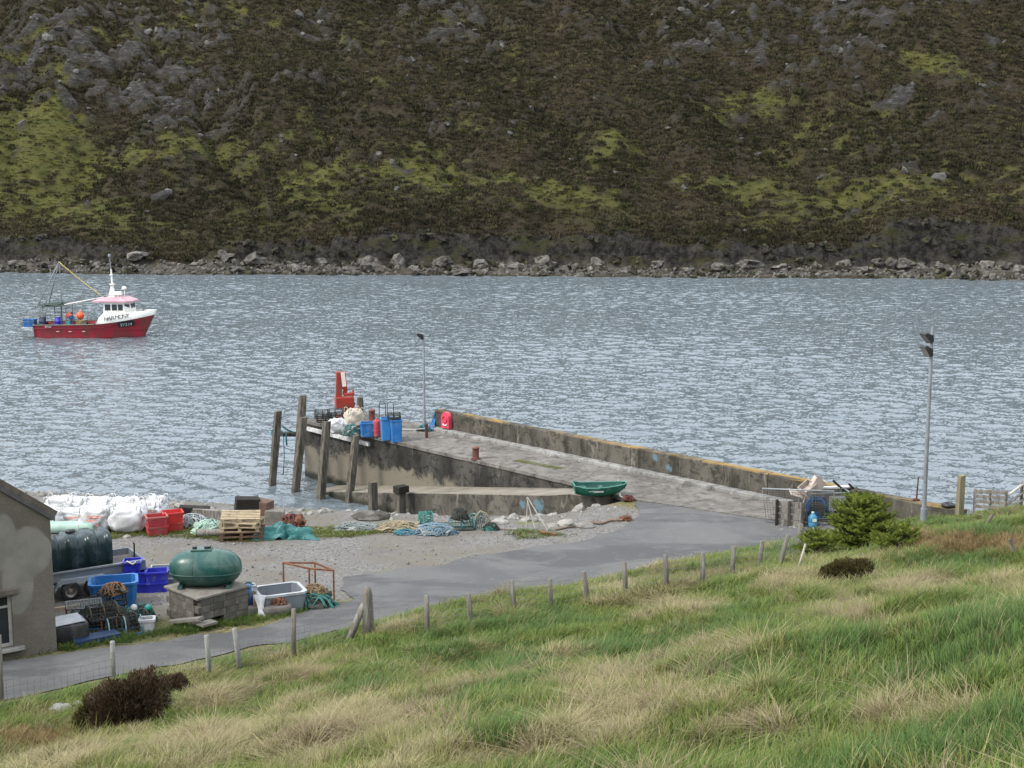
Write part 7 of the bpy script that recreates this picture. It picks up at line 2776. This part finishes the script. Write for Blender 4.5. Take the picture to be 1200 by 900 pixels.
# slatted pen
p = GH(910, 616)
t = thing('slatted_pen', 'low pen of three dark posts and weathered horizontal boards', 'pen', p, -.28)
for k, x in enumerate((0, .47, .98)):
    MB().box((x, -.05, .5), (.11, .11, 1.12 - .06 * k), bev=.012).build('post', OLDWOOD if k else TARWOOD, t)
for r_ in range(4):
    for k, x in enumerate((.24, .73)):
        MB().box((x, .03 + .004 * k, .14 + .25 * r_ - .02 * k), (.47, .035, .205)).build('board', GREYWOOD, t)
for r_ in range(4):
    MB().box((.99, .55, .15 + .25 * r_), (.035, 1.0, .2)).build('board', GREYWOOD, t)

# cage of gear
p = GH(945, 612)
t = thing('gear_cage', 'open steel cage filled with dark creels and blue rope', 'cage', p, .12)
w, d, h = 1.75, .95, 1.15
for x in (0, w):
    for y in (0, d):
        MB().beam((x, y, 0), (x, y, h), .045, .045).build('corner_post', GALV, t)
for z in (.12, h):
    for q0, q1 in (((0, 0), (w, 0)), ((w, 0), (w, d)), ((w, d), (0, d)), ((0, d), (0, 0))):
        MB().beam((q0[0], q0[1], z), (q1[0], q1[1], z), .04, .04).build('rail', GALV, t)
MB().box((w / 2, d / 2, .1), (w - .06, d - .06, .03)).build('floor', OLDWOOD, t)
MB().box((w * .72, .03, .72), (.7, .02, .6)).build('pale_panel', M('pale_board', (.42, .44, .42), (.34, .36, .33), 4, .7), t)
ms_ = MB()
for k in range(1, 16):
    ms_.tube([(w * k / 16, -.01, .12), (w * k / 16, -.01, h)], .006, 4)
for k in range(1, 9):
    ms_.tube([(0, -.01, .12 + k * .115), (w, -.01, .12 + k * .115)], .006, 4)
ms_.build('mesh_side', M('dark_wire', (.1, .1, .1)), t)
m3 = Matrix.Rotation(.12, 3, 'Z')
net_heap(p + m3 @ Vector((.55, .48, .12)), 'dark net filling the steel cage', (1.0, .75, .75), 61, (NETD, M('blue_rope', (.03, .2, .5))), strands=40)
net_heap(p + m3 @ Vector((1.35, .48, .12)), 'dark rope heap in the far end of the steel cage', (.7, .75, .62), 62, (NETD, NETT), strands=30)
CARD = M('weathered_board', (.46, .39, .33), (.38, .32, .27), 4, .85)
for i, (x, y, z, s, rx, ry, rz, lab) in enumerate([
        (-.35, .35, 1.08, (.55, .4, .05), .5, .35, .3, 'pale board sliding off the pen towards the wire panel'),
        (.10, .3, 1.32, (.6, .45, .26), .3, -.5, .5, 'open pale wooden box tilted on top of the junk'),
        (.52, .35, 1.48, (.45, .3, .45), .2, .45, .2, 'pale wooden box standing highest on the junk')]):
    o = thing('wooden_box', lab, 'box', p + m3 @ Vector((x, y, z)), rz)
    o.rotation_euler = (rx, ry, rz)
    if i == 0:
        MB().box((0, 0, 0), s, bev=.006).build('board', CARD, o)
        MB().box((0, 0, .035), (s[0] * .9, .06, .02)).build('batten', CARD, o)
    else:
        for (cx, cy, cz, sx_, sy_, sz_) in ((0, -s[1] / 2, 0, s[0], .02, s[2]), (0, s[1] / 2, 0, s[0], .02, s[2]), (-s[0] / 2 + .012, 0, 0, .02, s[1] - .024, s[2]), (s[0] / 2 - .012, 0, 0, .02, s[1] - .024, s[2]), (0, 0, -s[2] / 2 + .012, s[0] - .05, s[1] - .03, .02)):
            MB().box((cx, cy, cz), (sx_, sy_, sz_)).build('side', CARD, o)
tag(MB().beam(p + m3 @ Vector((.55, .55, 1.24)), p + m3 @ Vector((2.1, .8, 1.20)), .28, .06).build('long_white_board', M('white_board', (.55, .55, .52), None, 4, .7)), 'long white board laid over the top of the steel cage', 'board')
net_heap(p + m3 @ Vector((2.15, .4, 0)), 'tall heap of dark creels and net against the parapet', (.95, .8, 1.15), 63, (NETD, CREELN), strands=50)
for k, (x0, z0, x1, z1) in enumerate(((1.35, 1.25, 1.62, 1.42), (2.0, 1.1, 2.3, 1.32))):
    tag(MB().cyl(p + m3 @ Vector((x0 + .25, .6, z0 - .05)), p + m3 @ Vector((x0 - .1, .6, z0 + .26)), .045, n=8).build('short_stick', TARWOOD), ['dark stick poking up from the white board', 'dark stick poking up from the net heap by the parapet'][k], 'stick')
t = thing('water_drum', 'light blue plastic drum beside the slatted pen', 'drum', GH(952, 618), .2)
MB().lathe([(0, 0), (.15, 0), (.18, .03), (.18, .2), (.165, .22), (.18, .24), (.18, .42), (.12, .50), (.07, .53), (.07, .58), (0, .58)], 16).build('body', M('light_blue_plastic', (.05, .2, .33), (.04, .16, .27), 3, .4), t)
MB().lathe([(0, .58), (.055, .58), (.055, .62), (0, .62)], 10).build('cap', WHITEP, t)
MB().box((0, -.178, .32), (.16, .02, .12)).build('label', M('drum_label', (.6, .66, .55), None, 5, .5), t)


def pen_rubble():
    n = 90
    px, py = rng.uniform(905, 965, n), rng.uniform(612, 622, n)
    q = np.array([tuple(GH(a_, b_)) for a_, b_ in zip(px, py)])
    src = [MB().blob((0, 0, 0), (1, .75, .6), 1, .25, 1.8, s + 70).mesh('rubble', STONEP) for s in range(3)]
    sc = rng.uniform(.03, .1, n)
    tag(scatter('pen_rubble', q, rng.uniform(0, 6.28, (n, 3)), np.stack([sc] * 3, 1), src), 'rubble and litter at the foot of the slatted pen', 'rubble', kind='stuff')


pen_rubble()

# ---------------------------------------------------------------- end of the parapet, gate and handrail on the right
p = AT(1124, 603, PW(-10.75, -.25).y)
p.z = 3.4
tp_ = Vector((p.x + .02, p.y, AT(1124, 557, p.y).z))
pile(Vector((p.x, p.y, p.z - .5)), tp_, .22, 'thick square timber post at the landward end of the parapet', name='timber_post', mat=M('mossy_timber', (.22, .20, .12), (.15, .135, .08), 4, .9, stretch=(4, 4, .6), bump=.01), twist=.3)
q = AT(1101, 597, PW(-8.0, 0).y)
tag(MB().cyl((0, 0, 0), (.04, 0, .95), .035, .025, 7).blob((0, 0, .05), (.16, .12, .07), 1, .2, 2, 3).build('rusty_rod', RUSTRED, loc=PW(-8.4, -.2, 4.2)), 'thin rusty rod upright on top of the parapet', 'rod')
t = thing('tyre', 'old black tyre lying on the parapet beside the thick post', 'tyre', PW(-9.75, -.2, 4.21), 0)
MB().tube([(math.cos(a) * .2, math.sin(a) * .2, .08) for a in np.linspace(0, 6.283, 22)[:-1]], .075, 8, closed=True).build('tread', BLACKM, t)
MB().tube([(math.cos(a) * .15, math.sin(a) * .15, .08) for a in np.linspace(0, 6.283, 22)[:-1]], .05, 6, closed=True).build('inner_bead', BLACKM, t)


def slatted_gate():
    a, b = AT(1141, 604, 48.5), AT(1178, 604, 48.2)
    a, b = on(a.x, a.y), on(b.x, b.y)
    a.z = b.z = max(a.z, b.z)
    d = b - a
    t = thing('slatted_gate', 'weathered slatted wooden gate in the grass above the shore', 'gate', a - Vector((0, 0, .1)), math.atan2(d.y, d.x))
    L = math.hypot(d.x, d.y)
    for x in (0, L / 2, L):
        MB().box((x, 0, .40), (.09, .08, .92), bev=.01).build('post', GREYWOOD, t)
    for k in range(4):
        for h_ in range(2):
            MB().box((L / 4 + L / 2 * h_, -.06, .2 + .185 * k), (L / 2 - .02, .03, .125)).build('slat', GREYWOOD, t)
    # handrail running up to the right
    t2 = thing('wooden_handrail', 'sloping wooden handrail of three rails rising beyond the gate', 'handrail', b - Vector((0, 0, .1)), 0)
    u = Vector((1.2, .35, .78))
    for k, z in enumerate((.62, .30, .02)):
        MB().beam((0.05, .05, z), Vector((0.05, .05, z)) + u, .10, .05).build('rail', BLEACH if k == 0 else GREYWOOD, t2)
    for f in (.5, 1.0):
        MB().beam(Vector((.05, .09, -.7)) + u * f, Vector((.05, .09, .7)) + u * f, .09, .09).build('post', GREYWOOD, t2)


slatted_gate()


# ---------------------------------------------------------------- shrubs
def leaf_mat(name, c1, c2, rnd=.25, trans=.15):
    m, t, b = _nodes(name)
    v = coords(t, world=True)
    c = mixnode(t, ramp(t, noise_node(t, v, 5, 3, .6), .35, .65), c1, c2)
    c = mixnode(t, ramp(t, noise_node(t, v, 40, 2, .6), .3, .7, 0, .5), c, tuple(x * .55 for x in c1))
    t.links.new(c, b.inputs['Base Color'])
    b.inputs['Roughness'].default_value = .7
    b.inputs['Specular IOR Level'].default_value = .2
    return m


SPRUCE = leaf_mat('spruce_needles', (.085, .12, .018), (.20, .24, .034))
BARK = M('bark', (.09, .07, .05), (.05, .04, .03), 8, .95, bump=.01)


def spruce(loc, h, w, label, seed=1, nb=46):
    t = thing('spruce_bush', label, 'bush', loc, 0)
    r = random.Random(seed)
    tr = MB()
    tr.tube([(0, 0, -.2), (.03, 0, h * .35), (-.02, .02, h * .7), (0, 0, h * .98)], [.07, .055, .035, .01], 8)
    vs_, fs = [], []

    def needle_spray(p, d, L):
        """a twig with rows of needles on both sides and above"""
        d = d.normalized()
        side = d.cross(Vector((0, 0, 1)))
        side = side.normalized() if side.length > .01 else Vector((1, 0, 0))
        upv = side.cross(d)
        n = int(L / .016)
        for k in range(n):
            q = p + d * (L * k / n) + Vector((0, 0, .05 * L * math.sin(k / n * 3)))
            nl = .075 * (1 - .45 * k / n) * r.uniform(.7, 1.25)
            a = r.uniform(-.3, 3.44)
            nd = (side * math.cos(a) + upv * math.sin(a) * .8 + d * .75).normalized() * nl
            wv = d.cross(nd).normalized() * .012
            kk = len(vs_)
            vs_.extend([q - wv, q + wv, q + nd])
            fs.append((kk, kk + 1, kk + 2))
    for i in range(nb):
        u = (i + .5) / nb
        z = h * (.06 + .90 * u ** .9)
        a = i * 2.39996 + r.uniform(-.4, .4)
        L = w / 2 * (1 - u ** 2.4 * .80) * r.uniform(.72, 1.02)
        el = .10 + .62 * u + r.uniform(-.1, .15)
        d = Vector((math.cos(a) * math.cos(el), math.sin(a) * math.cos(el), math.sin(el)))
        pts = [Vector((0, 0, z)) + d * (L * s) + Vector((0, 0, .10 * L * s * s - .05 * L * s)) for s in (0, .35, .7, 1)]
        tr.tube(pts, [.022, .016, .010, .004], 5)
        ns = int(12 + 30 * L)
        for k in range(ns):
            s = .16 + .84 * (k + r.random()) / ns
            q = pts[0].lerp(pts[3], s) + Vector((0, 0, .02))
            sa = r.choice((-1, 1)) * r.uniform(.5, 1.1)
            dd = Matrix.Rotation(sa, 3, 'Z') @ d + Vector((0, 0, r.uniform(-.1, .35)))
            needle_spray(q, dd, (.14 + .26 * L * (1 - s * .6)) * r.uniform(.7, 1.2))
        needle_spray(pts[2], pts[3] - pts[2], L * .34)
    tr.build('trunk', BARK, t)
    MB().add(vs_, fs).build('crown', SPRUCE, t)
    return t


spruce(GH(1008, 650), 1.66, 2.35, 'rounded green spruce bush at the fence end', 3, 120)
spruce(GH(955, 655) , .7, 1.35, 'low young spruce beside the thick fence post', 5, 26)
spruce(GH(1052, 648), .6, 1.4, 'low spruce growing between the tall lamp post and the spruce bush', 8, 26)


def heath_bush(loc, s, label, seed, mats, n=5200, twig=.10):
    t = thing('heather_bush', label, 'bush', loc, 0)
    r = random.Random(seed)
    off = Vector((seed * 1.3, 0, 0))
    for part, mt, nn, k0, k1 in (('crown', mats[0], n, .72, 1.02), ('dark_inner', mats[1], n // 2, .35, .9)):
        vs_, fs = [], []
        for i in range(nn):
            z = r.random() ** .8
            a = r.uniform(0, 6.283)
            c = math.sqrt(max(0, 1 - z * z))
            d = Vector((c * math.cos(a), c * math.sin(a), z))
            k = (1 + .38 * mnoise.noise(d * 1.5 + off) + .18 * mnoise.noise(d * 4.5 + off)) * r.uniform(k0, k1)
            p = Vector((d.x * s[0] / 2 * k, d.y * s[1] / 2 * k, d.z * s[2] * k - .03))
            out_ = (d + Vector((r.uniform(-.5, .5), r.uniform(-.5, .5), r.uniform(.2, 1.0)))).normalized()
            L = twig * r.uniform(.6, 1.5)
            side = out_.cross(Vector((r.uniform(-1, 1), r.uniform(-1, 1), r.uniform(-1, 1)))).normalized() * .007
            kk = len(vs_)
            vs_ += [p - side, p + side, p + out_ * L * .6 + side * 1.6, p + out_ * L * .6 - side * 1.6, p + out_ * L]
            fs += [(kk, kk + 1, kk + 2, kk + 3), (kk + 3, kk + 2, kk + 4)]
        MB().add(vs_, fs).build(part, mt, t)
    st = MB()
    for i in range(14):
        a = r.uniform(0, 6.28)
        st.tube([(0, 0, -.1), (math.cos(a) * s[0] * .2, math.sin(a) * s[1] * .2, s[2] * .35), (math.cos(a) * s[0] * .38, math.sin(a) * s[1] * .38, s[2] * .6)], [.02, .014, .006], 5)
    st.build('stems', BARK, t)
    return t


HB1 = leaf_mat('heather_brown', (.07, .047, .028), (.11, .074, .042))
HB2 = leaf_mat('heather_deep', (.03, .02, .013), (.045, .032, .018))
HB3 = leaf_mat('bush_olive', (.065, .055, .018), (.10, .085, .028))
heath_bush(GH(150, 848), (2.1, 1.5, 1.15), 'large dark brown heather bush on the bank above the road', 2, (HB1, HB2), 16000, .07)
heath_bush(GH(118, 852), (1.1, .9, .72), 'olive tinged heather clump in front of the large brown bush', 3, (HB3, HB2), 8000, .07)
heath_bush(GH(204, 815), (.85, .7, .5), 'small brown heather clump beside the large brown bush', 4, (HB1, HB2), 5000, .06)
heath_bush(GH(997, 683), (1.25, .8, .55), 'rounded brown heather bush in the grass below the spruce', 5, (HB3, HB2), 13000, .05)
heath_bush(GH(966, 680), (.36, .34, .3), 'small round brown heather clump beside the rounded bush', 6, (HB3, HB2), 3000, .045)
for i, (px, py, w, h, lab) in enumerate([(72, 834, 26, 11, 'pale lichened rock in the grass beside the brown heather bush'), (92, 829, 14, 9, 'small pale stone next to the lichened rock')]):
    q = GH(px, py)
    s = q.y / F
    tag(MB().blob((0, 0, 0), (w * s / 2, w * s * .4, h * s * .6), 3, .2, 1.7, i + 90).build('field_rock', M('lichen_rock', (.22, .225, .205), (.14, .15, .13), 5, .95, bump=.02, bscale=10, dirt=(.14, .15, .10), dirt_amt=.3), loc=q + Vector((0, 0, h * s * .25))), lab, 'rock')
strip_grass('bank_grass', 'bright green grass around the lamp post and slatted gate', [(1090, 612), (1130, 606), (1200, 603), (1200, 622), (1140, 625), (1090, 622)], 1800, .7, (GREEN2, GREEN1))


def deck_weeds():
    n = 260
    k = rng.uniform(8.4, 11.2, n)
    e = 2.35 + .09 * (k - 10) + rng.normal(0, .14, n)
    q = np.array([tuple(PW(a_, b_)) for a_, b_ in zip(k, e)])
    src = [tuft('deck_weeds', mt, 14, .04, .1, .1, .7, .012, 700 + i_, (.1, .1)) for i_, mt in enumerate((GREEN1, OLIVE))]
    sc = rng.uniform(.6, 1.3, n)
    tag(scatter('deck_weeds', q, np.stack([np.zeros(n), np.zeros(n), rng.uniform(0, 6.28, n)], 1), np.stack([sc] * 3, 1), src), 'thin green weeds growing along a joint of the pier deck', 'weeds', kind='stuff')


deck_weeds()
